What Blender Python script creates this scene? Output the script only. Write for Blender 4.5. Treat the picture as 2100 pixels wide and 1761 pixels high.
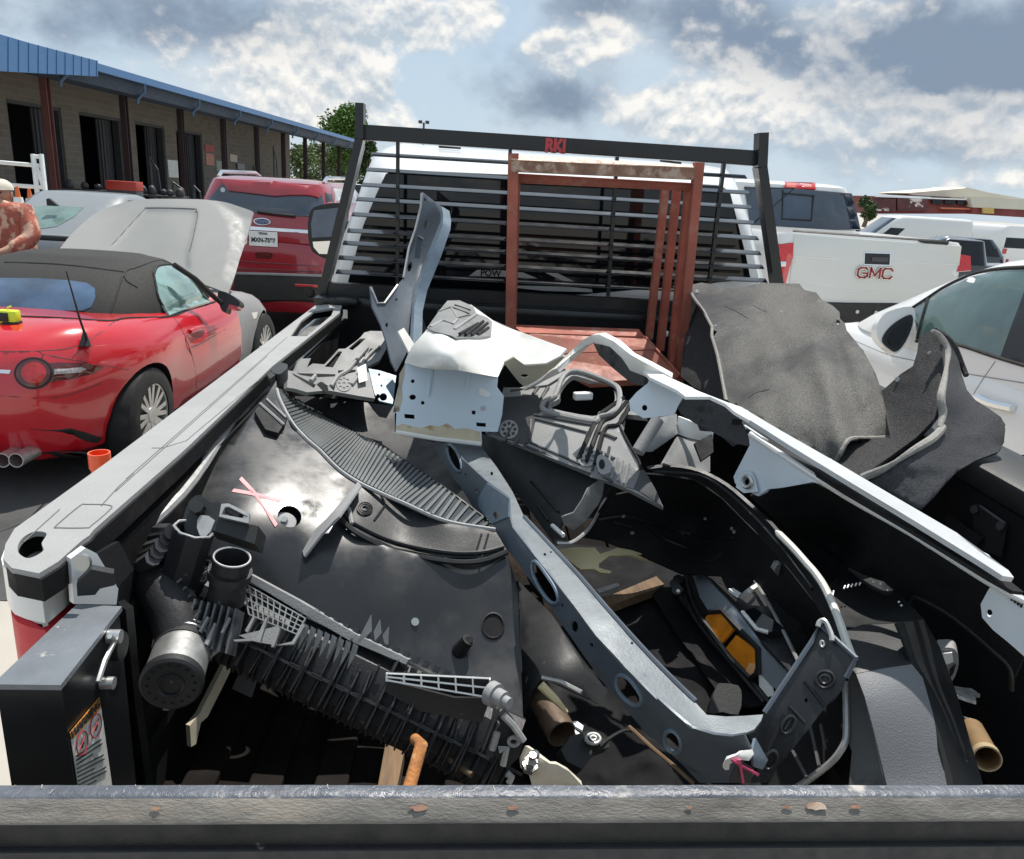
import bpy, bmesh, math, random
import numpy as np
from mathutils import Vector, Matrix, noise as mnoise
from mathutils.geometry import delaunay_2d_cdt
from mathutils.bvhtree import BVHTree
random.seed(7)
for o in list(bpy.data.objects): bpy.data.objects.remove(o)
SC = bpy.context.scene
COL = SC.collection
# ------------------------------------------------------------------ camera
VW, VH, FPX = 2100.0, 1761.0, 1600.0
def _cam(pitch=17.1, roll=3.6, yaw=3.3):
    p, r, y = [math.radians(a) for a in (pitch, roll, yaw)]
    fwd = np.array([math.sin(y)*math.cos(p), math.cos(y)*math.cos(p), -math.sin(p)])
    r0 = np.array([math.cos(y), -math.sin(y), 0.0]); u0 = np.cross(r0, fwd)
    return fwd, math.cos(r)*r0+math.sin(r)*u0, -math.sin(r)*r0+math.cos(r)*u0
CF, CR, CU = _cam()
CP = np.array([0.0, 0.0, 1.87])
cd = bpy.data.cameras.new('camera'); cam = bpy.data.objects.new('camera', cd); COL.objects.link(cam)
cd.sensor_width = 36; cd.lens = 36*FPX/VW; cd.clip_start = 0.05; cd.clip_end = 3000
m = Matrix([[CR[i], CU[i], -CF[i], CP[i]] for i in range(3)]+[[0, 0, 0, 1]])
cam.matrix_world = m; SC.camera = cam
# ------------------------------------------------------------------ light
SUN_AZ, SUN_EL = 22.0, 66.0          # azimuth from +Y towards +X (negative: to the left), elevation
az, el = math.radians(SUN_AZ), math.radians(SUN_EL)
SUND = Vector((math.sin(az)*math.cos(el), math.cos(az)*math.cos(el), math.sin(el)))
sl = bpy.data.lights.new('sun', 'SUN'); so = bpy.data.objects.new('sun', sl); COL.objects.link(so)
sl.energy = 4.0; sl.angle = math.radians(0.5); sl.color = (1, 0.95, 0.88)
so.rotation_euler = SUND.to_track_quat('Z', 'Y').to_euler()
SC.view_settings.view_transform = 'Standard'; SC.view_settings.look = 'None'
SC.view_settings.exposure = 0.42; SC.view_settings.gamma = 1.0
wd = bpy.data.worlds.new('World'); SC.world = wd; wd.use_nodes = True
def build_sky():
    nt = wd.node_tree; N = nt.nodes; L = nt.links; N.clear()
    out = N.new('ShaderNodeOutputWorld'); bg = N.new('ShaderNodeBackground'); bg.inputs[1].default_value = 0.105
    sky = N.new('ShaderNodeTexSky'); sky.sky_type = 'NISHITA'; sky.sun_disc = False
    sky.sun_elevation = el; sky.sun_rotation = az; sky.air_density = 1.1; sky.dust_density = 0.6
    tc = N.new('ShaderNodeTexCoord')
    def num(v):
        return v
    def MA(op, a, b=None, c=None, clamp=False):
        n = N.new('ShaderNodeMath'); n.operation = op; n.use_clamp = clamp
        for i, v in enumerate((a, b, c)):
            if v is None: continue
            if isinstance(v, (int, float)): n.inputs[i].default_value = v
            else: L.new(v, n.inputs[i])
        return n.outputs[0]
    def MR(v, a, b, c=0, d=1):
        n = N.new('ShaderNodeMapRange'); n.interpolation_type = 'SMOOTHSTEP'
        L.new(v, n.inputs[0])
        for i, q in enumerate((a, b, c, d)): n.inputs[i+1].default_value = q
        return n.outputs[0]
    sep = N.new('ShaderNodeSeparateXYZ'); L.new(tc.outputs['Generated'], sep.inputs[0])
    azm = MA('ARCTAN2', sep.outputs[0], sep.outputs[1]); elv = MA('ARCSINE', sep.outputs[2])
    def noise(loc, scale, zs, detail=9, rough=0.55, warp=0.0):
        mp = N.new('ShaderNodeMapping'); mp.inputs['Location'].default_value = loc
        mp.inputs['Scale'].default_value = (1, 1, zs); L.new(tc.outputs['Generated'], mp.inputs[0])
        n = N.new('ShaderNodeTexNoise'); n.inputs['Scale'].default_value = scale; n.inputs['Detail'].default_value = detail
        n.inputs['Roughness'].default_value = rough; n.inputs['Distortion'].default_value = warp
        L.new(mp.outputs[0], n.inputs[0]); return n.outputs[0]
    def blob(v, ra, re):
        d = ray(v); d = d/np.linalg.norm(d); a0 = math.atan2(d[0], d[1]); e0 = math.asin(d[2])
        k = FPX
        dx = MA('MULTIPLY', MA('SUBTRACT', azm, a0), k/ra); dy = MA('MULTIPLY', MA('SUBTRACT', elv, e0), k/re)
        r = MA('SQRT', MA('ADD', MA('MULTIPLY', dx, dx), MA('MULTIPLY', dy, dy)))
        return MR(r, 0.0, 1.3, 1.0, 0.0)
    wn = N.new('ShaderNodeTexNoise'); wn.inputs['Scale'].default_value = 9; wn.inputs['Detail'].default_value = 3; L.new(tc.outputs['Generated'], wn.inputs[0])
    wsub = N.new('ShaderNodeVectorMath'); wsub.operation = 'SUBTRACT'; L.new(wn.outputs['Color'], wsub.inputs[0]); wsub.inputs[1].default_value = (.5, .5, .5)
    wmul = N.new('ShaderNodeVectorMath'); wmul.operation = 'MULTIPLY_ADD'; L.new(wsub.outputs[0], wmul.inputs[0]); wmul.inputs[1].default_value = (.05, .05, .05); L.new(tc.outputs['Generated'], wmul.inputs[2])
    def fields(dz):
        # fbm mass plus billows (inverted cell distance), sampled at an offset in elevation for relief lighting
        a = noise((1.3, .4, 2.1+dz), 7.5, 1.35, 8, 0.60, 0.15)
        mp = N.new('ShaderNodeMapping'); mp.inputs['Location'].default_value = (.2, .7, dz); mp.inputs['Scale'].default_value = (1, 1, 1.3); L.new(wmul.outputs[0], mp.inputs[0])
        v = N.new('ShaderNodeTexVoronoi'); v.feature = 'F1'; v.inputs['Scale'].default_value = 15; v.inputs['Detail'].default_value = 2.6; v.inputs['Roughness'].default_value = .55; v.inputs['Lacunarity'].default_value = 2.2; v.normalize = True; L.new(mp.outputs[0], v.inputs[0])
        return MA('ADD', MA('MULTIPLY', a, .70), MA('MULTIPLY', MA('SUBTRACT', .75, v.outputs['Distance']), .42))
    soft = noise((7.7, 2.2, 5.1), 4.2, 1.6, 6, 0.5, 0.3)
    n0 = fields(0.0); n1 = fields(0.014)
    big = noise((4.2, 1.7, .3), 2.2, 2.6, 4, 0.5)
    def addall(l):
        s = l[0]
        for q in l[1:]: s = MA('ADD', s, q)
        return s
    bright = addall([MA('MULTIPLY', blob(v, a, b), w) for v, a, b, w in (
        ((1340, 238), 150, 60, .24), ((1740, 235), 420, 62, .26), ((1990, 255), 200, 40, .18), ((1560, 130), 300, 120, .16), ((1150, 110), 75, 40, .26), ((1250, 75), 60, 35, .2),
        ((690, 80), 190, 110, .26), ((860, 40), 150, 80, .2), ((640, 200), 330, 70, .13), ((985, 15), 60, 30, .24), ((1900, 330), 450, 60, .10), ((300, 330), 300, 40, .05),
        ((1730, 40), 150, 40, .2))])
    dark = addall([MA('MULTIPLY', blob(v, a, b), w) for v, a, b, w in (
        ((1960, 130), 360, 130, 1.1), ((1640, 110), 260, 90, .35), ((1560, 330), 420, 50, .25), ((1480, 45), 150, 90, .75), ((1230, 0), 170, 60, .5), ((470, 45), 330, 75, .55), ((1120, 190), 220, 80, .35), ((60, 40), 240, 60, .4), ((1950, 300), 420, 40, .35), ((1150, 215), 120, 40, .3))])
    dens = MA('ADD', MA('ADD', n0, bright), MA('MULTIPLY', MA('SUBTRACT', big, .5), .35))
    cum = MR(dens, .585, .71)                        # bright cumulus cover
    lit = MA('MULTIPLY', MA('SUBTRACT', n0, n1), 10.0)
    lit = MA('ADD', MA('ADD', lit, MA('MULTIPLY', MA('SUBTRACT', soft, .5), 1.2)), .52, None, True)
    dk = MR(MA('ADD', MA('MULTIPLY', dark, .80), MA('MULTIPLY', MA('SUBTRACT', n0, .5), 1.5)), .06, .60)
    haze = MR(elv, 0.0, .30, 1.0, 0.0)
    def mix(f, a, b):
        n = N.new('ShaderNodeMix'); n.data_type = 'RGBA'
        if isinstance(f, float): n.inputs[0].default_value = f
        else: L.new(f, n.inputs[0])
        for s, v in ((6, a), (7, b)):
            if isinstance(v, tuple): n.inputs[s].default_value = v+(1,)
            else: L.new(v, n.inputs[s])
        return n.outputs[2]
    base = mix(.88, sky.outputs[0], (3.5, 4.5, 5.5))
    veil = mix(MR(soft, .34, .66, .0, .85), base, (4.5, 5.1, 5.65))
    hz = mix(MA('MULTIPLY', haze, .30), veil, (5.0, 5.7, 6.2))
    dkc = mix(MA('MULTIPLY', dk, .92), hz, (1.55, 2.05, 2.8))
    ccol = mix(lit, (3.7, 4.2, 4.7), (7.6, 7.3, 6.8))
    fin = mix(MA('MULTIPLY', MA('MULTIPLY', cum, .88), MA('SUBTRACT', 1.0, MA('MULTIPLY', MA('MINIMUM', dark, 1.0), .55))), dkc, ccol)
    # upper sky (only seen in reflections) keeps the plain mix
    L.new(fin, bg.inputs[0]); L.new(bg.outputs[0], out.inputs[0])
# ------------------------------------------------------------------ projection helpers (pixel -> ray -> point on a real plane)
def ray(v): return CF+CR*(v[0]-VW/2)/FPX-CU*(v[1]-VH/2)/FPX
def depth_of(v, mode, val):
    r = ray(v)
    if mode == 'd': return val
    i = 'xyz'.index(mode)
    return (val-CP[i])/r[i]
def P3(v, mode, val): return Vector(CP+ray(v)*depth_of(v, mode, val))
def PD(v, d): return Vector(CP+ray(v)*d)
def proj(p):
    q = np.array(p)-CP; d = q@CF
    return (VW/2+FPX*(q@CR)/d, VH/2-FPX*(q@CU)/d)
def crop(x0, y0, s):
    def f(*pts):
        return [((p[0]/s+x0)/1.226667, (p[1]/s+y0)/1.226667)+tuple(p[2:]) for p in pts]
    return f
A = crop(0, 0, 2.3167); B = crop(800, 200, 1.75); Cc = crop(1700, 350, 2.348); D = crop(0, 600, 2.2011)
Ec = crop(650, 700, 2.33333); Fc = crop(1400, 800, 1.7857); G = crop(0, 1300, 2.0478); H = crop(850, 1300, 2.0478); I = crop(1650, 1400, 2.2678)
Kc = crop(650, 800, 5.25); Rc = crop(2176, 1060, 4.4025); Qc = crop(500, 1250, 4.4025)
def V(*pts): return list(pts)
build_sky()
# ------------------------------------------------------------------ materials
def mat(name, col, rough=.5, metal=0.0, coat=0.0, var=.12, vs=5.0, bump=0.0, bs=120.0, col2=None, th=.58, soft=.1, s2=6.0, spec=.5, det=6, rvar=.12, trans=0.0, emit=None, stretch=None):
    mt = bpy.data.materials.new(name); mt.use_nodes = True
    nt = mt.node_tree; N = nt.nodes; L = nt.links; b = N['Principled BSDF']
    b.inputs['Metallic'].default_value = metal; b.inputs['Specular IOR Level'].default_value = spec
    b.inputs['Coat Weight'].default_value = coat; b.inputs['Coat Roughness'].default_value = .04
    if trans: b.inputs['Transmission Weight'].default_value = trans
    tc = N.new('ShaderNodeTexCoord')
    src = tc.outputs['Object']
    if stretch:
        mp = N.new('ShaderNodeMapping'); mp.inputs['Scale'].default_value = stretch; L.new(src, mp.inputs[0]); src = mp.outputs[0]
    def noi(s, d=det):
        n = N.new('ShaderNodeTexNoise'); n.inputs['Scale'].default_value = s; n.inputs['Detail'].default_value = d
        n.inputs['Roughness'].default_value = .6; L.new(src, n.inputs[0]); return n.outputs[0]
    n1 = noi(vs)
    rp = N.new('ShaderNodeValToRGB'); L.new(n1, rp.inputs[0])
    rp.color_ramp.elements[0].position = .3; rp.color_ramp.elements[1].position = .7
    rp.color_ramp.elements[0].color = tuple(c*(1-var) for c in col)+(1,); rp.color_ramp.elements[1].color = tuple(min(1, c*(1+var)) for c in col)+(1,)
    c = rp.outputs[0]
    if col2:
        n2 = noi(s2, 10)
        mr = N.new('ShaderNodeMapRange'); L.new(n2, mr.inputs[0]); mr.inputs[1].default_value = th; mr.inputs[2].default_value = th+soft
        mx = N.new('ShaderNodeMix'); mx.data_type = 'RGBA'; L.new(mr.outputs[0], mx.inputs[0]); L.new(c, mx.inputs[6]); mx.inputs[7].default_value = col2+(1,)
        c = mx.outputs[2]
    L.new(c, b.inputs['Base Color'])
    mr = N.new('ShaderNodeMapRange'); L.new(noi(vs*2.7), mr.inputs[0]); mr.inputs[1].default_value = .3; mr.inputs[2].default_value = .7
    mr.inputs[3].default_value = max(.02, rough-rvar*rough*2); mr.inputs[4].default_value = min(1, rough+rvar*rough*2); L.new(mr.outputs[0], b.inputs['Roughness'])
    if bump:
        bp = N.new('ShaderNodeBump'); bp.inputs['Strength'].default_value = bump; bp.inputs['Distance'].default_value = .004
        L.new(noi(bs, 5), bp.inputs['Height']); L.new(bp.outputs[0], b.inputs['Normal'])
    if emit: b.inputs['Emission Color'].default_value = emit[0]+(1,); b.inputs['Emission Strength'].default_value = emit[1]
    return mt
M = {}
M['black_paint'] = mat('black_paint', (.008, .009, .010), .34, coat=.1, col2=(.07, .075, .08), th=.70, soft=.06, s2=26)
M['black_gloss'] = mat('black_gloss', (.012, .014, .018), .2, coat=.8, var=.2)
M['black_plastic'] = mat('black_plastic', (.011, .012, .013), .5, bump=.15, bs=260, col2=(.045, .047, .05), th=.62, soft=.2, s2=9)
M['dull_black'] = mat('dull_black', (.009, .009, .010), .7, bump=.2, bs=200, spec=.2)
M['grey_plastic'] = mat('grey_plastic', (.30, .30, .30), .6, bump=.3, bs=330, col2=(.2, .2, .2), th=.6, soft=.2, s2=8)
M['rail_plastic'] = mat('rail_plastic', (.31, .31, .305), .62, bump=.35, bs=420, col2=(.25, .25, .25), th=.6, soft=.15, s2=5)
M['white_paint'] = mat('white_paint', (.80, .80, .79), .25, coat=.6, var=.01, rvar=0)
M['old_white'] = mat('old_white', (.80, .79, .75), .38, coat=.25, var=.04, col2=(.52, .40, .22), th=.67, soft=.12, s2=11)
M['shaded_white'] = mat('shaded_white', (.60, .69, .76), .5, var=.05, col2=(.45, .36, .24), th=.68, soft=.14, s2=7)  # white plate, bluish shade put into the base colour, plus stain blotches
M['steel_blue'] = mat('steel_blue', (.16, .21, .26), .45, metal=.25, var=.25, vs=7, col2=(.30, .35, .40), th=.6, soft=.2, s2=18, bump=.15, bs=150)
M['steel_grey'] = mat('steel_grey', (.10, .12, .145), .48, metal=.2, var=.2, vs=6, bump=.1, bs=160)
M['rust_frame'] = mat('rust_frame', (.34, .095, .06), .6, var=.25, vs=9, col2=(.40, .21, .15), th=.56, soft=.15, s2=14, bump=.25, bs=120)
M['rust_dark'] = mat('rust_dark', (.27, .15, .10), .7, var=.4, vs=16, col2=(.48, .36, .28), th=.5, soft=.12, s2=26, bump=.4, bs=110)
M['rust_pipe'] = mat('rust_pipe', (.42, .17, .05), .85, var=.4, vs=30, col2=(.50, .30, .15), th=.58, soft=.1, s2=60, bump=.7, bs=180)
M['exhaust'] = mat('exhaust', (.11, .075, .05), .6, metal=.3, var=.4, vs=12, bump=.2)
M['felt'] = mat('felt', (.115, .112, .108), .95, var=.35, vs=160, col2=(.19, .185, .17), th=.5, soft=.2, s2=7, bump=.7, bs=300, spec=.15)
M['felt_dark'] = mat('felt_dark', (.048, .047, .048), .95, var=.5, vs=200, col2=(.10, .10, .095), th=.60, soft=.1, s2=170, bump=.8, bs=260, spec=.15)
M['felt_edge'] = mat('felt_edge', (.25, .24, .22), .95, var=.2, vs=90, bump=.5)
M['cream'] = mat('cream', (.66, .56, .33), .5, var=.12, vs=14, col2=(.35, .25, .12), th=.64, soft=.1)
M['paper'] = mat('paper', (.72, .68, .58), .8)
M['amber'] = mat('amber', (.78, .26, .02), .15, coat=.6, var=.2, vs=30)
M['silver_trim'] = mat('silver_trim', (.50, .57, .65), .3, metal=.6, var=.1)
M['alu'] = mat('alu', (.55, .55, .54), .38, metal=.8, var=.15, vs=18)
M['chrome'] = mat('chrome', (.8, .8, .8), .12, metal=1.0, var=.02)
M['bolt'] = mat('bolt', (.45, .45, .43), .35, metal=.9)
M['wood'] = mat('wood', (.16, .10, .055), .8, var=.4, vs=6, stretch=(10, 1, 10))
M['pink_paint'] = mat('pink_paint', (.85, .35, .36), .6)
M['magenta'] = mat('magenta', (.80, .10, .25), .6)
M['glass_dark'] = mat('glass_dark', (.006, .008, .010), .04, coat=.25, var=.3, spec=.35, rvar=0)
M['lamp_red'] = mat('lamp_red', (.62, .012, .03), .45)
M['groove'] = mat('groove', (.13, .13, .13), .8)
M['glass_green'] = mat('glass_green', (.06, .11, .10), .04, coat=1.0, var=.4, vs=2)
M['rubber'] = mat('rubber', (.014, .014, .014), .8, bump=.2)
M['red_paint'] = mat('red_paint', (.52, .008, .018), .22, coat=1.0, var=.01, rvar=0)
M['dark_red'] = mat('dark_red', (.30, .010, .020), .22, coat=1.0, var=.01, rvar=0)
M['red_lens'] = mat('red_lens', (.55, .01, .01), .1, coat=1.0, var=.3, vs=40)
M['lens_dark'] = mat('lens_dark', (.10, .008, .008), .08, coat=1.0, var=.4, vs=30)
M['canvas'] = mat('canvas', (.022, .021, .020), .85, var=.15, vs=60, bump=.3, bs=400)
M['silver_paint'] = mat('silver_paint', (.27, .27, .26), .6, var=.03, col2=(.25, .25, .24), th=.6, soft=.3, s2=2)
M['grey_paint'] = mat('grey_paint', (.05, .055, .06), .25, coat=.8, metal=.3)
M['block_wall'] = None
M['cone'] = mat('cone', (.75, .16, .04), .5)
M['lime'] = mat('lime', (.62, .78, .03), .4)
M['orange_red'] = mat('orange_red', (.80, .09, .02), .35, coat=.4)
# ------------------------------------------------------------------ object helpers
def thing(name, label, cat, loc=(0, 0, 0), rot=0.0, group=None, scale=1.0):
    o = bpy.data.objects.new(name, None); COL.objects.link(o); o.empty_display_size = .1
    o.location = loc; o.rotation_euler = (0, 0, rot); o.scale = (scale,)*3
    o['label'] = label; o['category'] = cat
    if group: o['group'] = group
    mm = Matrix.Translation(Vector(loc)) @ Matrix.Rotation(rot, 4, 'Z') @ Matrix.Scale(scale, 4)
    MATS[o.name] = mm
    return o
MATS = {}
def wmat(o):
    return MATS.get(o.name, Matrix())
def new_obj(name, me, mt=None, parent=None, local=False):
    o = bpy.data.objects.new(name, me); COL.objects.link(o)
    if mt is not None:
        if me.materials: me.materials.clear()
        me.materials.append(M[mt] if isinstance(mt, str) else mt)
    if parent is not None:
        o.parent = parent
        if local: MATS[o.name] = wmat(parent)
        else:
            o.matrix_parent_inverse = wmat(parent).inverted(); MATS[o.name] = Matrix()
    return o
def tag(o, label=None, cat=None, group=None, kind=None):
    for k, v in (('label', label), ('category', cat), ('group', group), ('kind', kind)):
        if v: o[k] = v
    return o
def fin(bm, name, mt, parent=None, local=False, smooth=None, normals=True):
    if normals: bmesh.ops.recalc_face_normals(bm, faces=bm.faces)
    me = bpy.data.meshes.new(name); bm.to_mesh(me); bm.free()
    if smooth:
        me.shade_smooth(); me.set_sharp_from_angle(angle=math.radians(smooth))
    return new_obj(name, me, mt, parent, local)
def bm_box(bm, c, s, rot=None, bev=0.0):
    r = bmesh.ops.create_cube(bm, size=1.0); vs = r['verts']
    for v in vs: v.co = Vector((v.co.x*s[0], v.co.y*s[1], v.co.z*s[2]))
    if bev > 0:
        es = list({e for v in vs for e in v.link_edges})
        rb = bmesh.ops.bevel(bm, geom=es, offset=bev, segments=2, affect='EDGES', profile=.5)
        vs = list({v for f in rb['faces'] for v in f.verts} | {v for v in vs if v.is_valid})
        # collect every vertex connected
        seen = set(vs); st = list(vs)
        while st:
            q = st.pop()
            for e in q.link_edges:
                w = e.other_vert(q)
                if w not in seen: seen.add(w); st.append(w)
        vs = list(seen)
    mm = Matrix.Translation(Vector(c)) @ (rot.to_4x4() if rot is not None else Matrix())
    for v in vs: v.co = mm @ v.co
    return vs
def box(name, c, s, mt, parent=None, rot=None, bev=0.0, local=False):
    bm = bmesh.new(); bm_box(bm, c, s, rot, bev); return fin(bm, name, mt, parent, local, smooth=35 if bev else None)
def quad_slab(bm, q, t):
    """solid plate from a 3-D quad (or polygon), thickness vector t"""
    t = Vector(t); a = [bm.verts.new(Vector(p)) for p in q]; b = [bm.verts.new(Vector(p)+t) for p in q]
    n = len(q); bm.faces.new(a); bm.faces.new(b[::-1])
    for i in range(n): bm.faces.new((a[i], b[i], b[(i+1) % n], a[(i+1) % n]))
def catmull(pts, closed=True, k=5):
    n = len(pts); out = []
    P = [np.array(p, float) for p in pts]
    rng = range(n) if closed else range(n-1)
    for i in rng:
        p0, p1, p2, p3 = (P[(i-1) % n], P[i], P[(i+1) % n], P[(i+2) % n]) if closed else (P[max(i-1, 0)], P[i], P[i+1], P[min(i+2, n-1)])
        for j in range(k):
            t = j/k
            out.append(.5*((2*p1)+(-p0+p2)*t+(2*p0-5*p1+4*p2-p3)*t*t+(-p0+3*p1-3*p2+p3)*t**3))
    if not closed: out.append(P[-1])
    return [tuple(o) for o in out]
def inside(p, poly):
    x, y = p; c = False; j = len(poly)-1
    for i in range(len(poly)):
        xi, yi = poly[i][:2]; xj, yj = poly[j][:2]
        if (yi > y) != (yj > y) and x < (xj-xi)*(y-yi)/(yj-yi+1e-12)+xi: c = not c
        j = i
    return c
class Field:
    """smooth depth surface through control pixels (thin-plate spline in inverse depth: planes stay planes)"""
    def __init__(s, ctrl, lam=0.0):
        X = np.array([[c[0], c[1]] for c in ctrl])/500.0
        y = np.array([1/depth_of(c, c[2], c[3]) for c in ctrl]); n = len(X)
        s.X = X
        if n == 3:
            s.w = np.zeros(3); s.a = np.linalg.solve(np.c_[np.ones(3), X], y); return
        K = s.k(np.linalg.norm(X[:, None]-X[None], axis=2))+lam*np.eye(n)
        Pm = np.c_[np.ones(n), X]; Am = np.block([[K, Pm], [Pm.T, np.zeros((3, 3))]])
        sol = np.linalg.solve(Am, np.r_[y, 0, 0, 0]); s.w = sol[:n]; s.a = sol[n:]
    def k(s, r): return np.where(r > 1e-9, r*r*np.log(r+1e-12), 0.0)
    def depth(s, v):
        x = np.array(v[:2])/500.0; r = np.linalg.norm(s.X-x, axis=1)
        return 1.0/max(.02, float(s.k(r)@s.w+s.a[0]+s.a[1:]@x))
    def p(s, v, off=0.0):
        r = ray(v); d = s.depth(v); return Vector(CP+r*(d-off))
def triangulate(outline, holes=(), g=25.0):
    vs = []; es = []
    for poly in [outline]+list(holes):
        b = len(vs); n = len(poly); vs += [Vector(p[:2]) for p in poly]; es += [(b+i, b+(i+1) % n) for i in range(n)]
    xs = [p[0] for p in outline]; ys = [p[1] for p in outline]
    bd = np.array([v[:] for v in vs])
    y = min(ys)+g*.5; row = 0
    while y < max(ys):
        x = min(xs)+g*(.5 if row % 2 else 0)
        while x < max(xs):
            if inside((x, y), outline) and not any(inside((x, y), h) for h in holes) and np.min(np.hypot(bd[:, 0]-x, bd[:, 1]-y)) > g*.45: vs.append(Vector((x, y)))
            x += g
        y += g*.87; row += 1
    r = delaunay_2d_cdt(vs, es, [], 0, 1e-4)
    vo, fo = r[0], r[2]; tr = []
    for f in fo:
        c = (sum(vo[i][0] for i in f)/len(f), sum(vo[i][1] for i in f)/len(f))
        if inside(c, outline) and not any(inside(c, h) for h in holes): tr.append(f)
    return vo, tr
def solid_from(bm_pts, tris, thick, toward=None):
    """front faces + back faces offset along vertex normals + rim: one closed solid"""
    bm = bmesh.new(); vs = [bm.verts.new(p) for p in bm_pts]
    for f in tris:
        try: bm.faces.new([vs[i] for i in f])
        except ValueError: pass
    for v in list(bm.verts):
        if not v.link_faces: bm.verts.remove(v)
    bm.normal_update()
    eye = Vector(CP) if toward is None else toward
    s = sum(f.normal.dot(eye-f.calc_center_median())*f.calc_area() for f in bm.faces)
    if s < 0: bmesh.ops.reverse_faces(bm, faces=bm.faces)
    bm.normal_update(); bm.verts.index_update()
    fr = list(bm.faces); bound = [e for e in bm.edges if e.is_boundary]
    back = {v: bm.verts.new(v.co-v.normal*thick) for v in list(bm.verts)}
    for f in fr: bm.faces.new([back[v] for v in reversed(f.verts)])
    for e in bound:
        f = e.link_faces[0]; a, b = e.verts
        # orientation
        lv = list(f.verts); i = lv.index(a)
        if lv[(i+1) % len(lv)] is b: a, b = b, a
        bm.faces.new((a, b, back[b], back[a]))
    return bm
def sheet(name, outline, ctrl, mt, thick=.003, parent=None, holes=(), g=25.0, off=0.0, rel=None, smooth=False, k=5, ang=38):
    fld = ctrl if isinstance(ctrl, Field) else Field(ctrl)
    if smooth: outline = catmull(outline, True, k)
    vo, tr = triangulate(outline, holes, g)
    pts = [fld.p(v, off+(rel(v[0], v[1]) if rel else 0.0)) for v in vo]
    bm = solid_from(pts, tr, thick)
    return fin(bm, name, mt, parent, smooth=ang, normals=False)
def circ(c, rx, ry=None, n=14, rot=0.0):
    ry = ry or rx; cr, sr = math.cos(rot), math.sin(rot)
    return [(c[0]+rx*math.cos(t)*cr-ry*math.sin(t)*sr, c[1]+rx*math.cos(t)*sr+ry*math.sin(t)*cr) for t in [2*math.pi*i/n for i in range(n)]]
def bm_tube(bm, path, r, n=8, cap=True, closed=False):
    path = [Vector(p) for p in path]; N_ = len(path)
    rr = [float(q) for q in np.interp(np.linspace(0, 1, N_), np.linspace(0, 1, len(r)), r)] if isinstance(r, (list, tuple)) else [r]*N_
    rings = []; up = None
    for i, p in enumerate(path):
        t = (path[(i+1) % N_]-path[i-1]) if closed else (path[min(i+1, N_-1)]-path[max(i-1, 0)])
        if t.length < 1e-9: t = Vector((0, 0, 1))
        t.normalize()
        if up is None: up = t.orthogonal().normalized()
        up = (up-t*up.dot(t))
        if up.length < 1e-6: up = t.orthogonal()
        up.normalize(); s = t.cross(up)
        rings.append([bm.verts.new(p+(up*math.cos(a)+s*math.sin(a))*rr[i]) for a in [2*math.pi*j/n for j in range(n)]])
    for i in range(N_ if closed else N_-1):
        a, b = rings[i], rings[(i+1) % N_]
        for j in range(n): bm.faces.new((a[j], a[(j+1) % n], b[(j+1) % n], b[j]))
    if cap and not closed: bm.faces.new(rings[0][::-1]); bm.faces.new(rings[-1])
def tube(name, path, r, mt, parent=None, n=8, local=False, smoothpath=0, closed=False):
    if smoothpath: path = catmull([tuple(p) for p in path], closed, smoothpath)
    bm = bmesh.new(); bm_tube(bm, path, r, n, True, closed); return fin(bm, name, mt, parent, local, smooth=40)
def bm_bar(bm, a, b, w, h, up=(0, 0, 1)):
    """rectangular bar a->b, width w (sideways) height h (along up)"""
    a, b = Vector(a), Vector(b); t = (b-a).normalized(); up = Vector(up); up = (up-t*up.dot(t)).normalized(); s = t.cross(up)
    q = [a+s*x*w/2+up*y*h/2 for x, y in ((-1, -1), (1, -1), (1, 1), (-1, 1))]
    quad_slab(bm, q, b-a)
def bar(name, a, b, w, h, mt, parent=None, up=(0, 0, 1), bev=0.0):
    bm = bmesh.new(); bm_bar(bm, a, b, w, h, up)
    if bev: bmesh.ops.bevel(bm, geom=list(bm.edges), offset=bev, segments=2, affect='EDGES')
    return fin(bm, name, mt, parent, smooth=35 if bev else None)
def ring_pipe(name, a, b, r, t, mt, parent=None, n=20):
    """open pipe a->b, outer radius r, wall t"""
    a, b = Vector(a), Vector(b); ax = (b-a).normalized(); u = ax.orthogonal().normalized(); w = ax.cross(u); bm = bmesh.new(); R = []
    for p, q in ((a, r), (b, r), (b, r-t), (a, r-t)): R.append([bm.verts.new(p+(u*math.cos(x)+w*math.sin(x))*q) for x in [2*math.pi*j/n for j in range(n)]])
    for i in range(4):
        for j in range(n): bm.faces.new((R[i][j], R[i][(j+1) % n], R[(i+1) % 4][(j+1) % n], R[(i+1) % 4][j]))
    return fin(bm, name, mt, parent, smooth=40)
def disc(bm, c, ax, r, h, n=16):
    c, ax = Vector(c), Vector(ax).normalized(); bm_tube(bm, [c, c+ax*h], r, n)
def text_mesh(txt, size, depth=.002, shear=0.0, bold=0.0, space=1.0):
    cu = bpy.data.curves.new('lettering', 'FONT'); cu.body = txt; cu.size = size; cu.extrude = depth; cu.align_x = 'CENTER'; cu.align_y = 'CENTER'; cu.shear = shear; cu.offset = bold; cu.space_character = space
    to = bpy.data.objects.new('lettering', cu); COL.objects.link(to); bpy.context.view_layer.update()
    me = bpy.data.meshes.new_from_object(to.evaluated_get(bpy.context.evaluated_depsgraph_get())); bpy.data.objects.remove(to); bpy.data.curves.remove(cu); return me
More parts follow.
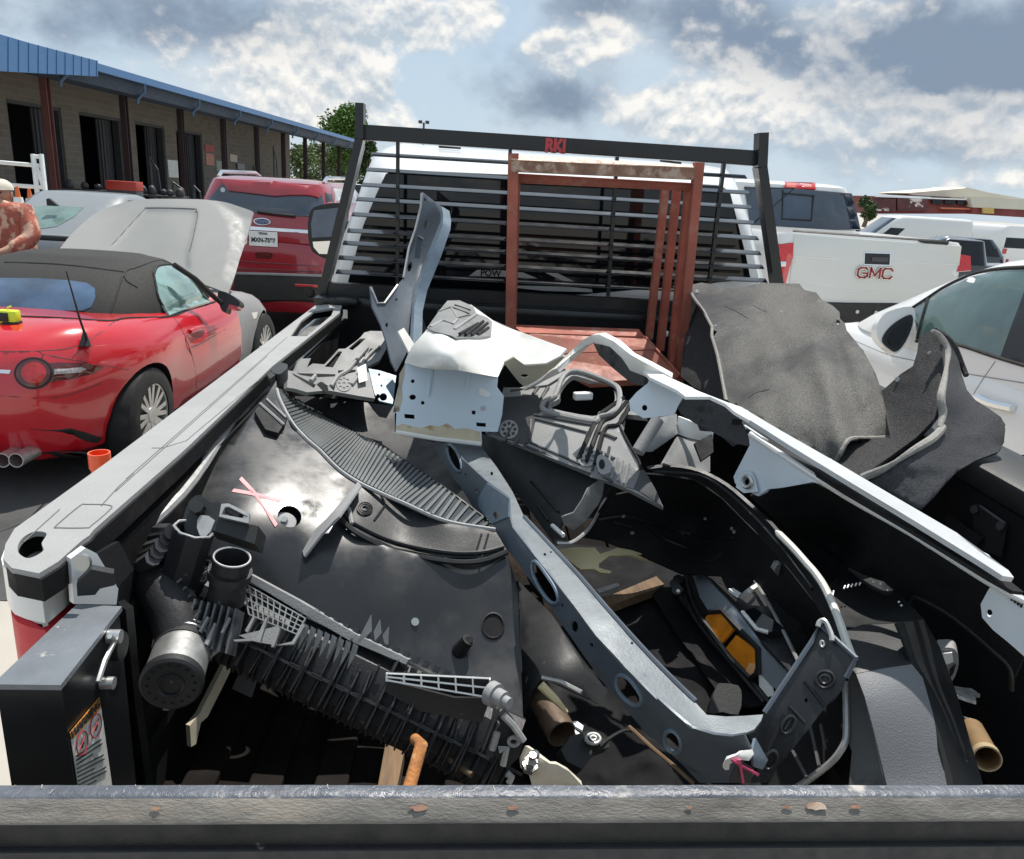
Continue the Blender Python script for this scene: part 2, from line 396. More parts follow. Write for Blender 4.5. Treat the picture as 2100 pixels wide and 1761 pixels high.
def lettering(name, txt, size, origin, xdir, updir, mt, parent=None, depth=.002, shear=0.0, bold=0.0, local=False, sx=1.0, space=1.0):
    me = text_mesh(txt, size, depth, shear, bold, space); x = Vector(xdir).normalized(); u = Vector(updir); u = (u-x*u.dot(x)).normalized(); z = x.cross(u)
    me.transform(Matrix(((x[0]*sx, u[0], z[0], origin[0]), (x[1]*sx, u[1], z[1], origin[1]), (x[2]*sx, u[2], z[2], origin[2]), (0, 0, 0, 1))))
    return new_obj(name, me, mt, parent, local)
def bake(o):
    bpy.context.view_layer.update(); dg = bpy.context.evaluated_depsgraph_get()
    me = bpy.data.meshes.new_from_object(o.evaluated_get(dg)); old = o.data; o.modifiers.clear(); o.data = me; me.name = o.name
    return o
def merge(a, b):
    """fold b's mesh into a (surface marks stay in their part's mesh)"""
    bm = bmesh.new(); bm.from_mesh(a.data); n = len(bm.faces); bm.from_mesh(b.data); bm.faces.ensure_lookup_table()
    for f in bm.faces[n:]: f.material_index = len(a.data.materials)
    a.data.materials.append(b.data.materials[0]); bm.to_mesh(a.data); bm.free(); bpy.data.objects.remove(b)
def bvh_of(*objs):
    """BVH in world space of finished meshes (things placed in world or local frames)"""
    vs = []; fs = []
    for o in objs:
        mm = wmat(o); b = len(vs); vs += [mm @ v.co for v in o.data.vertices]; fs += [[b+i for i in p.vertices] for p in o.data.polygons]
    return BVHTree.FromPolygons(vs, fs)
def hit(bvh, v, default=None):
    r = Vector(ray(v)); l = r.length; h = bvh.ray_cast(Vector(CP), r/l)
    if h[0] is None: return default
    return h[3]/l
def patch(name, outline, bvh, mt, parent=None, off=.004, thick=.006, g=12.0, smooth=False, k=5, holes=(), ang=35):
    """panel lying on the surface of a finished body, its outline given along lines of sight"""
    if smooth: outline = catmull(outline, True, k)
    vo, tr = triangulate(outline, holes, g)
    ds = [hit(bvh, v) for v in vo]; ok = [(v, d) for v, d in zip(vo, ds) if d]
    if not ok: print('PATCH MISSED', name); return None
    med = sorted(d for _, d in ok)[len(ok)//2]
    ds = [d if (d and abs(d-med) < med*.25) else None for d in ds]
    good = [(v, d) for v, d in zip(vo, ds) if d]
    cf_ = np.linalg.lstsq(np.array([[1, v[0], v[1]] for v, d in good]), np.array([1/d for v, d in good]), rcond=None)[0]
    pts = []
    for v, d in zip(vo, ds):
        if d is None: d = 1/max(.01, float(cf_[0]+cf_[1]*v[0]+cf_[2]*v[1]))
        pts.append(Vector(CP+ray(v)*(d-off)))
    bm = solid_from(pts, tr, thick)
    return fin(bm, name, mt, parent, smooth=ang, normals=False)
def seam(name, pts, bvh, mt, r=.003, parent=None, off=.001, n=6, k=4):
    pts = catmull(pts, False, k) if len(pts) > 2 else [tuple(np.array(pts[0])*(1-t)+np.array(pts[1])*t) for t in np.linspace(0, 1, 8)]
    q = []
    for v in pts:
        d = hit(bvh, v)
        if d and (not q or abs(d-q[-1][1]) < .3): q.append((v, d))
    if len(q) < 2: print('SEAM MISSED', name); return None
    return tube(name, [Vector(CP+ray(v)*(d-off)) for v, d in q], r, mt, parent, n)
# ================================================================== setting
def ground_mat():
    mt = mat('lot_concrete', (.40, .375, .33), .85, var=.12, vs=.9, bump=.25, bs=60, col2=(.22, .21, .20), th=.55, soft=.18, s2=.5)
    return mt
def ground_z(x, y):
    # the lot falls away gently to the right beyond the parked pickup
    k = min(1, max(0, (x-1.5)/4.0)); return -.026*min(110, max(0, y-11))*k*k*(3-2*k)
bm = bmesh.new(); xs = [-900, -300, -100, -40, -20, -10, -5, -2, 0, 1, 1.5, 2, 2.5, 3, 3.5, 4, 4.5, 5, 5.5, 6, 8, 12, 20, 40, 80, 150, 300, 900]; ys = [-60, -20, -8, 0, 3, 6, 9, 11, 12, 14, 17, 20, 25, 30, 40, 55, 75, 100, 121, 200, 500, 1500]
gv = [[bm.verts.new((x, y, ground_z(x, y))) for x in xs] for y in ys]
for a, b in zip(gv, gv[1:]):
    for i in range(len(xs)-1): bm.faces.new((a[i], a[i+1], b[i+1], b[i]))
g = fin(bm, 'ground', ground_mat(), smooth=60); tag(g, kind='structure')
bm = bmesh.new()
quad_slab(bm, [(-9, 3.15, .004), (-1.55, 3.15, .004), (-1.55, 60, .004), (-9, 60, .004)], (0, 0, -.002))
g = fin(bm, 'asphalt', mat('asphalt', (.055, .055, .055), .9, var=.3, vs=3, bump=.4, bs=90)); tag(g, kind='structure')
# ------------------------------------------------------------------ service building with canopy
_r = ray((1081, 389)); UD = Vector((_r[0], _r[1], 0)).normalized(); ND = Vector((UD.y, -UD.x, 0))
Q0 = PD((105, 300), 25.0); Q0.z = 0
def W(v, off):
    r = Vector(ray(v)); n = ND; p = Q0+ND*off
    return Vector(CP)+r*((p-Vector(CP)).dot(n)/r.dot(n))
def wl(u, off, z): return Q0+UD*u+ND*off+Vector((0, 0, z))
def block_mat():
    mt = bpy.data.materials.new('block_wall'); mt.use_nodes = True; nt = mt.node_tree; N = nt.nodes; L = nt.links; b = N['Principled BSDF']; b.inputs['Roughness'].default_value = .9
    tc = N.new('ShaderNodeTexCoord'); mp = N.new('ShaderNodeMapping'); L.new(tc.outputs['Object'], mp.inputs[0])
    cmb = N.new('ShaderNodeCombineXYZ'); sp = N.new('ShaderNodeSeparateXYZ'); L.new(mp.outputs[0], sp.inputs[0]); L.new(sp.outputs[1], cmb.inputs[0]); L.new(sp.outputs[2], cmb.inputs[1])
    br = N.new('ShaderNodeTexBrick'); L.new(cmb.outputs[0], br.inputs[0]); br.inputs['Scale'].default_value = 1.0
    br.inputs['Brick Width'].default_value = .6; br.inputs['Row Height'].default_value = .25; br.inputs['Mortar Size'].default_value = .014
    br.inputs['Color1'].default_value = (.205, .18, .15, 1); br.inputs['Color2'].default_value = (.165, .145, .12, 1); br.inputs['Mortar'].default_value = (.24, .215, .18, 1)
    L.new(br.outputs[0], b.inputs['Base Color']); return mt
M['block_wall'] = block_mat()
M['blue_metal'] = mat('blue_metal', (.07, .185, .38), .45, coat=.1, var=.06)
M['spout_blue'] = mat('spout_blue', (.07, .13, .22), .5)
M['blue_dark'] = mat('blue_dark', (.02, .035, .06), .6)
M['column_red'] = mat('column_red', (.12, .045, .04), .6, var=.2)
M['column_dark'] = mat('column_dark', (.035, .018, .020), .6)
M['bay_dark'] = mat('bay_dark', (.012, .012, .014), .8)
M['bay_frame'] = mat('bay_frame', (.05, .05, .055), .6)
M['trim_white'] = mat('trim_white', (.85, .85, .82), .6)
bld = thing('service_building', 'long tan block service building with dark open bays under a blue metal canopy', 'building', tuple(Q0))
zt = lambda v, off: W(v, off).z
# wall with bay openings, its outline on the wall plane
wo = -3.0
def uz(v, off):
    p = W(v, off)-Q0; return (p.dot(UD), p.z)
uend = uz(A((1690, 900))[0], wo)[0]
doors = [A((45, 575), (365, 630), (395, 1140), (90, 1140)), A((462, 650), (700, 688), (740, 1140), (500, 1140)), A((790, 705), (955, 735), (985, 1150), (815, 1150)), A((1030, 752), (1175, 775), (1195, 1150), (1045, 1150))]
holes = []
for d in doors:
    q = [uz(v, wo) for v in d]; u0 = (q[0][0]+q[3][0])/2; u1 = (q[1][0]+q[2][0])/2; z1 = (q[0][1]+q[1][1])/2
    holes.append((u0, u1, z1))
holes = [(a, min(b, holes[i+1][0]-.3) if i+1 < len(holes) else b, z) for i, (a, b, z) in enumerate(holes)]
zc = 5.15
bm = bmesh.new(); ue = -14.0
for (a, b, z) in holes:
    quad_slab(bm, [wl(ue, wo, 0), wl(a, wo, 0), wl(a, wo, zc), wl(ue, wo, zc)], -ND*.25)
    quad_slab(bm, [wl(a, wo, z), wl(b, wo, z), wl(b, wo, zc), wl(a, wo, zc)], -ND*.25); ue = b
quad_slab(bm, [wl(ue, wo, 0), wl(uend, wo, 0), wl(uend, wo, zc), wl(ue, wo, zc)], -ND*.25)
quad_slab(bm, [wl(uend, wo-.252, 0), wl(uend-.25, wo-.252, 0), wl(uend-.25, wo-.252, zc), wl(uend, wo-.252, zc)], -ND*9)
fin(bm, 'wall', 'block_wall', bld)
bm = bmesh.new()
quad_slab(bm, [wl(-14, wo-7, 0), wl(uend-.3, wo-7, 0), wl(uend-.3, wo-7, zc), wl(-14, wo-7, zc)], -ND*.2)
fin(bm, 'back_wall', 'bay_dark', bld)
for (a, b, z) in holes:
    bm = bmesh.new(); t = .12
    quad_slab(bm, [wl(a, wo-.05, 0), wl(a+t, wo-.05, 0), wl(a+t, wo-.05, z), wl(a, wo-.05, z)], -ND*.3)
    quad_slab(bm, [wl(b-t, wo-.05, 0), wl(b, wo-.05, 0), wl(b, wo-.05, z), wl(b-t, wo-.05, z)], -ND*.3)
    quad_slab(bm, [wl(a+t, wo-.05, z-t), wl(b-t, wo-.05, z-t), wl(b-t, wo-.05, z), wl(a+t, wo-.05, z)], -ND*.3)
    f = fin(bm, 'bay_door', 'bay_frame', bld)
    bm = bmesh.new(); w_ = (b-a)
    quad_slab(bm, [wl(b-t-.30*w_, wo-.5, 0), wl(b-t, wo-.4, 0), wl(b-t, wo-.4, z-t), wl(b-t-.30*w_, wo-.5, z-t)], -ND*.06)
    for k in range(4): quad_slab(bm, [wl(b-t-(.27-.07*k)*w_, wo-.43, 0), wl(b-t-(.25-.07*k)*w_, wo-.43, 0), wl(b-t-(.25-.07*k)*w_, wo-.43, z-t), wl(b-t-(.27-.07*k)*w_, wo-.43, z-t)], -ND*.05)
    fin(bm, 'door_leaf', 'bay_frame', f)
# canopy roof: sloping sheet from the eave back over the wall
eo = .9
e0, e1 = uz((-60, 52), eo), uz((194, 121), eo); e2 = uz((731, 292), eo)
L_ = e2[0]; ze = (e1[1]+e2[1])/2
bm = bmesh.new()
quad_slab(bm, [wl(-16, eo, ze), wl(L_, eo, ze), wl(L_, wo-10, ze+1.0), wl(-16, wo-10, ze+1.0)], (0, 0, -.16))
fin(bm, 'canopy_roof', 'blue_dark', bld)
bm = bmesh.new(); zb = uz(A((1050, 580))[0], -.1)[1]
quad_slab(bm, [wl(-16, eo-.12, ze-.17), wl(L_, eo-.12, ze-.17), wl(L_, eo-.12, ze-.62), wl(-16, eo-.12, ze-.62)], -ND*.9)
fin(bm, 'canopy_beam', 'blue_dark', bld)
bm = bmesh.new()
quad_slab(bm, [wl(-16, eo+.004, ze+.04), wl(L_, eo+.004, ze+.04), wl(L_, eo+.004, ze-.20), wl(-16, eo+.004, ze-.20)], ND*.14)
fin(bm, 'gutter', 'blue_metal', bld)
# closed blue fascia at the near end
fa = [W(v, eo+.15) for v in A((-160, 165), (556, 352), (556, 444), (-160, 405))]
bm = bmesh.new(); quad_slab(bm, fa, ND*.05)
for k in range(14):
    t = k/13; a = fa[0].lerp(fa[1], t); b = fa[3].lerp(fa[2], t); bm_bar(bm, a+ND*.06, b+ND*.06, .05, .02, ND)
fin(bm, 'fascia_panel', 'blue_metal', bld)
bm = bmesh.new()
a, b = wl(uz(A((500, 455))[0], wo+.05)[0], wo+.05, 0), wl(uend, wo+.05, 0)
for k in range(9):
    u0 = 5*k-2.5
    if u0+4.6 < uend+14: quad_slab(bm, [wl(u0, -1.2, zb-.02), wl(u0+4.6, -1.2, zb-.02), wl(u0+4.6, -1.2, zb+.10), wl(u0, -1.2, zb+.10)], -ND*.05)
fin(bm, 'light_strip', 'trim_white', bld)
for k in range(10):
    c = fin_c = None
    bm = bmesh.new(); u = 5.0*k
    for s in (-1, 1): bm_box(bm, wl(u+s*.11, 0, (ze-.62)/2), (.22, .03, ze-.62), Matrix.Rotation(math.atan2(UD.x, UD.y)*-1, 3, 'Z'))
    bm_box(bm, wl(u, 0, (ze-.62)/2), (.03, .19, ze-.62), Matrix.Rotation(-math.atan2(UD.x, UD.y), 3, 'Z'))
    c = fin(bm, 'column', 'column_red' if k == 0 else 'column_dark', bld)
    tube('downspout', [wl(u-.35, eo+.1, ze-.15), wl(u-.35, eo+.1, ze-.45), wl(u-.35, eo-.2, ze-.75), wl(u-.35, eo-.2, ze-.9)], .055, 'spout_blue', bld, 8)
# notices and fittings on the wall are parts of the wall face
def wall_rect(name, pts, mt, label, cat, off=.04):
    bm = bmesh.new(); quad_slab(bm, [W(v, wo+off) for v in pts], -ND*.03); return tag(fin(bm, name, mt), label, cat)
wall_rect('notice_board', A((978, 930), (1035, 935), (1042, 1035), (986, 1032)), 'trim_white', 'tall white board on the block wall between two open bays', 'notice board')
wall_rect('wall_sign', A((1195, 840), (1248, 850), (1250, 885), (1197, 878)), mat('sign_red', (.45, .08, .06), .6), 'upper faded red sign on the block wall', 'sign')
wall_rect('wall_sign', A((1200, 890), (1248, 898), (1250, 965), (1204, 960)), mat('sign_orange', (.55, .25, .17), .6), 'lower pale orange sign on the block wall under a red one', 'sign')
wall_rect('wall_sign', A((1342, 896), (1383, 904), (1384, 945), (1344, 940)), mat('sign_pale', (.6, .5, .42), .6), 'small square cream sign on the wall behind the canopy columns', 'sign')
wall_rect('wall_sign', A((1262, 935), (1310, 942), (1312, 1000), (1264, 996)), mat('sign_grey', (.35, .4, .35), .6), 'grey green round dial sign low on the wall beside a column', 'sign')
wall_rect('electric_box', A((1385, 950), (1425, 955), (1427, 990), (1387, 986)), 'grey_plastic', 'small grey electric box on the wall near the far columns', 'electric box', .12)
wall_rect('electric_box', A((1485, 965), (1508, 968), (1510, 1000), (1487, 998)), 'trim_white', 'small white box on the wall near the far columns', 'electric box', .12)
# workshop clutter standing in front of the bays
def clutter(name, label, cat, v, d, w, h, mt, kind):
    p = PD(v, d); p.z = 0; t = thing(name, label, cat, tuple(p))
    if kind == 'chest':
        box('cabinet', p+Vector((0, 0, h*.42)), (w, .6, h*.7), M['bay_frame'], t, bev=.02); box('lid', p+Vector((0, 0, h*.87)), (w*1.02, .62, h*.22), mt, t, bev=.02)
        for k in range(3): box('drawer', p+Vector((0, -.31, h*(.2+.2*k))), (w*.9, .03, h*.16), M['black_paint'], t)
    elif kind == 'bench':
        box('worktop', p+Vector((0, 0, h)), (w, .7, .06), mt, t)
        for sx in (-1, 1):
            for sy in (-1, 1): box('leg', p+Vector((sx*w*.46, sy*.3, h/2-.03)), (.06, .06, h-.06), mt, t)
        box('shelf', p+Vector((0, 0, h*.35)), (w*.9, .6, .04), mt, t)
        for k in range(5): bm = bmesh.new(); bmesh.ops.create_icosphere(bm, subdivisions=2, radius=.13+.05*random.random(), matrix=Matrix.Translation(p+Vector(((k-2)*w*.2, random.uniform(-.2, .2), h+.14))) @ Matrix.Diagonal((1, .8, random.uniform(.7, 1.6), 1))); o = fin(bm, 'machine_part', mt, t, smooth=30)
    elif kind == 'jack':
        bm = bmesh.new(); bm_tube(bm, [p, p+Vector((0, 0, h))], .05, 8); bm_tube(bm, [p+Vector((-w/2, 0, .12)), p+Vector((w/2, 0, .12))], .06, 8); fin(bm, 'frame', mt, t)
        bm = bmesh.new(); bm_tube(bm, [p+Vector((0, 0, h)), p+Vector((w*.4, -.1, h*.8)), p+Vector((w*.5, -.1, h*.3))], .04, 8); fin(bm, 'arm', mt, t)
        bm = bmesh.new(); bm_tube(bm, [p+Vector((-.25, .0, .25)), p+Vector((.2, .1, .55))], .16, 10); fin(bm, 'motor', mt, t)
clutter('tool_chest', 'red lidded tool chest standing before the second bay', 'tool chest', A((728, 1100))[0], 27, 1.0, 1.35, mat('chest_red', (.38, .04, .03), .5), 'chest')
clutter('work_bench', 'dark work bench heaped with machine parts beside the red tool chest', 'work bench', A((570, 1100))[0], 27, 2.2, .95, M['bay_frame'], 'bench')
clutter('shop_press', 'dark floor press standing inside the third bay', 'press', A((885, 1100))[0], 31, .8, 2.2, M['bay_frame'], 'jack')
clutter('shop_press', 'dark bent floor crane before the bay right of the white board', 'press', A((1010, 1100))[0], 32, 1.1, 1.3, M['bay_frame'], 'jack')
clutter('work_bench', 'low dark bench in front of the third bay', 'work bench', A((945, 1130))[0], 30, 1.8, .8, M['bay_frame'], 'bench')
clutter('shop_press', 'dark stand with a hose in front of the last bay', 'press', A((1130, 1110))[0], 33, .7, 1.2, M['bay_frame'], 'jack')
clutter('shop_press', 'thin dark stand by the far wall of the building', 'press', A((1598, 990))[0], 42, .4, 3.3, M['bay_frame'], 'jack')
# white steel ladder frame and cones by the left edge
t = thing('pipe_rack', 'white steel pipe rack with a ladder end near the building', 'rack', tuple(Vector((*PD(A((210, 1100))[0], 18)[:2], 0))))
def rk(v, d=18): return PD(A(v)[0], d)
for a, b, n in (((192, 900), (225, 1190), 'upright'), ((240, 900), (272, 1190), 'upright')): tube(n, [rk(a), rk(b)], .055, 'trim_white', t, 8)
for a, b in (((-120, 935), (235, 965)), ((-120, 1065), (262, 1092)), ((192, 912), (240, 912)), ((205, 1010), (255, 1010)), ((215, 975), (250, 1080))): tube('rail', [rk(a), rk(b)], .045, 'trim_white', t, 8)
cone0 = None
for i, v in enumerate(((102, 1120), (172, 1130))):
    p = PD(A(v)[0], 16.5+i*1.0)
    t = thing('traffic_cone', ('left' if i == 0 else 'right')+' one of two orange traffic cones by the white pipe rack', 'traffic cone', (p.x, p.y, 0), group='cones by the pipe rack')
    z0 = 0
    bm = bmesh.new(); bm_tube(bm, [(p.x, p.y, .03), (p.x, p.y, .45), (p.x, p.y, p.z+.12)], [.20, .13, .03], 14); fin(bm, 'body', 'cone', t, smooth=40)
    bm = bmesh.new(); bm_tube(bm, [(p.x, p.y, p.z-.22), (p.x, p.y, p.z-.10)], [.105, .085], 14); fin(bm, 'white_band', 'trim_white', t, smooth=40)
    box('base', (p.x, p.y, .016), (.6, .6, .03), M['rubber'], t)
# ------------------------------------------------------------------ trees
def leaf_mat(name, c): return mat(name, c, .6, var=.5, vs=1.3, spec=.25)
M['leaf'] = leaf_mat('leaf', (.085, .16, .03)); M['leaf_dark'] = leaf_mat('leaf_dark', (.045, .08, .025)); M['leaf_pale'] = leaf_mat('leaf_pale', (.12, .155, .06)); M['bark'] = mat('bark', (.12, .09, .06), .9)
def tree(name, label, base, h, rx, rz, n, mt, leaf=.3, lobes=9, seed=1, group=None, trunk=.3, cz=.62):
    rd = random.Random(seed); b = Vector(base); t = thing(name, label, 'tree' if trunk > .05 else 'bush', base, group=group)
    L = []
    for i in range(lobes):
        a = rd.uniform(0, 6.28); r = rd.uniform(.2, .75)*rx; z = h*cz+rd.uniform(-.75, .85)*rz
        k = max(.35, 1-abs(z-h*cz)/rz*.6); L.append((Vector((math.cos(a)*r*k, math.sin(a)*r*k, z)), rd.uniform(.32, .55)*rx))
    bm = bmesh.new(); bm_tube(bm, [b, b+Vector((.05*h, 0, h*.25)), b+Vector((.03*h, .02*h, h*cz))], [trunk, trunk*.8, trunk*.4], 8)
    for c, r in L[:6]: bm_tube(bm, [b+Vector((.04*h, 0, h*.35)), b+c*.6+Vector((0, 0, h*.2)), b+c], [trunk*.4, trunk*.25, trunk*.08], 5)
    fin(bm, 'trunk', 'bark', t)
    vs = []; fs = []
    for i in range(n):
        c, r = L[rd.randrange(len(L))]
        d = Vector((rd.gauss(0, 1), rd.gauss(0, 1), rd.gauss(0, 1))).normalized(); p = b+c+d*r*(rd.random()**.35)*rd.uniform(.8, 1.12)
        if p.z < .1: continue
        u = Vector((rd.gauss(0, 1), rd.gauss(0, 1), rd.gauss(0, .6))).normalized(); w = u.orthogonal().normalized(); w = (Matrix.Rotation(rd.uniform(0, 6.28), 3, u) @ w); s = leaf*rd.uniform(.5, 1.2); k = len(vs)
        vs += [p-u*s*.5, p+w*s*.3, p+u*s*.5, p-w*s*.3]; fs.append((k, k+1, k+2, k+3))
    me = bpy.data.meshes.new('crown'); me.from_pydata([tuple(v) for v in vs], [], fs); new_obj('crown', me, mt, t)
    return t
def gp(v, d): p = PD(v, d); return (p.x, p.y, 0)
tree('leafy_tree', 'tall bright green tree rising behind the far end of the blue canopy', gp((715, 300), 70), 7.7, 2.7, 2.3, 7000, 'leaf', .34, 16, 3, cz=.70)
tree('dark_tree', 'dark green tree low behind the rack post and canopy end', gp((752, 330), 74), 5.4, 1.5, 2.4, 3000, 'leaf_dark', .4, 9, 5, cz=.55)
for i, (x, d, h) in enumerate(((612, 75, 4.6), (650, 82, 5.4), (690, 78, 4.6), (722, 86, 5.0))):
    tree('pale_bush', ('first', 'second', 'third', 'fourth')[i]+' from the left of the pale bushes beyond the canopy end', gp((x, 330), d), h, 2.6, 2.0, 2600, 'leaf_pale', .36, 9, 20+i, 'bushes beyond the canopy', .1, .5)
tree('dark_tree', 'small dark round tree left of the distant red building', gp(Cc((1135, 380))[0], 95), 3.9, 1.5, 1.5, 2000, 'leaf_dark', .34, 9, 12, cz=.6)
# lamp pole and aerial
p = Vector(gp((868, 300), 95)); z = PD((868, 252), 95).z
t = thing('light_pole', 'tall thin lot light pole with a twin lamp head far behind the rack', 'light pole', tuple(p))
tube('pole', [p, p+Vector((0, 0, z))], .12, 'bay_frame', t)
for s in (-1, 1): box('lamp_head', p+Vector((s*.42, 0, z+.05)), (.45, .5, .35), M['bay_frame'], t, bev=.03)
p = Vector(gp((663, 300), 110)); tag(tube('radio_mast', [p, p+Vector((0, 0, PD((663, 238), 110).z))], [.10, .04], 'grey_plastic'), 'thin grey radio mast left of the tall green tree', 'mast')
# ------------------------------------------------------------------ distant building on the right
def far_building():
    d = 100; t = thing('depot_building', 'long low dark red depot with pale metal roofs across the lot', 'building', gp(Cc((1500, 400))[0], d))
    def q(v, dd=d): return PD(Cc(v)[0], dd)
    M['depot_red'] = mat('depot_red', (.20, .045, .04), .7, var=.3, vs=.3); M['depot_roof'] = mat('depot_roof', (.62, .57, .46), .6, var=.1, vs=.2)
    def wallq(name, pts, mt, dep=10, dd=d):
        bm = bmesh.new(); a = [q(v, dd) for v in pts]; quad_slab(bm, a, (0, dep, 0)); return fin(bm, name, mt, t)
    wallq('wall', ((1160, 335), (1740, 355), (1750, 440), (1160, 440)), 'depot_red'); wallq('wall', ((1752, 400), (2300, 425), (2300, 475), (1752, 440)), 'depot_red', 10, 99)
    wallq('roof', ((1360, 318), (1700, 290), (1720, 283), (1850, 315), (2060, 350), (1740, 348), (1400, 330)), 'depot_roof', 8, 103)
    wallq('roof', ((1740, 345), (2060, 352), (2300, 375), (2300, 428), (1752, 402)), 'depot_roof', 9, 98.8)
    wallq('cornice', ((1180, 332), (1740, 352), (1740, 360), (1180, 341)), 'trim_white', .4, 99.6)
    for x0, x1 in ((1165, 1300), (1310, 1490)): wallq('mural_panel', ((x0, 348), (x1, 352), (x1, 425), (x0, 422)), mat('mural', (.10, .03, .03), .7, var=.3, vs=.5, col2=(.7, .6, .55), th=.56, soft=.05, s2=.55), .3, 99.5)
    for k in range(3): wallq('window', ((1515+75*k, 358+2*k), (1575+75*k, 360+2*k), (1575+75*k, 382+2*k), (1515+75*k, 380+2*k)), 'glass_dark', .3, 99.6)
    wallq('awning', ((1570, 402), (1740, 408), (1740, 416), (1570, 411)), mat('awning', (.55, .16, .08), .6), .6, 99.2)
    wallq('yellow_sign', ((1815, 405), (1880, 408), (1880, 440), (1815, 437)), mat('yellow_sign', (.55, .38, .10), .6), .3, 98.5)
far_building()
# ================================================================== the pickup truck whose bed is in front
trk = thing('pickup_truck', 'white pickup truck seen from behind, its open bed heaped with scrap car parts', 'pickup truck', (.25, 2.0, 0))
RZ = 1.42; XL, XR, YE, YF, FZ = -.475, .985, .90, 2.95, .90
top = G((75, 60), (28, 140), (15, 215), (60, 262), (200, 290), (300, 230), (425, 118), (460, 95))+D((520, 1610), (1000, 1190), (1510, 705), (1880, 412), (1895, 365), (1745, 370), (600, 1232))
stake = G((240, 85), (215, 135), (222, 175), (150, 212), (100, 190), (92, 150), (120, 105), (180, 75))
front_pocket = D((1668, 455), (1740, 402), (1850, 385), (1835, 425), (1700, 540), (1610, 540))
flat = Field([(0, 1000, 'z', RZ), (700, 600, 'z', RZ), (300, 1300, 'z', RZ)])
sheet('rail_cap', top, flat, 'rail_plastic', .007, trk, holes=[catmull(stake, True, 4), front_pocket], g=40)
sk_ = Field([(0, 1000, 'z', RZ-.0072), (700, 600, 'z', RZ-.0072), (300, 1300, 'z', RZ-.0072)])
sheet('cap_shade_band', [tuple(q[:2]) for q in [proj(flat.p(v)+Vector((.0035, -.002, -.0072))) for v in top]], sk_, 'dull_black', .028, trk, holes=[catmull(stake, True, 4), front_pocket], g=40)  # black band under the cap, its shade built as a dark strip
for pts in ([(1590, 545), (700, 1330)], [(1480, 650), (640, 1400)], [(1650, 600), (1030, 1120), (900, 1160), (840, 1160)], [(740, 1300), (660, 1370), (560, 1480)], [(330, 1500), (130, 1680)]):
    tube('rail_groove', [flat.p(v, .0004) for v in D(*pts)], .0009, 'groove', trk, 5)
tube('rail_groove', [flat.p(v, .0004) for v in catmull(D((312, 1590), (440, 1482), (480, 1472), (610, 1478), (600, 1510), (505, 1590), (480, 1602), (330, 1602)), True, 4)], 0.0011, 'groove', trk, 5, closed=True)
sheet('stake_pocket', [(p[0]*1.0, p[1]) for p in catmull(stake, True, 3)], Field([(0, 1000, 'z', 1.34), (700, 600, 'z', 1.34), (300, 1300, 'z', 1.34)]), 'dull_black', .01, trk)
sheet('bare_pocket_plate', D((1640, 455), (1740, 392), (1870, 375), (1840, 435), (1700, 560), (1590, 560)), Field([(0, 1000, 'z', 1.375), (700, 600, 'z', 1.375), (300, 1300, 'z', 1.375)]), mat('bare_metal', (.55, .55, .54), .3, metal=.7, var=.3, vs=30, col2=(.35, .2, .1), th=.6, soft=.1, s2=40), .004, trk)
# side walls: outer skin white, inner skin black
bm = bmesh.new()
bm_box(bm, ((-.60-.475)/2+.005, 2.0, .93), (.105, 2.05, .86), bev=.02); fin(bm, 'bedside', 'white_paint', trk, smooth=35)
bm = bmesh.new(); bm_box(bm, (1.052, 2.0, .93), (.105, 2.05, .86), bev=.02); fin(bm, 'bedside', 'white_paint', trk, smooth=35)
# right rail cap
box('rail_cap', (1.05, 1.98, RZ-.025), (.15, 2.15, .05), M['black_plastic'], trk, bev=.012)
bm = bmesh.new()
quad_slab(bm, [(XL, YE, FZ), (XL, YF, FZ), (XL, YF, RZ-.052), (XL, YE, RZ-.052)], (-.012, 0, 0))
quad_slab(bm, [(XR, YE, FZ), (XR, YF, FZ), (XR, YF, RZ-.052), (XR, YE, RZ-.052)], (.012, 0, 0))
quad_slab(bm, [(XL, YF, FZ), (XR, YF, FZ), (XR, YF, RZ-.01), (XL, YF, RZ-.01)], (0, .05, 0))
for z in (1.02, 1.14, 1.26): bm_bar(bm, (XL+.004, YE+.1, z), (XL+.004, YF-.05, z), .012, .02)
fin(bm, 'bed_liner', 'dull_black', trk)
bm = bmesh.new()
quad_slab(bm, [(XL, .72, FZ), (XR, .72, FZ), (XR, YF, FZ), (XL, YF, FZ)], (0, 0, -.03))
for k in range(14):
    x = XL+.06+k*.107; bm_box(bm, (x, 1.84, FZ+.006), (.055, 2.2, .016), bev=.004)
fin(bm, 'bed_floor', mat('bed_floor', (.012, .010, .009), .85, spec=.1, var=.5, vs=5, bump=.3, bs=90, col2=(.035, .022, .014), th=.55, soft=.15, s2=7), trk)
box('bed_front_rail', (.255, 2.985, RZ+.0), (1.60, .06, .045), M['black_paint'], trk, bev=.01)
# white rear corner under the rail cap, with the red lamp beneath
def prism(name, px, z1, z0, mt, parent, grow=0.0, smooth=True):
    px = catmull(px, True, 4) if smooth else px
    pts = [P3(v, 'z', z1) for v in px]; bm = bmesh.new(); quad_slab(bm, pts, (0, 0, z0-z1)); return fin(bm, name, mt, parent, smooth=40)
z1 = 1.384; z0 = P3(G((213, 596))[0], 'y', .865).z
corner = [P3(v, 'z', z1) for v in G((6, 215), (14, 250), (45, 287), (110, 312), (205, 330), (228, 322), (365, 215), (420, 90), (120, 60), (40, 120))]
bm = bmesh.new(); quad_slab(bm, corner, (0, 0, z0-z1)); bmesh.ops.bevel(bm, geom=[e for e in bm.edges if abs(e.verts[0].co.z-z0) < 1e-4 and abs(e.verts[1].co.z-z0) < 1e-4], offset=.012, segments=3, affect='EDGES')
fin(bm, 'rear_corner', 'white_paint', trk, smooth=40)
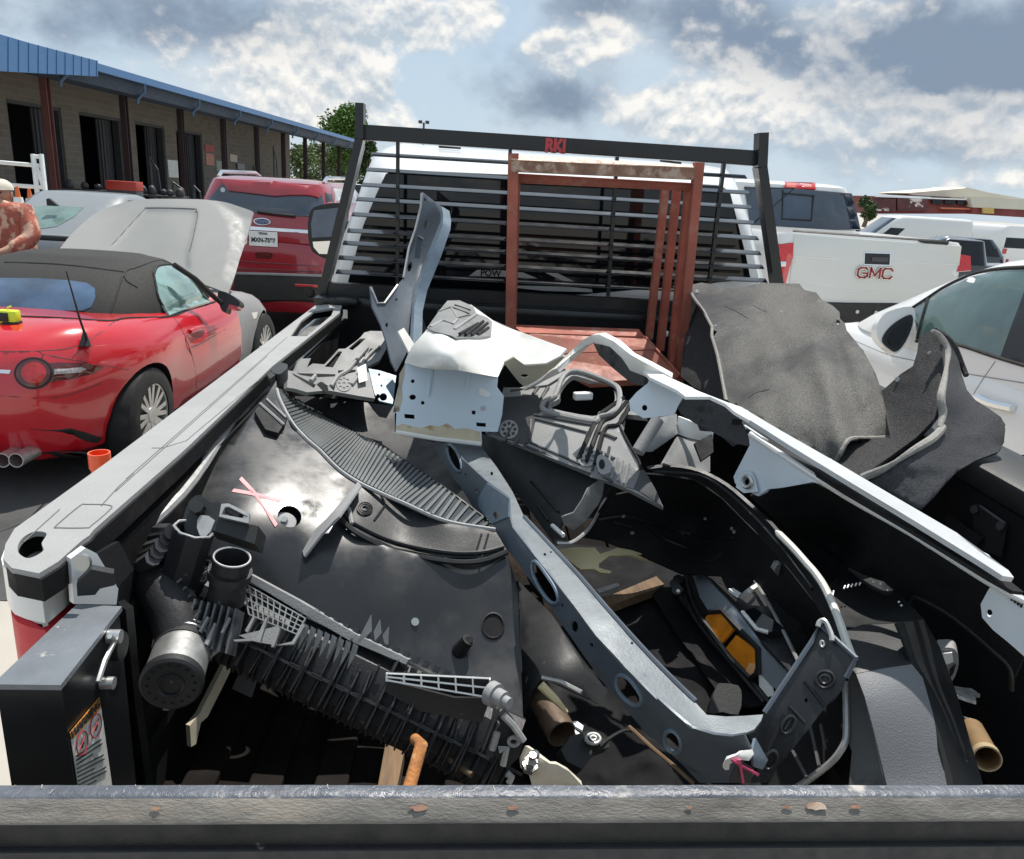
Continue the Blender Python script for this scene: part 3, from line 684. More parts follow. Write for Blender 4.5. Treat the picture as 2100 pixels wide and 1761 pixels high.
cc_ = sum(corner, Vector())/len(corner)
bm = bmesh.new(); quad_slab(bm, [cc_.lerp(p, .93)+Vector((0, 0, z0-z1-.001)) for p in corner], (0, 0, -.36)); fin(bm, 'tail_lamp', 'lamp_red', trk, smooth=40)
sheet('latch_post', G((365, 215), (440, 160), (500, 190), (560, 290), (610, 370), (600, 452), (380, 448)), [(*G((380, 300))[0], 'y', .86), (*G((600, 300))[0], 'y', .90), (*G((400, 450))[0], 'y', .86)], 'white_paint', .01, trk)
sheet('latch_post', G((500, 190), (612, 125), (690, 270), (610, 360)), [(*G((500, 190))[0], 'y', .90), (*G((612, 125))[0], 'y', .93), (*G((690, 270))[0], 'y', .93)], 'dull_black', .01, trk)
lp = Field([(*G((400, 350))[0], 'y', .842), (*G((590, 290))[0], 'y', .855), (*G((400, 410))[0], 'y', .842)])
sheet('striker', G((395, 345), (470, 270), (585, 293), (592, 352), (515, 370), (490, 402), (398, 408)), lp, 'black_plastic', .012, trk)
sheet('striker', G((395, 343), (445, 290), (500, 268), (590, 292), (520, 320), (500, 352), (398, 352)), [(*G((395, 343))[0], 'z', 1.262), (*G((590, 292))[0], 'z', 1.262), (*G((500, 268))[0], 'z', 1.266)], 'rail_plastic', .006, trk)
bm = bmesh.new(); disc(bm, lp.p(G((430, 230))[0], .004), (0, -1, .2), .010, .006, 16); fin(bm, 'bolt', 'bolt', trk, smooth=40)
# ------------------------------------------------------------------ cab
ring_px = B((40, 1010), (45, 880), (130, 640), (215, 405), (245, 335), (300, 300), (360, 283), (1000, 330), (1700, 378), (1795, 392), (1835, 440), (1905, 640), (1962, 880), (1975, 1010))
inner_px = B((125, 1010), (130, 885), (195, 645), (280, 450), (300, 418), (318, 404), (340, 396), (1000, 424), (1755, 463), (1790, 475), (1815, 500), (1850, 640), (1900, 880), (1910, 1010))
yo = [3.26, 3.27, 3.30, 3.40, 3.48, 3.58, 3.66, 3.70, 3.66, 3.58, 3.48, 3.33, 3.27, 3.26]
ring = [P3(v, 'y', y) for v, y in zip(ring_px, yo)]; rin_ = [P3(v, 'y', 3.212) for v in inner_px]; ring[0].z = ring[-1].z = rin_[0].z = rin_[-1].z = 1.2
bm = bmesh.new(); secs = [[bm.verts.new(p) for p in rin_], [bm.verts.new(p.lerp(q, .5)+Vector((0, -.03, .012 if p.z > 1.8 else 0))) for p, q in zip(rin_, ring)], [bm.verts.new(p) for p in ring]]
cx = sum(p.x for p in ring)/len(ring)
for dy, sx, dz in ((.5, 1.03, .02), (1.3, 1.03, .015), (1.9, 1.02, -.06), (2.6, 1.0, -.5)):
    secs.append([bm.verts.new((cx+(p.x-cx)*sx, 3.4+(p.y-3.4)*.5+dy, p.z+(dz if p.z > 1.45 else 0))) for i, p in enumerate(ring)])
for a, b in zip(secs, secs[1:]):
    for i in range(len(ring)-1): bm.faces.new((a[i], a[i+1], b[i+1], b[i]))
bm.faces.new(secs[0]); bm.faces.new(secs[-1][::-1])
cab = fin(bm, 'cab', 'white_paint', trk, smooth=35)
win = B((132, 890), (165, 770), (200, 640), (250, 520), (298, 415), (335, 398), (1000, 428), (1770, 468), (1815, 500), (1850, 640), (1885, 780), (1905, 880), (1000, 960), (140, 930))
wf = Field([(*p, 'y', 3.207) for p in B((132, 890), (335, 398), (1815, 500), (1905, 880))])
rw = sheet('rear_window', win, wf, 'glass_dark', .012, trk, g=60)
M['decal'] = mat('decal', (.55, .55, .54), .5)
for pts in (((665, 864), (700, 838), (800, 838), (905, 850), (968, 876), (900, 872), (820, 868)), ((1000, 850), (1055, 852), (1130, 890), (1080, 886)), ((865, 906), (1100, 912), (1205, 922), (1210, 936), (1000, 930), (880, 918))):
    sheet('window_decal', B(*pts), wf, 'decal', .001, rw, off=.002)
lettering('window_decal', 'POW', .035, wf.p(B((760, 853))[0], .0045), (1, 0, 0), (0, 0, 1), 'black_plastic', rw, .0004, bold=.001)
for pts in (((530, 290), (630, 298), (628, 306), (532, 300)), ((1505, 352), (1600, 362), (1600, 372), (1508, 362))):
    sheet('roof_marker', B(*pts), [(*p, 'y', 3.60) for p in B((530, 290), (1600, 362), (1508, 400))], 'black_plastic', .01, trk)
# tow mirror
mf = [(*p, 'y', 4.5) for p in A((1800, 1200), (2000, 1190), (1800, 1480))]
mo = catmull(A((1835, 1205), (2000, 1188), (2010, 1300), (1935, 1492), (1850, 1486), (1805, 1430), (1795, 1290)), True, 4)
mir = sheet('mirror', mo, mf, 'black_plastic', .09, trk)
sheet('mirror_glass', A((1830, 1225), (1980, 1208), (1975, 1290), (1950, 1378), (1818, 1385), (1812, 1300)), mf, mat('mirror_glass', (.10, .13, .18), .06, metal=.6, var=.2), .004, mir, off=.006)
sheet('mirror_glass', A((1822, 1408), (1940, 1402), (1905, 1480), (1860, 1478), (1828, 1440)), mf, 'chrome', .004, mir, off=.006)
tube('mirror_arm', [P3(A((1985, 1300))[0], 'y', 4.5), P3(A((2060, 1330))[0], 'y', 4.55)], .03, 'black_plastic', mir)
# ================================================================== headache rack
rk_ = thing('headache_rack', 'black steel louvred rack standing between the truck bed and cab', 'truck rack', (.28, 3.05, RZ))
YR = 3.05
def py(v, y=YR): return P3(v, 'y', y)
def bpt(x, y, yy=YR): return py(B((x, y))[0], yy)
pl = [bpt(10, 985), bpt(30, 890), bpt(188, 262), bpt(187, 105)]
def flatbar(name, pts, w, dpt, mt, parent):
    bm = bmesh.new()
    for a, b in zip(pts, pts[1:]): bm_bar(bm, a, b, w, dpt, (0, 1, 0))
    return fin(bm, name, mt, parent)
flatbar('post', [bpt(8, 1000), bpt(186, 262)], .030, .06, 'black_paint', rk_); flatbar('post_tip', [bpt(186, 262), bpt(187, 105)], .030, .06, 'black_paint', rk_)
flatbar('post', [bpt(2032, 1000), bpt(1946, 385)], .036, .06, 'black_paint', rk_); flatbar('post_tip', [bpt(1946, 385), bpt(1952, 235)], .036, .06, 'black_paint', rk_)
# inner sides of the posts, sunlight on them put into a pale colour
M['flange'] = mat('flange', (.42, .42, .42), .5, var=.2, vs=20)
flatbar('flange', [bpt(60, 860, 3.09), bpt(200, 290, 3.09)], .010, .03, 'flange', rk_); flatbar('flange', [bpt(1925, 385, 3.09), bpt(1990, 760, 3.09)], .016, .03, 'flange', rk_)
bm = bmesh.new(); q = [bpt(190, 196), bpt(1944, 312), bpt(1944, 380), bpt(190, 264)]; quad_slab(bm, q, (0, .05, 0)); bmesh.ops.bevel(bm, geom=list(bm.edges), offset=.004, segments=2, affect='EDGES')
tb = fin(bm, 'top_bar', 'black_paint', rk_, smooth=30)
M['logo_red'] = mat('logo_red', (.50, .06, .07), .5)
lx = bpt(1100, 300)-bpt(990, 293)
lettering('logo', 'RKI', .066, (bpt(990, 289)+bpt(1100, 296))/2+Vector((0, -.0035, -.002)), lx, (0, 0, 1), 'logo_red', tb, .001, bold=.0035, sx=.82, space=.92)
for x0, x1, y0, y1 in ((1018, 1040, 300, 312), (1058, 1078, 302, 311)):
    bm = bmesh.new(); quad_slab(bm, [bpt(x0, y0, YR-.002), bpt(x1-6, y0, YR-.002), bpt(x1+4, y1, YR-.002), bpt(x0+14, y1, YR-.002)], (0, .001, 0)); fin(bm, 'logo', 'logo_red', tb)
for a, b in (((352, 275), (350, 900)), ((846, 305), (834, 940)), ((1316, 340), (1276, 960)), ((1786, 368), (1722, 900))): flatbar('vertical_bar', [bpt(*a), bpt(*b)], .013, .02, 'black_paint', rk_)
Ls = [(235, 328), (215, 395), (195, 462), (170, 525), (150, 592), (130, 664), (110, 718), (90, 783), (80, 845)]
Rs = [(1885, 428), (1900, 498), (1908, 562), (1922, 630), (1937, 698), (1948, 764), (1960, 825), (1975, 885), (1985, 945)]
for (a, b) in zip(Ls, Rs):
    p, q = bpt(*a, YR-.005), bpt(*b, YR-.005); bm = bmesh.new(); bm_bar(bm, p, q, .004, .034, (0, .93, .36)); bmesh.ops.bevel(bm, geom=list(bm.edges), offset=.0012, segments=1, affect='EDGES')
    fin(bm, 'louver', 'black_gloss' if 'black_gloss' in M else 'black_paint', rk_)
bm = bmesh.new(); quad_slab(bm, [bpt(25, 893, 3.03), bpt(840, 938, 3.03), bpt(2010, 1000, 3.03), bpt(2020, 1090, 3.03), bpt(840, 1016, 3.03), bpt(12, 985, 3.03)], (0, .04, 0)); fin(bm, 'bottom_plate', 'black_paint', rk_)
bm = bmesh.new(); quad_slab(bm, [bpt(60, 952, 3.0), bpt(118, 955, 3.0), bpt(120, 990, 3.0), bpt(50, 985, 3.0)], (0, .02, 0)); fin(bm, 'mount_bracket', 'flange', rk_)
box('mount_foot', P3(D((1850, 350))[0], 'z', RZ)+Vector((.02, 0, .012)), (.16, .16, .024), M['black_paint'], rk_, bev=.004)
# ================================================================== rust red steel frame
rf = thing('steel_rack', 'rust red painted steel frame with a brown rusted top beam, leaning on the rack', 'steel frame', tuple(P3(B((1250, 1150))[0], 'y', 2.8)))
def rfbar(name, a, b, w, dpt, y, mt='rust_frame'): return flatbar(name, [bpt(*a, y), bpt(*b, y)], w, dpt, mt, rf)
ext = lambda a, b, t: (a[0]+(b[0]-a[0])*t, a[1]+(b[1]-a[1])*t)
rfbar('post', (860, 325), (846, 1100), .034, .035, 2.72); rfbar('post', (1676, 365), (1584, 1330), .030, .04, 2.70)
bm = bmesh.new(); quad_slab(bm, [bpt(848, 350, 2.70), bpt(1690, 388, 2.68), bpt(1690, 442, 2.68), bpt(848, 405, 2.70)], (0, .06, 0)); fin(bm, 'top_beam', 'rust_dark', rf)
bm = bmesh.new(); quad_slab(bm, [bpt(852, 330, 2.73), bpt(1688, 378, 2.71), bpt(1690, 392, 2.68), bpt(850, 352, 2.695)], (0, .012, -.004)); fin(bm, 'beam_edge', mat('rust_pale', (.62, .45, .36), .6, var=.3, vs=20, col2=(.35, .15, .1), th=.55, soft=.1, s2=40), rf)
bm = bmesh.new(); quad_slab(bm, [bpt(872, 412, 2.76), bpt(1655, 455, 2.74), bpt(1655, 492, 2.74), bpt(872, 455, 2.76)], (0, .03, 0)); bmesh.ops.bevel(bm, geom=list(bm.edges), offset=.006, segments=2, affect='EDGES'); fin(bm, 'inner_rail', 'rust_frame', rf, smooth=30)
rfbar('inner_post', (880, 440), (862, 1095), .016, .03, 2.77)
for i, (a, b, y) in enumerate((((1636, 470), (1556, 1260), 2.78), ((1580, 480), (1505, 1190), 2.85), ((1528, 485), (1456, 1140), 2.92))): rfbar('inner_post', a, b, .026 if i else .03, .03, y)
bm = bmesh.new(); quad_slab(bm, [bpt(858, 1078, 2.80), bpt(1412, 1098, 2.80), bpt(1445, 1140, 2.74), bpt(900, 1118, 2.70)], (0, .0, -.02)); quad_slab(bm, [bpt(930, 1118, 2.66), bpt(1440, 1140, 2.70), bpt(1485, 1185, 2.66), bpt(960, 1210, 2.60)], (0, .0, -.02)); fin(bm, 'base_plate', 'rust_frame', rf)
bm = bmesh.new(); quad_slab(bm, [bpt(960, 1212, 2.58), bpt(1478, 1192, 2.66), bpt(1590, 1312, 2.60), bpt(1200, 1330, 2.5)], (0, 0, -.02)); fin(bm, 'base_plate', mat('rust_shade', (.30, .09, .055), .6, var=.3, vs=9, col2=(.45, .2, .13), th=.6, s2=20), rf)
bm = bmesh.new(); bm_bar(bm, bpt(905, 1120, 2.69), bpt(1440, 1137, 2.71), .008, .012); bm_bar(bm, bpt(1440, 1137, 2.71), bpt(1590, 1305, 2.6), .01, .012); fin(bm, 'base_edge', 'rust_frame', rf)
tag(box('round_knob', bpt(1530, 1118, 2.86), (.02, .02, .022), M['trim_white'], None, bev=.006), 'small white round knob beside the red frame posts', 'knob')
# ================================================================== lift gate at the tail of the bed
lg = thing('lift_gate', 'black scuffed steel lift gate across the tail of the truck with its square end post', 'lift gate', (.1, .66, .8))
def worn(name, base, top_wear, th): return mat(name, base, .35, var=.25, vs=9, bump=.35, bs=170, col2=top_wear, th=th, soft=.07, s2=16, rvar=.25)
M['gate_top'] = worn('gate_top', (.085, .095, .115), (.36, .34, .31), .60); M['gate_edge'] = mat('gate_edge', (.155, .145, .13), .75, var=.45, vs=30, bump=.5, bs=420, col2=(.27, .235, .195), th=.5, soft=.25, s2=14, stretch=(.35, 1, 1)); M['gate_face'] = mat('gate_face', (.013, .013, .014), .65, var=.4, vs=14, bump=.3, bs=200, col2=(.16, .15, .14), th=.70, soft=.05, s2=30)
a0, a1 = P3((-420, 1610), 'z', 1.31), P3((2560, 1610), 'z', 1.31); ax_ = (a1-a0).normalized(); bk = Vector((ax_.y, -ax_.x, 0))     # bk points to the viewer
def strip(name, o0, o1, mt, t):
    bm = bmesh.new(); q = []
    for e, o in ((a0, o0), (a1, o0), (a1, o1), (a0, o1)): q.append(e+bk*o[0]+Vector((0, 0, o[1])))
    quad_slab(bm, q, t); 
    return fin(bm, name, mt, lg)
M['gate_face'] = M['gate_face']
bm = bmesh.new(); NS = 420; prof_g = [(0, -.012), (0, 0), (.010, .0006), (.0195, .0), (.0235, -.002), (.032, -.0105), (.0400, -.0185), (.0435, -.0225), (.0455, -.0265), (.0465, -.032), (.0468, -.045), (.047, -.0625), (.036, -.0625)]
prof_g = [(o*.66, h*.66) for o, h in prof_g]; rows = []
for k in range(NS+1):
    e = a0.lerp(a1, k/NS); row = []
    for q, (o, h) in enumerate(prof_g):
        d = .0011*mnoise.noise(Vector((e.x*9, q*.35, 0)))+.0007*mnoise.noise(Vector((e.x*55, q*.9, 3))); row.append(bm.verts.new(e+bk*(o+d*.6)+Vector((0, 0, h+d))))
    rows.append(row)
for k in range(NS):
    for q in range(len(prof_g)-1):
        f = bm.faces.new((rows[k][q], rows[k][q+1], rows[k+1][q+1], rows[k+1][q])); x = a0.lerp(a1, k/NS).x
        jig = 1.1*mnoise.noise(Vector((x*30, 0, 0)))+.7*mnoise.noise(Vector((x*90, 5, 0)))
        f.material_index = 0 if q+.6*mnoise.noise(Vector((x*14, 2, 0))) < 3.4 else (1 if q+.25*jig < 7.5 else 2)
bm.faces.new(rows[0]); bm.faces.new(rows[-1][::-1])
topf = fin(bm, 'top_face', 'gate_top', lg, smooth=50); topf.data.materials.append(M['gate_edge']); topf.data.materials.append(M['gate_face'])
strip('lower_step', (.0375, -.0418), (.039, -.30), mat('gate_low', (.035, .035, .037), .7, var=.2, vs=20), -bk*.012)
strip('lower_ledge', (.0312, -.0416), (.0373, -.0419), 'gate_face', (0, 0, -.006))
rnd = random.Random(4)
bm = bmesh.new()
for i in range(70):
    t = rnd.random(); o = rnd.uniform(.0, .011); p = a0.lerp(a1, t)+bk*o+Vector((0, 0, .0011)); l = rnd.uniform(.002, .009); an = rnd.uniform(.9, 2.2); d = (ax_*math.cos(an)+bk*math.sin(an))*l
    if o+l*math.sin(an) > .0125: continue
    bm_bar(bm, p, p+d, rnd.uniform(.0003, .0008), .0005)
scr = fin(bm, 'scratches', mat('bare_scratch', (.36, .34, .31), .6), lg); merge(topf, scr)
for px, s in (((860, 1655), .009), ((1675, 1672), .012), ((1050, 1672), .006), ((1610, 1668), .005), ((330, 1655), .005), ((1755, 1676), .006), ((1400, 1640), .004)):
    bm = bmesh.new(); c = a0+ax_*((P3(px, 'z', 1.295)-a0).dot(ax_)); c = c+bk*.0215+Vector((0, 0, -.0072)); n_ = (bk*.023+Vector((0, 0, .025))).normalized(); u = ax_; w = n_.cross(u)
    pts = [c+n_*.0022+u*math.cos(t)*s*rnd.uniform(.6, 1.2)+w*math.sin(t)*s*.33*rnd.uniform(.5, 1.2) for t in [2*math.pi*k/14 for k in range(14)]]; quad_slab(bm, pts, -n_*.001); fin(bm, 'rust_spot', 'rust_dark', lg)
# end post: box with scuffed top and a warning label on its side
tq = [P3(v, 'z', 1.37) for v in G((395, 450), (628, 460), (312, 866), (-40, 862))]
bm = bmesh.new(); quad_slab(bm, tq, (0, 0, -.006)); fin(bm, 'post_top', mat('post_top', (.20, .215, .235), .35, metal=.3, var=.2, vs=9, bump=.2, col2=(.55, .52, .48), th=.66, soft=.05, s2=40), lg)
cq = [tq[0].lerp(tq[2], .02), tq[1].lerp(tq[3], .03), tq[2].lerp(tq[0], .03), tq[3].lerp(tq[1], .02)]
bm = bmesh.new(); quad_slab(bm, [p+Vector((0, 0, -.0065)) for p in cq], (0, 0, -.40)); fin(bm, 'post_body', 'black_paint', lg)
# label lies on the post's right side plane
pn = (cq[1]-cq[2]).cross(Vector((0, 0, 1))).normalized()
def onpost(v, o=.002):
    r = Vector(ray(v)); pp = cq[1]+pn*(o if pn.dot(Vector(CP)-cq[1]) > 0 else -o); return Vector(CP)+r*((pp-Vector(CP)).dot(pn)/r.dot(pn))
def ppoly(name, pts, mt, parent, o, t=.0008):
    bm = bmesh.new(); q = [onpost(v, o) for v in G(*pts)]; s = pn if pn.dot(Vector(CP)-cq[1]) > 0 else -pn; quad_slab(bm, q, -s*t); return fin(bm, name, mt, parent)
M['label_white'] = mat('label_white', (.55, .54, .50), .5, var=.25, vs=40); M['label_orange'] = mat('label_orange', (.62, .25, .03), .5, var=.3, vs=60, col2=(.2, .1, .03), th=.58, s2=80); M['ink'] = mat('ink', (.03, .03, .03), .6); M['ink_red'] = mat('ink_red', (.35, .02, .03), .6)
lab = ppoly('warning_label', ((368, 1145), (522, 985), (580, 1400), (405, 1400)), 'label_white', lg, .0015)
ppoly('warning_strip', ((362, 1112), (512, 932), (522, 983), (372, 1146)), 'label_orange', lab, .002)
def pframe(c, dx, up): return onpost(G(c)[0], .0032), onpost(G((c[0]+dx[0], c[1]+dx[1]))[0], .0032)-onpost(G(c)[0], .0032), onpost(G((c[0]+up[0], c[1]+up[1]))[0], .0032)-onpost(G(c)[0], .0032)
o, xd, ud = pframe((445, 1040), (120, -140), (-10, -60)); lettering('warning_word', 'WARNING', .013, o, xd, ud, 'ink', lab, .0003, bold=.0004, sx=1.1)
for cx_, cy_ in ((424, 1165), (494, 1075)):
    ringp = [onpost(v, .0032) for v in circ(G((cx_, cy_))[0], 11, 25, 24, .15)]
    tube('prohibition_ring', ringp, .0007, 'ink_red', lab, 5, closed=True)
    tube('prohibition_bar', [onpost(v, .0032) for v in G((cx_-15, cy_+38), (cx_+15, cy_-38))], .0007, 'ink_red', lab, 5)
    ppoly('figure_mark', ((cx_-6, cy_+20), (cx_+4, cy_-15), (cx_+12, cy_-2), (cx_+2, cy_+28)), 'ink', lab, .0025, .0004)
for k in range(9):
    y = 1215+k*21; a, b = (392+k*2, y+18), (536+k*4, y-78 if k < 3 else y-60)
    tube('print_line', [onpost(v, .0022) for v in G(a, ext(a, b, .55 if k % 3 == 2 else .9))], .0009, 'ink', lab, 4)
# pin, hanging rod and side panel
tube('pin_rod', [onpost(v, .012) for v in G((565, 615), (590, 640), (540, 740), (505, 850))], .003, 'alu', lg, 6)
pv = pn if pn.dot(Vector(CP)-cq[1]) > 0 else -pn
for c, r_ in (((558, 615), .008), ((522, 855), .007)): bm = bmesh.new(); disc(bm, onpost(G(c)[0], .002), pv, r_, .014, 14); fin(bm, 'pin_head', 'alu', lg, smooth=40)
bm = bmesh.new(); disc(bm, onpost(G((607, 665))[0], .001), pn if pn.dot(Vector(CP)-cq[1]) > 0 else -pn, .017, .006, 20); fin(bm, 'pivot', 'black_paint', lg, smooth=40)
spf = [(*G((610, 430))[0], 'y', .97), (*G((755, 1400))[0], 'y', .80), (*G((560, 1400))[0], 'y', .78)]
sheet('side_panel', G((600, 440), (648, 478), (700, 1000), (760, 1420), (470, 1420), (560, 700)), [(*G((600, 440))[0], 'x', -.462), (*G((760, 1420))[0], 'x', -.452), (*G((700, 1000))[0], 'x', -.452)], 'black_paint', .01, lg)
# ================================================================== vehicles
def sup(t, hw, y0, y1, e):
    c, s = math.cos(t), math.sin(t); f = lambda q: math.copysign(abs(q)**(2/e), q)
    return hw*f(c), (y0+y1)/2+(y1-y0)/2*f(s)
def ring_loft(bm, rings, n, cap=True):
    for a, b in zip(rings, rings[1:]):
        for i in range(n): bm.faces.new((a[i], a[(i+1) % n], b[(i+1) % n], b[i]))
    if cap: bm.faces.new(rings[0][::-1])
def carbody(name, rings, zb, ztop, mt, parent, arches=(), crown=.02, n=112, lat=None, hw_cut=1.2):
    """closed lower body: stacked plan outlines from the floor to the deck line; ztop(y) gives the deck height"""
    bm = bmesh.new(); R = []
    ext_ = list(rings); f, y0, y1, hw, e = rings[-1]
    for k in (.93, .75, .45, .15): ext_.append((1.0, (y0+y1)/2-(y1-y0)/2*k, (y0+y1)/2+(y1-y0)/2*k, hw*k, e))
    for j, (f, y0, y1, hw, e) in enumerate(ext_):
        ring = []
        for i in range(n):
            x, y = sup(2*math.pi*(i+.5)/n, hw, y0, y1, e)
            if lat: x, y = lat(x, y, f)
            z = zb+f*(ztop(y)-zb)
            if j >= len(rings): z += crown*(1-(abs(x)/rings[-1][3])**2)
            ring.append(bm.verts.new((x, y, z)))
        R.append(ring)
    ring_loft(bm, R, n); bm.faces.new(R[-1])
    o = fin(bm, name, mt, parent, True, smooth=42)
    if arches:
        bc = bmesh.new()
        for (y, r, z) in arches:
            for s in (-1, 1):
                xs = [s*(hw_cut-.55), s*(hw_cut+.3)]; bm_tube(bc, [(xs[0], y, z), (xs[1], y, z)], r, 36)
        bmesh.ops.recalc_face_normals(bc, faces=bc.faces); mc = bpy.data.meshes.new('cutter'); bc.to_mesh(mc); bc.free(); mc.materials.append(M['dull_black']); co = bpy.data.objects.new('cutter', mc); COL.objects.link(co)
        co.matrix_world = wmat(parent)
        md = o.modifiers.new('cut', 'BOOLEAN'); md.object = co; md.operation = 'DIFFERENCE'; md.solver = 'EXACT'; md.material_mode = 'TRANSFER'
        bake(o); bpy.data.objects.remove(co)
    return o
def greenhouse(name, levels, mt, parent, n=88, dome=.03):
    bm = bmesh.new(); R = []; lv = list(levels); z, y0, y1, hw, e = lv[-1]
    for k, dz in ((.92, .5), (.7, .85), (.35, 1.0)): lv.append((z+dome*dz, (y0+y1)/2-(y1-y0)/2*k, (y0+y1)/2+(y1-y0)/2*k, hw*k, e))
    for (z, y0, y1, hw, e) in lv: R.append([bm.verts.new((*sup(2*math.pi*(i+.5)/n, hw, y0, y1, e), z)) for i in range(n)])
    ring_loft(bm, R, n); bm.faces.new(R[-1]); return fin(bm, name, mt, parent, True, smooth=42)
def glass_from(src, parent, mt, sel, name='window', off=.006):
    bm = bmesh.new(); bm.from_mesh(src.data); bm.normal_update()
    bmesh.ops.delete(bm, geom=[f for f in bm.faces if not sel(f.calc_center_median(), f.normal)], context='FACES')
    if not bm.faces: bm.free(); return
    bm.normal_update()
    for v in bm.verts: v.co += v.normal*off
    me = bpy.data.meshes.new(name); bm.to_mesh(me); bm.free(); me.shade_smooth(); return new_obj(name, me, mt, parent, True)
WH = {}
def wheel(parent, loc, r, w, side, spokes=7, rim='alu'):
    """tyre with a spoked rim; side = +1/-1 is the outer face"""
    bm = bmesh.new(); n = 36; prof_ = [(-.5, .66), (-.5, .9), (-.42, .98), (-.25, 1), (.25, 1), (.42, .98), (.5, .9), (.5, .66)]
    R = [[bm.verts.new((loc[0]+p*w, loc[1]+q*r*math.cos(a), loc[2]+q*r*math.sin(a))) for a in [2*math.pi*i/n for i in range(n)]] for p, q in prof_]
    for a, b in zip(R+[], R[1:]+[R[0]]):
        for i in range(n): bm.faces.new((a[i], a[(i+1) % n], b[(i+1) % n], b[i]))
    wo_ = bpy.data.objects.new('wheel', None); COL.objects.link(wo_); wo_.parent = parent; MATS[wo_.name] = wmat(parent)
    fin(bm, 'tyre', 'rubber', wo_, True, smooth=40)
    bm = bmesh.new(); x = loc[0]+side*w*.42
    bm_tube(bm, [(loc[0]-side*w*.3, loc[1], loc[2]), (loc[0]-side*w*.25, loc[1], loc[2])], r*.66, 30)
    def rg(q, xx): return [bm.verts.new((xx, loc[1]+q*r*math.cos(a), loc[2]+q*r*math.sin(a))) for a in [2*math.pi*i/n for i in range(n)]]
    Q = [rg(.70, x+side*.01), rg(.63, x+side*.004), rg(.60, x-side*.06), rg(.64, x-side*.10)]
    for a, b in zip(Q, Q[1:]):
        for i in range(n): bm.faces.new((a[i], a[(i+1) % n], b[(i+1) % n], b[i]))
    for k in range(spokes):
        for da in (-.10, .10):
            a = 2*math.pi*k/spokes+da; b = 2*math.pi*k/spokes+da*1.7
            bm_bar(bm, (x-side*.02, loc[1]+.10*r*math.cos(a), loc[2]+.10*r*math.sin(a)), (x-side*.01, loc[1]+.63*r*math.cos(b), loc[2]+.63*r*math.sin(b)), .03, .03, (1, 0, 0))
    bm_tube(bm, [(x-side*.05, loc[1], loc[2]), (x, loc[1], loc[2])], r*.17, 18); fin(bm, 'rim', rim, wo_, True, smooth=35)
    return wo_
def lerp_fn(pts):
    xs = [p[0] for p in pts]; ys = [p[1] for p in pts]
    def f(y): 
        # smooth (monotone enough) interpolation
        i = 0
        if y <= xs[0]: return ys[0]
        if y >= xs[-1]: return ys[-1]
        while xs[i+1] < y: i += 1
        t = (y-xs[i])/(xs[i+1]-xs[i]); t = t*t*(3-2*t); return ys[i]*(1-t)+ys[i+1]*t
    return f
# ------------------------------------------------------------------ red convertible
cv = thing('convertible_car', 'red convertible with a black soft top and its silver hood raised', 'car', (-2.90, 5.05, 0), -.055)
zt_ = lerp_fn([(-.80, .76), (-.62, .90), (-.35, .955), (.3, .93), (1.5, .91), (1.9, .86), (2.7, .76), (3.1, .62)])
def haunch(x, y, f):
    b = .055*math.exp(-((y-.02)/.42)**2)*max(0, 1-abs(f-.72)/.5)+.03*math.exp(-((y-2.32)/.4)**2)*max(0, 1-abs(f-.72)/.5)
    w = -.05*math.exp(-((y-1.1)/.5)**2)*max(0, 1-abs(f-.45)/.4)
    return x+math.copysign(b+w, x) if abs(x) > .3 else x, y
body = carbody('body', [(0, -.62, 3.0, .70, 4.5), (.06, -.66, 3.05, .78, 4.2), (.28, -.74, 3.12, .83, 3.8), (.55, -.78, 3.13, .845, 3.5), (.75, -.77, 3.10, .84, 3.4), (.88, -.735, 3.05, .80, 3.4), (.96, -.69, 2.98, .745, 3.5), (1.0, -.62, 2.9, .66, 3.6)], .18, zt_, 'red_paint', cv, [(0, .345, .315), (2.31, .345, .315)], .02, 140, haunch, .80)
bv = bvh_of(body)
# front part carries silver primer fenders
def split(o, name, mt, parent, keep):
    bm = bmesh.new(); bm.from_mesh(o.data); bmesh.ops.bisect_plane(bm, geom=bm.verts[:]+bm.edges[:]+bm.faces[:], plane_co=(0, 1.70, 0), plane_no=(0, 1, .12)); b2 = bm.copy()
    pl = lambda f: (f.calc_center_median()-Vector((0, 1.70, 0))).dot(Vector((0, 1, .12))) > 0
    bmesh.ops.delete(bm, geom=[f for f in bm.faces if pl(f)], context='FACES'); bmesh.ops.delete(b2, geom=[f for f in b2.faces if not pl(f)], context='FACES')
    ms = list(o.data.materials); bm.to_mesh(o.data); bm.free(); me = bpy.data.meshes.new(name); b2.to_mesh(me); b2.free(); p = new_obj(name, me, None, parent, True)
    for k, q in enumerate(ms): me.materials.append(M[mt] if k == 0 else q)
    for x in (o.data, me): x.shade_smooth(); x.set_sharp_from_angle(angle=math.radians(42))
    return p
M['primer'] = mat('primer', (.24, .24, .24), .5, var=.05)
fen = split(body, 'front_fender', 'primer', cv, None); fen['label'] = 'unpainted grey front end and fenders'
for y in (0, 2.31):
    for s in (-1, 1): wheel(cv, (s*.745, y, .315), .315, .20, s, 8)
st = greenhouse('soft_top', [(.90, .02, 1.72, .735, 3.6), (.96, .05, 1.70, .73, 3.4), (1.06, .15, 1.52, .68, 3.2), (1.15, .30, 1.36, .61, 3.0), (1.205, .46, 1.25, .53, 2.8), (1.228, .56, 1.16, .44, 2.8)], 'canvas', cv, 120, .022)
bst = bvh_of(st); ball = bvh_of(body, fen, st)
M['glass_sky'] = mat('glass_sky', (.05, .09, .16), .05, coat=1.0, var=.5, vs=3); M['glass_mint'] = mat('glass_mint', (.20, .32, .29), .05, coat=1.0, var=.35, vs=3)
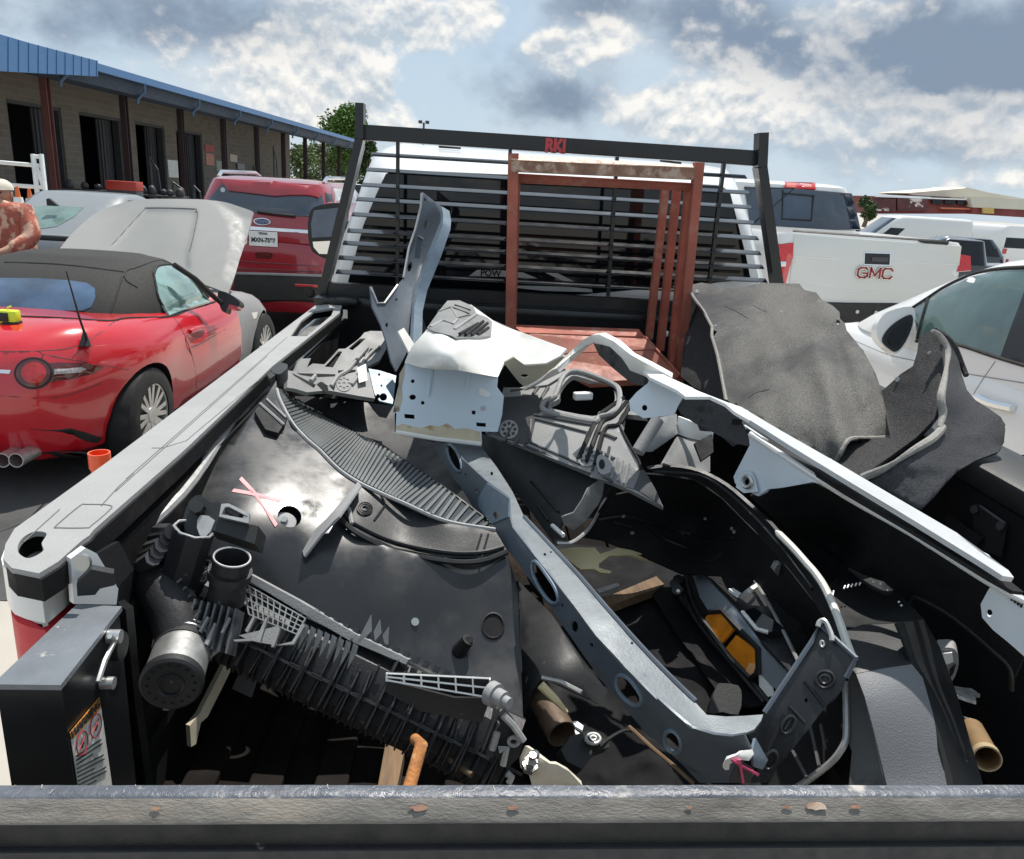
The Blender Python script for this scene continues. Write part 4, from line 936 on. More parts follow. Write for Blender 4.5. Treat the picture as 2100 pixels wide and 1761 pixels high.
patch('rear_window', D((-260, 215), (200, 218), (380, 230), (480, 243), (525, 275), (528, 325), (505, 378), (460, 398), (-260, 402)), bst, 'glass_sky', st, .005, .008, 14)
wn = patch('side_window', D((852, 195), (868, 158), (905, 146), (962, 148), (1050, 215), (1165, 345), (1060, 378), (938, 424), (880, 330)), bst, 'glass_mint', st, .014, .016, 8)
for nm, pts, r in (('window_seal', [(852, 195), (868, 158), (905, 146), (962, 148), (1050, 215), (1175, 350)], .010), ('window_seal', [(852, 195), (880, 330), (938, 424)], .008)): seam(nm, D(*pts), bst, 'rubber', r, st, .010)
for pts in ([(-200, 128), (300, 140), (690, 185)], [(740, 165), (690, 190), (640, 330), (600, 440)], [(740, 165), (880, 120), (960, 145)], [(690, 190), (700, 230), (760, 270)]): seam('canvas_seam', D(*pts), bst, 'canvas', .006, st, .002)
tube('a_pillar', [PD(v, d) for v, d in zip(D((965, 146), (1080, 222), (1180, 318), (1225, 355)), (5.55, 5.75, 5.9, 5.95))], .020, 'rubber', cv, 8)
bvf = bvh_of(body, fen)
for pts in ([(-200, 420), (300, 438), (600, 455), (700, 440), (940, 430), (1060, 385), (1190, 350)],): seam('belt_seal', D(*pts), bvf, 'rubber', .008, cv, 0)
for pts in ([(965, 440), (1010, 510), (1060, 640), (1085, 760), (1085, 850)], [(205, 620), (235, 640), (230, 668)], [(-100, 625), (210, 622), (440, 590), (640, 455)], [(240, 640), (560, 700), (830, 745)], [(-100, 862), (300, 880), (560, 800)], [(1060, 600), (1110, 580), (1250, 500)], [(400, 660), (470, 585)]): seam('panel_gap', D(*pts), bvf, 'ink' if 'ink' in M else 'rubber', .0028, cv, -.0005)
lamp = patch('tail_lamp', D((268, 690), (330, 685), (480, 690), (578, 712), (520, 748), (400, 778), (275, 795)), bvf, 'lens_dark', cv, .004, .01, 12)
bz = patch('lamp_bezel', circ(D((185, 745))[0], 40, 33, 26), bvf, 'black_plastic', lamp, .006, .014, 9)
patch('lamp_ring', circ(D((183, 745))[0], 35, 28.5, 26), bvf, 'lens_dark', lamp, .012, .01, 9); patch('lamp_lens', circ(D((186, 742))[0], 26, 22, 24), bvf, 'red_lens', lamp, .017, .008, 8)
patch('reverse_lens', D((300, 722), (450, 712), (480, 722), (440, 742), (300, 752)), bvf, mat('clear_lens', (.45, .42, .42), .08, coat=1.0, var=.4, vs=60), lamp, .006, .006, 9)
patch('badge', D((-40, 722), (60, 728), (50, 748), (-40, 742)), bvf, 'chrome', cv, .004, .006, 8)
patch('bumper_vent', D((165, 1052), (390, 1050), (480, 1075), (566, 1105), (545, 1140), (470, 1120), (400, 1085)), bvf, 'black_plastic', cv, .003, .006, 9)
patch('valance', D((-150, 1172), (300, 1178), (500, 1192), (480, 1215), (-150, 1210)), bvf, 'black_plastic', cv, .004, .008, 12)
seam('door_handle', D((1052, 515), (1085, 500), (1128, 492)), bvf, 'red_paint', .017, cv, .012)
patch('door_handle_cup', D((1045, 545), (1055, 500), (1120, 485), (1132, 520), (1110, 548)), bvf, 'dark_red', cv, .001, .003, 7, True, 3)
bh = tube('antenna', [PD(D((486, 575))[0], hit(bvf, D((486, 582))[0], 4.4)), PD(D((440, 440))[0], 4.32), PD(D((366, 180))[0], 4.2)], [.008, .006, .0035], 'black_plastic', cv)
bm = bmesh.new(); b0 = PD(D((484, 582))[0], hit(bvf, D((484, 582))[0], 4.4)); bm_tube(bm, [b0+Vector((0, -.03, -.01)), b0+Vector((-.005, -.01, .07))], [.035, .010], 10); fin(bm, 'antenna_base', 'black_plastic', cv, smooth=40)
mr_ = sheet('door_mirror', D((1205, 300), (1250, 296), (1322, 345), (1318, 375), (1262, 362), (1252, 408), (1222, 388)), [(*p, 'd', 5.95) for p in D((1200, 300), (1320, 345), (1230, 400))], 'black_plastic', .10, cv, smooth=True, k=3)
sheet('mirror_shell', D((1262, 362), (1318, 362), (1310, 388), (1258, 388)), [(*p, 'd', 5.96) for p in D((1200, 300), (1320, 345), (1230, 400))], 'red_paint', .09, mr_, smooth=True, k=3)
for x in (12, 88):
    c = PD(D((x, 1228))[0], 4.36); tp = ring_pipe('exhaust_tip', c, c+Vector((0, .25, -.01)), .042, .005, 'alu', cv)
pm = patch('marker_lamp', D((1392, 410), (1428, 405), (1420, 440), (1405, 445)), bvf, 'chrome', cv, .005, .008, 5)
# raised hood: outer face towards us, leaning back on its front edge
hf = Field([(*A((355, 1440))[0], 'd', 6.78), (*A((1330, 1720))[0], 'd', 6.62), (*A((640, 1190))[0], 'd', 7.30), (*A((1470, 1240))[0], 'd', 7.24), (*A((1000, 1330))[0], 'd', 7.0)])
hood_o = A((350, 1445), (420, 1360), (560, 1240), (700, 1185), (800, 1165), (900, 1158), (1150, 1160), (1300, 1175), (1400, 1205), (1472, 1232), (1470, 1260), (1440, 1380), (1400, 1500), (1370, 1600), (1335, 1690), (1318, 1705), (1200, 1660), (900, 1570), (600, 1520), (300, 1500))
rin = catmull(A((650, 1430), (760, 1310), (840, 1225), (870, 1213), (1120, 1218), (1145, 1232), (1150, 1270), (1105, 1470), (1050, 1600), (500, 1560)), True, 5)
rin2 = A((1180, 1150), (1265, 1200), (1330, 1300), (1345, 1420), (1300, 1620), (1500, 1760), (1560, 1200))
def dist_poly(p, poly):
    q = np.array(poly); a = q; b = np.roll(q, -1, 0); d = b-a; t = np.clip(((np.array(p)-a)*d).sum(1)/np.maximum((d*d).sum(1), 1e-9), 0, 1); return np.min(np.linalg.norm(a+d*t[:, None]-np.array(p), axis=1))
def hrel(x, y):
    r = 0.0
    d = dist_poly((x, y), rin); r += (-.022*min(1, d/6) if inside((x, y), rin) else 0)
    d2 = dist_poly((x, y), rin2); r += (-.05*min(1, d2/30) if inside((x, y), rin2) else 0)
    return r
hd = sheet('raised_hood', hood_o, hf, 'silver_paint', .02, cv, g=6, rel=hrel, smooth=True, k=3, ang=60); hd['label'] = 'raised silver hood'
for seg, r_ in ((rin[0:16], .007), (rin[14:28], .009), (rin[26:40], .007)): tube('emboss_edge', [hf.p(v, -.010) for v in seg if v[1] < 520], r_, mat('hood_edge', (.10, .10, .10), .5), hd, 6)
tool = PD(D((48, 430))[0], hit(bvf, D((48, 462))[0], 4.6)-.03)
t = thing('tape_measure', 'lime green tape measure lying on the red trunk lid', 'tape measure', tuple(tool))
box('case', tool+Vector((0, 0, .0)), (.115, .06, .075), M['lime'], t, bev=.012); box('belt_clip', tool+Vector((-.01, -.034, .0)), (.05, .008, .05), M['black_plastic'], t, bev=.002); box('rubber_foot', tool+Vector((.02, -.005, -.035)), (.09, .05, .02), M['black_plastic'], t, bev=.004); tube('blade_hook', [tool+Vector((.0, -.0, .036)), tool+Vector((.0, 0, .052)), tool+Vector((.02, 0, .06))], .004, 'lime', t)
# ------------------------------------------------------------------ orange canister by the truck side
p = PD(D((552, 1225))[0], 3.0); p0 = Vector((p.x, p.y, 0)); zt2 = p.z+.03
t = thing('orange_canister', 'bright orange ribbed canister neck showing over the truck side rail', 'canister', tuple(p0))
bm = bmesh.new(); bm_tube(bm, [p0+Vector((0, 0, z)) for z in (0, .02, zt2-.16, zt2-.11, zt2-.10, zt2-.07, zt2-.06)], [.07, .08, .08, .045, .034, .034, .040], 18); fin(bm, 'bottle', 'orange_red', t, smooth=40); ring_pipe('neck', p0+Vector((0, 0, zt2-.06)), p0+Vector((0, 0, zt2)), .040, .006, 'orange_red', t)
# ------------------------------------------------------------------ red SUV
sv = thing('suv', 'dark red SUV parked facing away, with a white Texas plate and dark rear glass', 'SUV', (-2.42, 10.0, .05))
zs = lerp_fn([(-1.05, 1.14), (2.8, 1.12), (3.2, 1.02), (3.9, .9)])
sb = carbody('body', [(0, -.98, 3.8, .88, 5), (.1, -1.04, 3.85, .96, 5), (.45, -1.06, 3.88, 1.0, 5), (.75, -1.03, 3.85, .99, 5), (.95, -.99, 3.8, .95, 5), (1, -.96, 3.75, .90, 5)], .32, zs, 'dark_red', sv, [(0, .42, .37), (2.86, .42, .37)], .0, 112, None, .95)
sg = greenhouse('cabin', [(1.10, -1.0, 2.9, .92, 6), (1.20, -.99, 2.75, .90, 6), (1.45, -.90, 2.35, .80, 6), (1.66, -.80, 1.95, .70, 6), (1.735, -.76, 1.8, .66, 6)], 'dark_red', sv, 100, .05)
for y in (0, 2.86):
    for s in (-1, 1): wheel(sv, (s*.88, y, .37), .37, .24, s, 5)
bsv = bvh_of(sb, sg)
M['suv_glass'] = mat('suv_glass', (.03, .045, .07), .06, coat=1.0, var=.4, vs=2)
rg_ = patch('rear_window', A((1180, 1185), (1240, 1130), (1290, 1072), (1600, 1088), (1870, 1122), (1888, 1180), (1885, 1280), (1480, 1240)), bsv, 'suv_glass', sv, .006, .008, 10)
patch('spoiler', A((1288, 1045), (1600, 1052), (1880, 1088), (1885, 1122), (1860, 1150), (1600, 1140), (1330, 1108)), bsv, 'dark_red', sv, .03, .04, 10)
patch('quarter_window', A((1893, 1120), (1935, 1130), (1945, 1180), (1900, 1182)), bsv, 'glass_dark', sv, .006, .006, 8)
patch('side_window', A((1945, 1095), (2075, 1110), (2080, 1185), (1955, 1182)), bsv, mat('glass_reflection', (.5, .48, .46), .1, coat=1), sv, .006, .006, 8)  # sky reflection painted as the pane's pale colour
patch('chrome_strip', A((1380, 1312), (1800, 1340), (1800, 1360), (1380, 1334)), bsv, 'chrome', sv, .01, .012, 10)
em = patch('emblem', circ(A((1527, 1290))[0], 17.5, 7.4, 24, .06), bsv, 'chrome', sv, .016, .014, 6); patch('emblem_field', circ(A((1527, 1290))[0], 15.5, 6, 24, .06), bsv, mat('emblem_blue', (.01, .03, .16), .2, coat=1), em, .020, .006, 6)
o = PD(A((1527, 1290))[0], hit(bsv, A((1527, 1290))[0], 9)-.024); lettering('emblem_script', 'Ford', .075, o, (1, 0, 0), (0, .1, 1), 'chrome', em, .002, shear=.3)
pq = [PD(v, hit(bsv, v, 9)-.02) for v in A((1455, 1350), (1612, 1357), (1612, 1432), (1457, 1425))]
pc = sum((p for p in pq), Vector())/4 
bm = bmesh.new(); quad_slab(bm, [pc+Vector((sx*.155, 0, sz*.08)) for sx, sz in ((-1, 1), (1, 1), (1, -1), (-1, -1))], (0, .006, 0)); plt = fin(bm, 'license_plate', 'trim_white', sv)
lettering('plate_number', 'MXN-7597', .068, pc+Vector((0, -.004, -.016)), (1, 0, 0), (0, 0, 1), 'ink', plt, .001, bold=.002, sx=.84); lettering('plate_state', 'TEXAS', .032, pc+Vector((0, -.004, .056)), (1, 0, 0), (0, 0, 1), 'ink', plt, .001, bold=.001)
patch('gate_handle', A((1482, 1480), (1500, 1468), (1575, 1470), (1592, 1485), (1580, 1508), (1495, 1505)), bsv, 'lens_dark', sv, .004, .01, 6)
for pts in ([(1380, 1520), (1600, 1535), (1880, 1550)], [(1370, 1565), (1600, 1572), (1880, 1585)]): seam('panel_gap', A(*pts), bsv, 'lens_dark', .006, sv)
patch('bumper', A((1360, 1588), (1880, 1600), (1900, 1780), (1370, 1760)), bsv, mat('suv_bumper', (.02, .02, .02), .5), sv, .03, .06, 14)
seam('bumper_chrome', A((1375, 1592), (1600, 1597), (1880, 1606)), bsv, 'grey_plastic', .015, sv, .04); seam('reflector', A((1720, 1660), (1850, 1667)), bsv, 'red_lens', .018, sv, .03)
c = PD(A((1805, 1705))[0], hit(bsv, A((1805, 1705))[0], 9)-.06); ring_pipe('exhaust_tip', c, c+Vector((0, .2, 0)), .07, .008, 'bay_frame', sv)
seam('wiper', A((1500, 1232), (1600, 1246), (1720, 1258)), bsv, 'rubber', .018, rg_, .02)
patch('sticker', circ(A((1298, 1105))[0], 5, 5, 10), bsv, 'decal', rg_, .01, .003, 4)
for s in (-1, 1): tube('roof_rail', [Vector((-2.42+s*.60, 9.6, 1.80)), Vector((-2.42+s*.61, 9.75, 1.86)), Vector((-2.42+s*.61, 11.2, 1.87)), Vector((-2.42+s*.60, 11.4, 1.82))], .022, 'chrome', sv)
# ------------------------------------------------------------------ white pickup on the right
gd = 8.25
gc = PD(Cc((1160, 590))[0], gd)
gm = thing('pickup_truck', 'white pickup truck parked on the right with GMC in red letters on its tailgate', 'pickup truck', (gc.x, gc.y+1.32, .0), 0.0, scale=1.1)
M['gm_white'] = mat('gm_white', (.72, .72, .70), .28, coat=.6, var=.01, rvar=0)
gb = carbody('bed', [(0, -1.22, .82, .92, 9), (.1, -1.24, .84, .99, 9), (.5, -1.25, .85, 1.01, 10), (.8, -1.24, .85, 1.0, 10), (.97, -1.22, .84, .97, 10), (1, -1.21, .83, .95, 10)], .62, lerp_fn([(-2, 1.46), (4, 1.46)]), 'gm_white', gm, [(0, .47, .43)], .0, 120, None, .95)
gf = carbody('front_body', [(0, .9, 4.3, .92, 7), (.1, .88, 4.35, .99, 7), (.5, .87, 4.4, 1.01, 7), (1, .88, 4.3, .97, 7)], .5, lerp_fn([(.8, 1.36), (3, 1.36), (4.4, 1.25)]), 'gm_white', gm, [(3.6, .47, .43)], .0, 100, None, .95)
gg = greenhouse('cab', [(1.30, .88, 3.0, .95, 8), (1.42, .885, 2.9, .94, 8), (1.62, .93, 2.6, .88, 7), (1.86, 1.0, 2.3, .81, 6), (1.95, 1.03, 2.2, .76, 6)], 'gm_white', gm, 110, .05)
for y in (0, 3.6):
    for s in (-1, 1): wheel(gm, (s*.88, y, .40), .40, .27, s, 6)
bg_, bgc = bvh_of(gb), bvh_of(gg); M['gmc_red'] = mat('gmc_red', (.25, .02, .02), .3)
gw = patch('rear_window', Cc((405, 284), (700, 290), (1040, 320), (1062, 400), (1092, 532), (800, 535), (440, 512)), bgc, 'suv_glass', gm, .022, .02, 10)
for pts in ([(632, 300), (628, 470), (800, 480), (812, 340)], [(632, 320), (820, 335)]): seam('slider_frame', Cc(*pts), bgc, 'rubber', .012, gw, .026, k=1)
seam('window_gasket', Cc((405, 284), (700, 290), (1040, 320), (1092, 532), (440, 512)), bgc, 'rubber', .012, gw, .024, k=1)
bl = patch('brake_lamp', Cc((636, 250), (825, 256), (828, 292), (640, 288)), bgc, 'red_lens', gm, .03, .03, 6)
for k in range(2): patch('lamp_cell', Cc((655+95*k, 258), (715+95*k, 260), (713+95*k, 282), (655+95*k, 280)), bgc, mat('lamp_pale', (.8, .25, .2), .1, coat=1), bl, .034, .006, 5)
tg = patch('tailgate', Cc((700, 560), (1688, 632), (1668, 800), (1640, 985), (1300, 975), (880, 960), (672, 848)), bg_, mat('gate_white', (.62, .62, .59), .3, coat=.5, var=.015, rvar=0), gm, .012, .02, 16)
seam('tailgate_cap', Cc((690, 546), (1200, 582), (1695, 618)), bg_, 'black_plastic', .022, gm, .01)
patch('handle_frame', Cc((1112, 665), (1272, 670), (1270, 748), (1110, 742)), bg_, 'chrome', tg, .018, .008, 8); hn = patch('handle', Cc((1120, 672), (1266, 677), (1263, 742), (1117, 737)), bg_, 'black_plastic', tg, .024, .01, 8)
patch('handle_grip', Cc((1158, 695), (1255, 698), (1253, 725), (1158, 722)), bg_, 'bay_frame', hn, .034, .01, 6)
o = PD(Cc((1175, 790))[0], hit(bg_, Cc((1175, 790))[0], gd)-.028); ux = PD(Cc((1290, 795))[0], hit(bg_, Cc((1290, 795))[0], gd))-PD(Cc((1060, 785))[0], hit(bg_, Cc((1060, 785))[0], gd))
ux.normalize(); uz_ = Vector((0, 0, 1)); uz_ = (uz_-ux*uz_.dot(ux)).normalized(); un = uz_.cross(ux)
if un.y > 0: un = -un
GL = {'G': [(.9, .85, .75, 1), (.75, 1, .25, 1), (.25, 1, 0, .8), (0, .8, 0, .2), (0, .2, .25, 0), (.25, 0, .75, 0), (.75, 0, 1, .15), (1, .15, 1, .45), (1, .45, .55, .45)], 'M': [(0, 0, 0, 1), (0, 1, .5, .25), (.5, .25, 1, 1), (1, 1, 1, 0)], 'C': [(1, .8, .8, 1), (.8, 1, .2, 1), (.2, 1, 0, .8), (0, .8, 0, .2), (0, .2, .2, 0), (.2, 0, .8, 0), (.8, 0, 1, .2)]}
for k, ch in enumerate('GMC'):
    for w_, dp, mt_ in ((.032, .006, 'chrome'), (.019, .011, 'gmc_red')):
        bm = bmesh.new()
        for (x0, y0, x1, y1) in GL[ch]:
            a, b = [o+ux*(-.185+.134*k+x*.104)+uz_*(-.05+y*.10)+un*dp for x, y in ((x0, y0), (x1, y1))]; dd_ = (b-a).normalized()*w_*.42; bm_bar(bm, a-dd_, b+dd_, w_, .004, un)
        fin(bm, 'letter', mt_, tg)
for pts in ([(690, 840), (1000, 890), (1640, 900)], [(700, 690), (1110, 715)], [(1275, 725), (1660, 740)]): seam('gate_crease', Cc(*pts), bg_, 'gm_white', .006, tg, .012)
tl = patch('tail_lamp', Cc((560, 612), (696, 612), (692, 700), (672, 760), (650, 850), (560, 850)), bg_, 'red_lens', gm, .02, .03, 9); patch('reverse_lens', Cc((598, 722), (652, 722), (648, 752), (598, 752)), bg_, 'chrome', tl, .024, .006, 5)
patch('tail_lamp', Cc((1680, 680), (1742, 690), (1745, 775), (1664, 782)), bg_, 'red_lens', gm, .02, .03, 7)
patch('bumper', Cc((880, 968), (1660, 990), (1660, 1140), (880, 1120)), bg_, 'black_plastic', gm, .05, .08, 16)
for x, y in ((1070, 1018), (1180, 1022)):
    bm = bmesh.new(); v = Cc((x, y))[0]; disc(bm, PD(v, hit(bg_, v, gd)-.055), (0, -1, 0), .02, .012, 10); fin(bm, 'bumper_bolt', 'bolt', gm)
# ------------------------------------------------------------------ white car at the right edge
wc = thing('white_car', 'white car parked beside the truck bed on the right, its left window and mirror showing', 'car', (3.90, 3.75, 0))
zw = lerp_fn([(-1, 1.10), (.6, 1.08), (1.8, 1.02), (2.5, .98), (3.2, .88), (3.6, .7)])
wb = carbody('body', [(0, -.95, 3.5, .80, 4), (.08, -1.0, 3.55, .88, 4), (.4, -1.05, 3.6, .915, 4), (.7, -1.03, 3.58, .905, 4), (.92, -.98, 3.5, .87, 4), (1, -.92, 3.42, .80, 4)], .22, zw, 'white_paint', wc, [(0, .36, .33), (2.7, .36, .33)], .03, 120, None, .86)
wg = greenhouse('cabin', [(.98, -1.0, 2.75, .875, 5), (1.10, -.95, 2.5, .865, 5), (1.30, -.75, 2.05, .81, 4.5), (1.50, -.5, 1.6, .74, 4.2), (1.62, -.3, 1.25, .67, 4), (1.67, -.15, 1.0, .60, 4)], 'white_paint', wc, 120, .04)
for y in (0, 2.7):
    for s in (-1, 1): wheel(wc, (s*.80, y, .33), .33, .21, s, 5)
bw = bvh_of(wb, wg); bwg = bvh_of(wg)
swn = patch('side_window', Cc((1400, 1010), (1490, 945), (1600, 878), (1750, 810), (1900, 778), (2057, 770), (2300, 770), (2300, 1390), (2057, 1328), (1870, 1275), (1640, 1203), (1420, 1190)), bw, 'glass_green', wc, .006, .008, 14)
seam('window_seal', Cc((1395, 1000), (1490, 938), (1600, 868), (1750, 800), (1900, 768), (2057, 758), (2200, 756)), bw, 'rubber', .014, swn, .004); seam('window_seal', Cc((1420, 1192), (1640, 1208), (1870, 1280), (2057, 1336), (2250, 1390)), bw, 'rubber', .012, swn, .004)
seam('quarter_bar', Cc((1490, 942), (1455, 1060), (1425, 1180)), bw, 'rubber', .011, swn, .008)
patch('b_pillar', Cc((2057, 900), (2250, 760), (2250, 1380), (2057, 1330), (1915, 1288), (1960, 1160)), bw, 'black_paint', wc, .012, .01, 12)
for pts in ([(1888, 1312), (1800, 1440), (1755, 1530), (1745, 1700)], [(1060, 1190), (1250, 1270), (1420, 1310), (1700, 1380), (2057, 1440)]): seam('panel_gap', Cc(*pts), bw, 'grey_plastic', .004, wc, 0)
dh = seam('door_handle', Cc((1770, 1520), (1860, 1560), (1990, 1590)), bw, 'chrome', .022, wc, .03)
mw = [(*p, 'd', 5.35) for p in Cc((1190, 1160), (1400, 990), (1280, 1250))]
ms = sheet('door_mirror', Cc((1188, 1160), (1195, 1085), (1250, 1020), (1390, 988), (1415, 1050), (1390, 1150), (1345, 1230), (1300, 1268), (1262, 1245), (1215, 1205)), mw, 'white_paint', .08, wc, smooth=True, k=3)
sheet('mirror_glass', Cc((1222, 1195), (1240, 1140), (1300, 1080), (1385, 1035), (1402, 1075), (1380, 1150), (1340, 1222), (1300, 1255), (1265, 1238)), mw, 'black_plastic', .01, ms, off=.012, smooth=True, k=3)
sheet('mirror_pane', Cc((1255, 1190), (1300, 1115), (1370, 1075), (1372, 1125), (1330, 1195), (1290, 1225)), mw, 'glass_dark', .004, ms, off=.018, smooth=True, k=3)
# ------------------------------------------------------------------ silver sedan behind the convertible
sdp = PD(A((300, 1300))[0], 9.3)
sd = thing('silver_sedan', 'silver sedan parked behind the red convertible, shark fin aerial on its roof', 'car', (sdp.x-.25, sdp.y+.9, 0), 0)
zsd = lerp_fn([(-1.05, .98), (2.2, .98), (3.6, .8)])
M['sedan_silver'] = mat('sedan_silver', (.20, .215, .225), .35, coat=.5, var=.02)
carbody('body', [(0, -.95, 3.5, .80, 4), (.08, -1.0, 3.55, .88, 4), (.4, -1.06, 3.6, .92, 4), (.8, -1.03, 3.58, .90, 4), (1, -.92, 3.42, .82, 4)], .22, zsd, 'sedan_silver', sd, [(0, .36, .33), (2.7, .36, .33)], .03, 100, None, .86)
sgh = greenhouse('cabin', [(.96, -.75, 2.5, .82, 4), (1.04, -.62, 2.3, .80, 4), (1.25, -.2, 1.8, .72, 4), (1.41, .15, 1.3, .63, 4), (1.46, .3, 1.1, .58, 4)], 'sedan_silver', sd, 100, .03)
patch('rear_window', A((95, 1255), (150, 1200), (300, 1196), (490, 1206), (430, 1262), (330, 1318), (210, 1335)), bvh_of(sgh), mat('sedan_glass', (.13, .20, .185), .12, coat=.3, var=.2), sd, .01, .012, 8); [glass_from(sgh, sd, 'glass_dark', lambda c, n: 1.03 < c.z < 1.40 and n.x*k > .8 and -.3 < c.y < 1.7, 'side_window') for k in (-1, 1)]
for y in (0, 2.7):
    for s in (-1, 1): wheel(sd, (s*.81, y, .33), .33, .21, s, 5)
fp = PD(A((305, 1185))[0], 9.8); bm = bmesh.new(); quad_slab(bm, [fp+Vector((-.07, .0, -.03)), fp+Vector((.07, 0, -.03)), fp+Vector((-.04, 0, .06)), fp+Vector((-.07, 0, .05))], (0, .05, 0)); fin(bm, 'shark_fin', 'black_plastic', sd)
bx = PD(A((290, 1385))[0], 8.9); box('trunk_spoiler', Vector((sdp.x-.25, bx.y, bx.z)), (1.5, .1, .06), M['black_plastic'], sd, bev=.02)
for s in (-1, 1): box('tail_lamp', Vector((sdp.x-.25+s*.62, sdp.y-.14, .86)), (.42, .06, .14), M['red_lens'], sd, bev=.02)
# ------------------------------------------------------------------ generic parked vehicles in the background
def parked(name, label, cat, v, d, rot, mt, kind, group=None, z=0.0):
    p = PD(v, d); t = thing(name, label, cat, (p.x, p.y, z), rot, group)
    K = {'car': ([(0, -.95, 3.5, .8, 4), (.1, -1.0, 3.55, .88, 4), (.5, -1.05, 3.6, .9, 4), (1, -.95, 3.45, .8, 4)], .22, [(-1.1, .95), (2.2, .97), (3.6, .72)], [(.92, -.8, 2.5, .82, 4), (1.2, -.25, 1.85, .73, 4), (1.44, .3, 1.1, .6, 4)], (.98, 1.40), (0, 2.65), .33),
         'suv': ([(0, -.9, 3.6, .86, 5), (.1, -.95, 3.65, .93, 5), (.5, -.98, 3.68, .95, 5), (1, -.9, 3.55, .88, 5)], .3, [(-1, 1.05), (2.4, 1.05), (3.7, .85)], [(1.0, -.9, 2.5, .88, 5), (1.3, -.7, 2.0, .79, 5), (1.62, -.4, 1.5, .68, 5)], (1.08, 1.56), (0, 2.75), .37),
         'van': ([(0, -1.1, 4.3, .9, 8), (.1, -1.15, 4.4, .98, 8), (.5, -1.18, 4.5, 1.0, 8), (1, -1.17, 4.3, .99, 8)], .35, [(-1.2, 1.35), (3.2, 1.35), (4.5, 1.05)], [(1.3, -1.17, 3.9, .985, 9), (1.8, -1.14, 3.3, .95, 9), (2.25, -1.1, 2.75, .88, 8), (2.36, -1.05, 2.5, .8, 8)], (1.38, 2.0), (0, 3.5), .36),
         'truck': ([(0, -1.2, 4.3, .9, 8), (.1, -1.25, 4.4, .98, 8), (.5, -1.27, 4.45, 1.0, 8), (1, -1.2, 4.3, .95, 8)], .5, [(-1.3, 1.25), (4.4, 1.15)], [(1.2, .9, 3.0, .93, 6), (1.5, 1.0, 2.6, .85, 6), (1.85, 1.1, 2.2, .75, 6)], (1.28, 1.78), (0, 3.5), .42)}[kind]
    carbody('body', K[0], K[1], lerp_fn(K[2]), mt, t, [(y, K[6]*1.12, K[6]) for y in K[5]], .02, 84, None, .85)
    gh = greenhouse('cabin', K[3], mt, t, 84, .04); z0, z1 = K[4]
    if kind == 'van':
        [glass_from(gh, t, 'glass_dark', lambda c, n: z0 < c.z < z1 and n.x*k > .8 and 1.9 < c.y < 3.1, 'side_window') for k in (-1, 1)]; glass_from(gh, t, 'suv_glass', lambda c, n: z0 < c.z < z1+.1 and n.y > .35, 'windshield'); glass_from(gh, t, 'glass_dark', lambda c, n: z0 < c.z < z1 and n.y < -.8 and abs(c.x) < .8, 'rear_window')
    else:
        [glass_from(gh, t, 'glass_dark', lambda c, n: z0 < c.z < z1 and n.x*k > .8 and K[3][1][1] < c.y < K[3][1][2]-.1, 'side_window') for k in (-1, 1)]; glass_from(gh, t, 'suv_glass', lambda c, n: z0 < c.z < z1 and n.y > .45, 'windshield'); glass_from(gh, t, 'suv_glass', lambda c, n: z0 < c.z < z1 and n.y < -.45, 'rear_window')
    for y in K[5]:
        for s in (-1, 1): wheel(t, (s*K[0][2][3]*.9, y, K[6]), K[6], .22, s, 5)
    for s in (-1, 1):
        box('head_lamp', (s*.68, K[0][2][2]-.10, K[2][-1][1]-.12), (.36, .12, .14), M['chrome'], t, local=True, bev=.02); box('tail_lamp', (s*.74, K[0][2][1]+.02, K[2][0][1]-.22), (.2, .06, .25), M['red_lens'], t, local=True, bev=.01); box('door_mirror', (s*(K[3][0][3]+.12), K[3][1][2]-.05, z0+.06), (.2, .1, .16), M['black_plastic'], t, local=True, bev=.03)
    return t
gz = lambda d: -.026*max(0, d-11)
parked('cargo_van', 'plain white cargo van parked side on behind the dark grey SUV', 'van', Cc((1580, 500))[0], 38, math.radians(84), 'gm_white', 'van', None, gz(38)+.1)
parked('suv', 'dark grey SUV parked between the white pickup and the white vans', 'SUV', Cc((1790, 600))[0], 31, math.radians(70), 'grey_paint', 'suv', None, gz(31))
parked('cargo_van', 'white van at the right edge seen from behind with a dark rear window', 'van', Cc((1945, 520))[0], 40, math.radians(8), 'white_paint', 'van', None, gz(40))
parked('cargo_van', 'white van cut by the right edge beyond the dark SUV', 'van', Cc((2110, 560))[0], 42, math.radians(-5), 'gm_white', 'van', None, gz(42))
parked('sedan', 'dark maroon car showing just over the white pickup bed', 'car', Cc((1250, 540))[0], 20, math.radians(60), mat('maroon', (.06, .012, .014), .3, coat=1), 'car', None, gz(20)+.05)
parked('sedan', 'small dark car parked left of the far white van', 'car', Cc((1120, 470))[0], 45, math.radians(30), 'grey_paint', 'suv', None, gz(45)+.1)
parked('pickup_truck', 'dark pickup low behind the open white van at the right', 'pickup truck', Cc((2030, 640))[0], 22, math.radians(75), 'grey_paint', 'truck', None, gz(22)-.3)
for i, (x, d, m_, k, lb) in enumerate(((1770, 52, 'white_paint', 'suv', 'white SUV far behind the red SUV, under the canopy end'), (1850, 50, 'gm_white', 'car', 'white car far behind the red SUV roof'), (1960, 46, 'sedan_silver', 'suv', 'silver SUV far off left of the rack post'), (2040, 38, 'gm_white', 'suv', 'white SUV far off just left of the rack post'))):
    parked('parked_car', lb, 'car', A((x, 1100))[0], d, math.radians(15+40*i), m_, k, 'cars parked beyond the canopy')
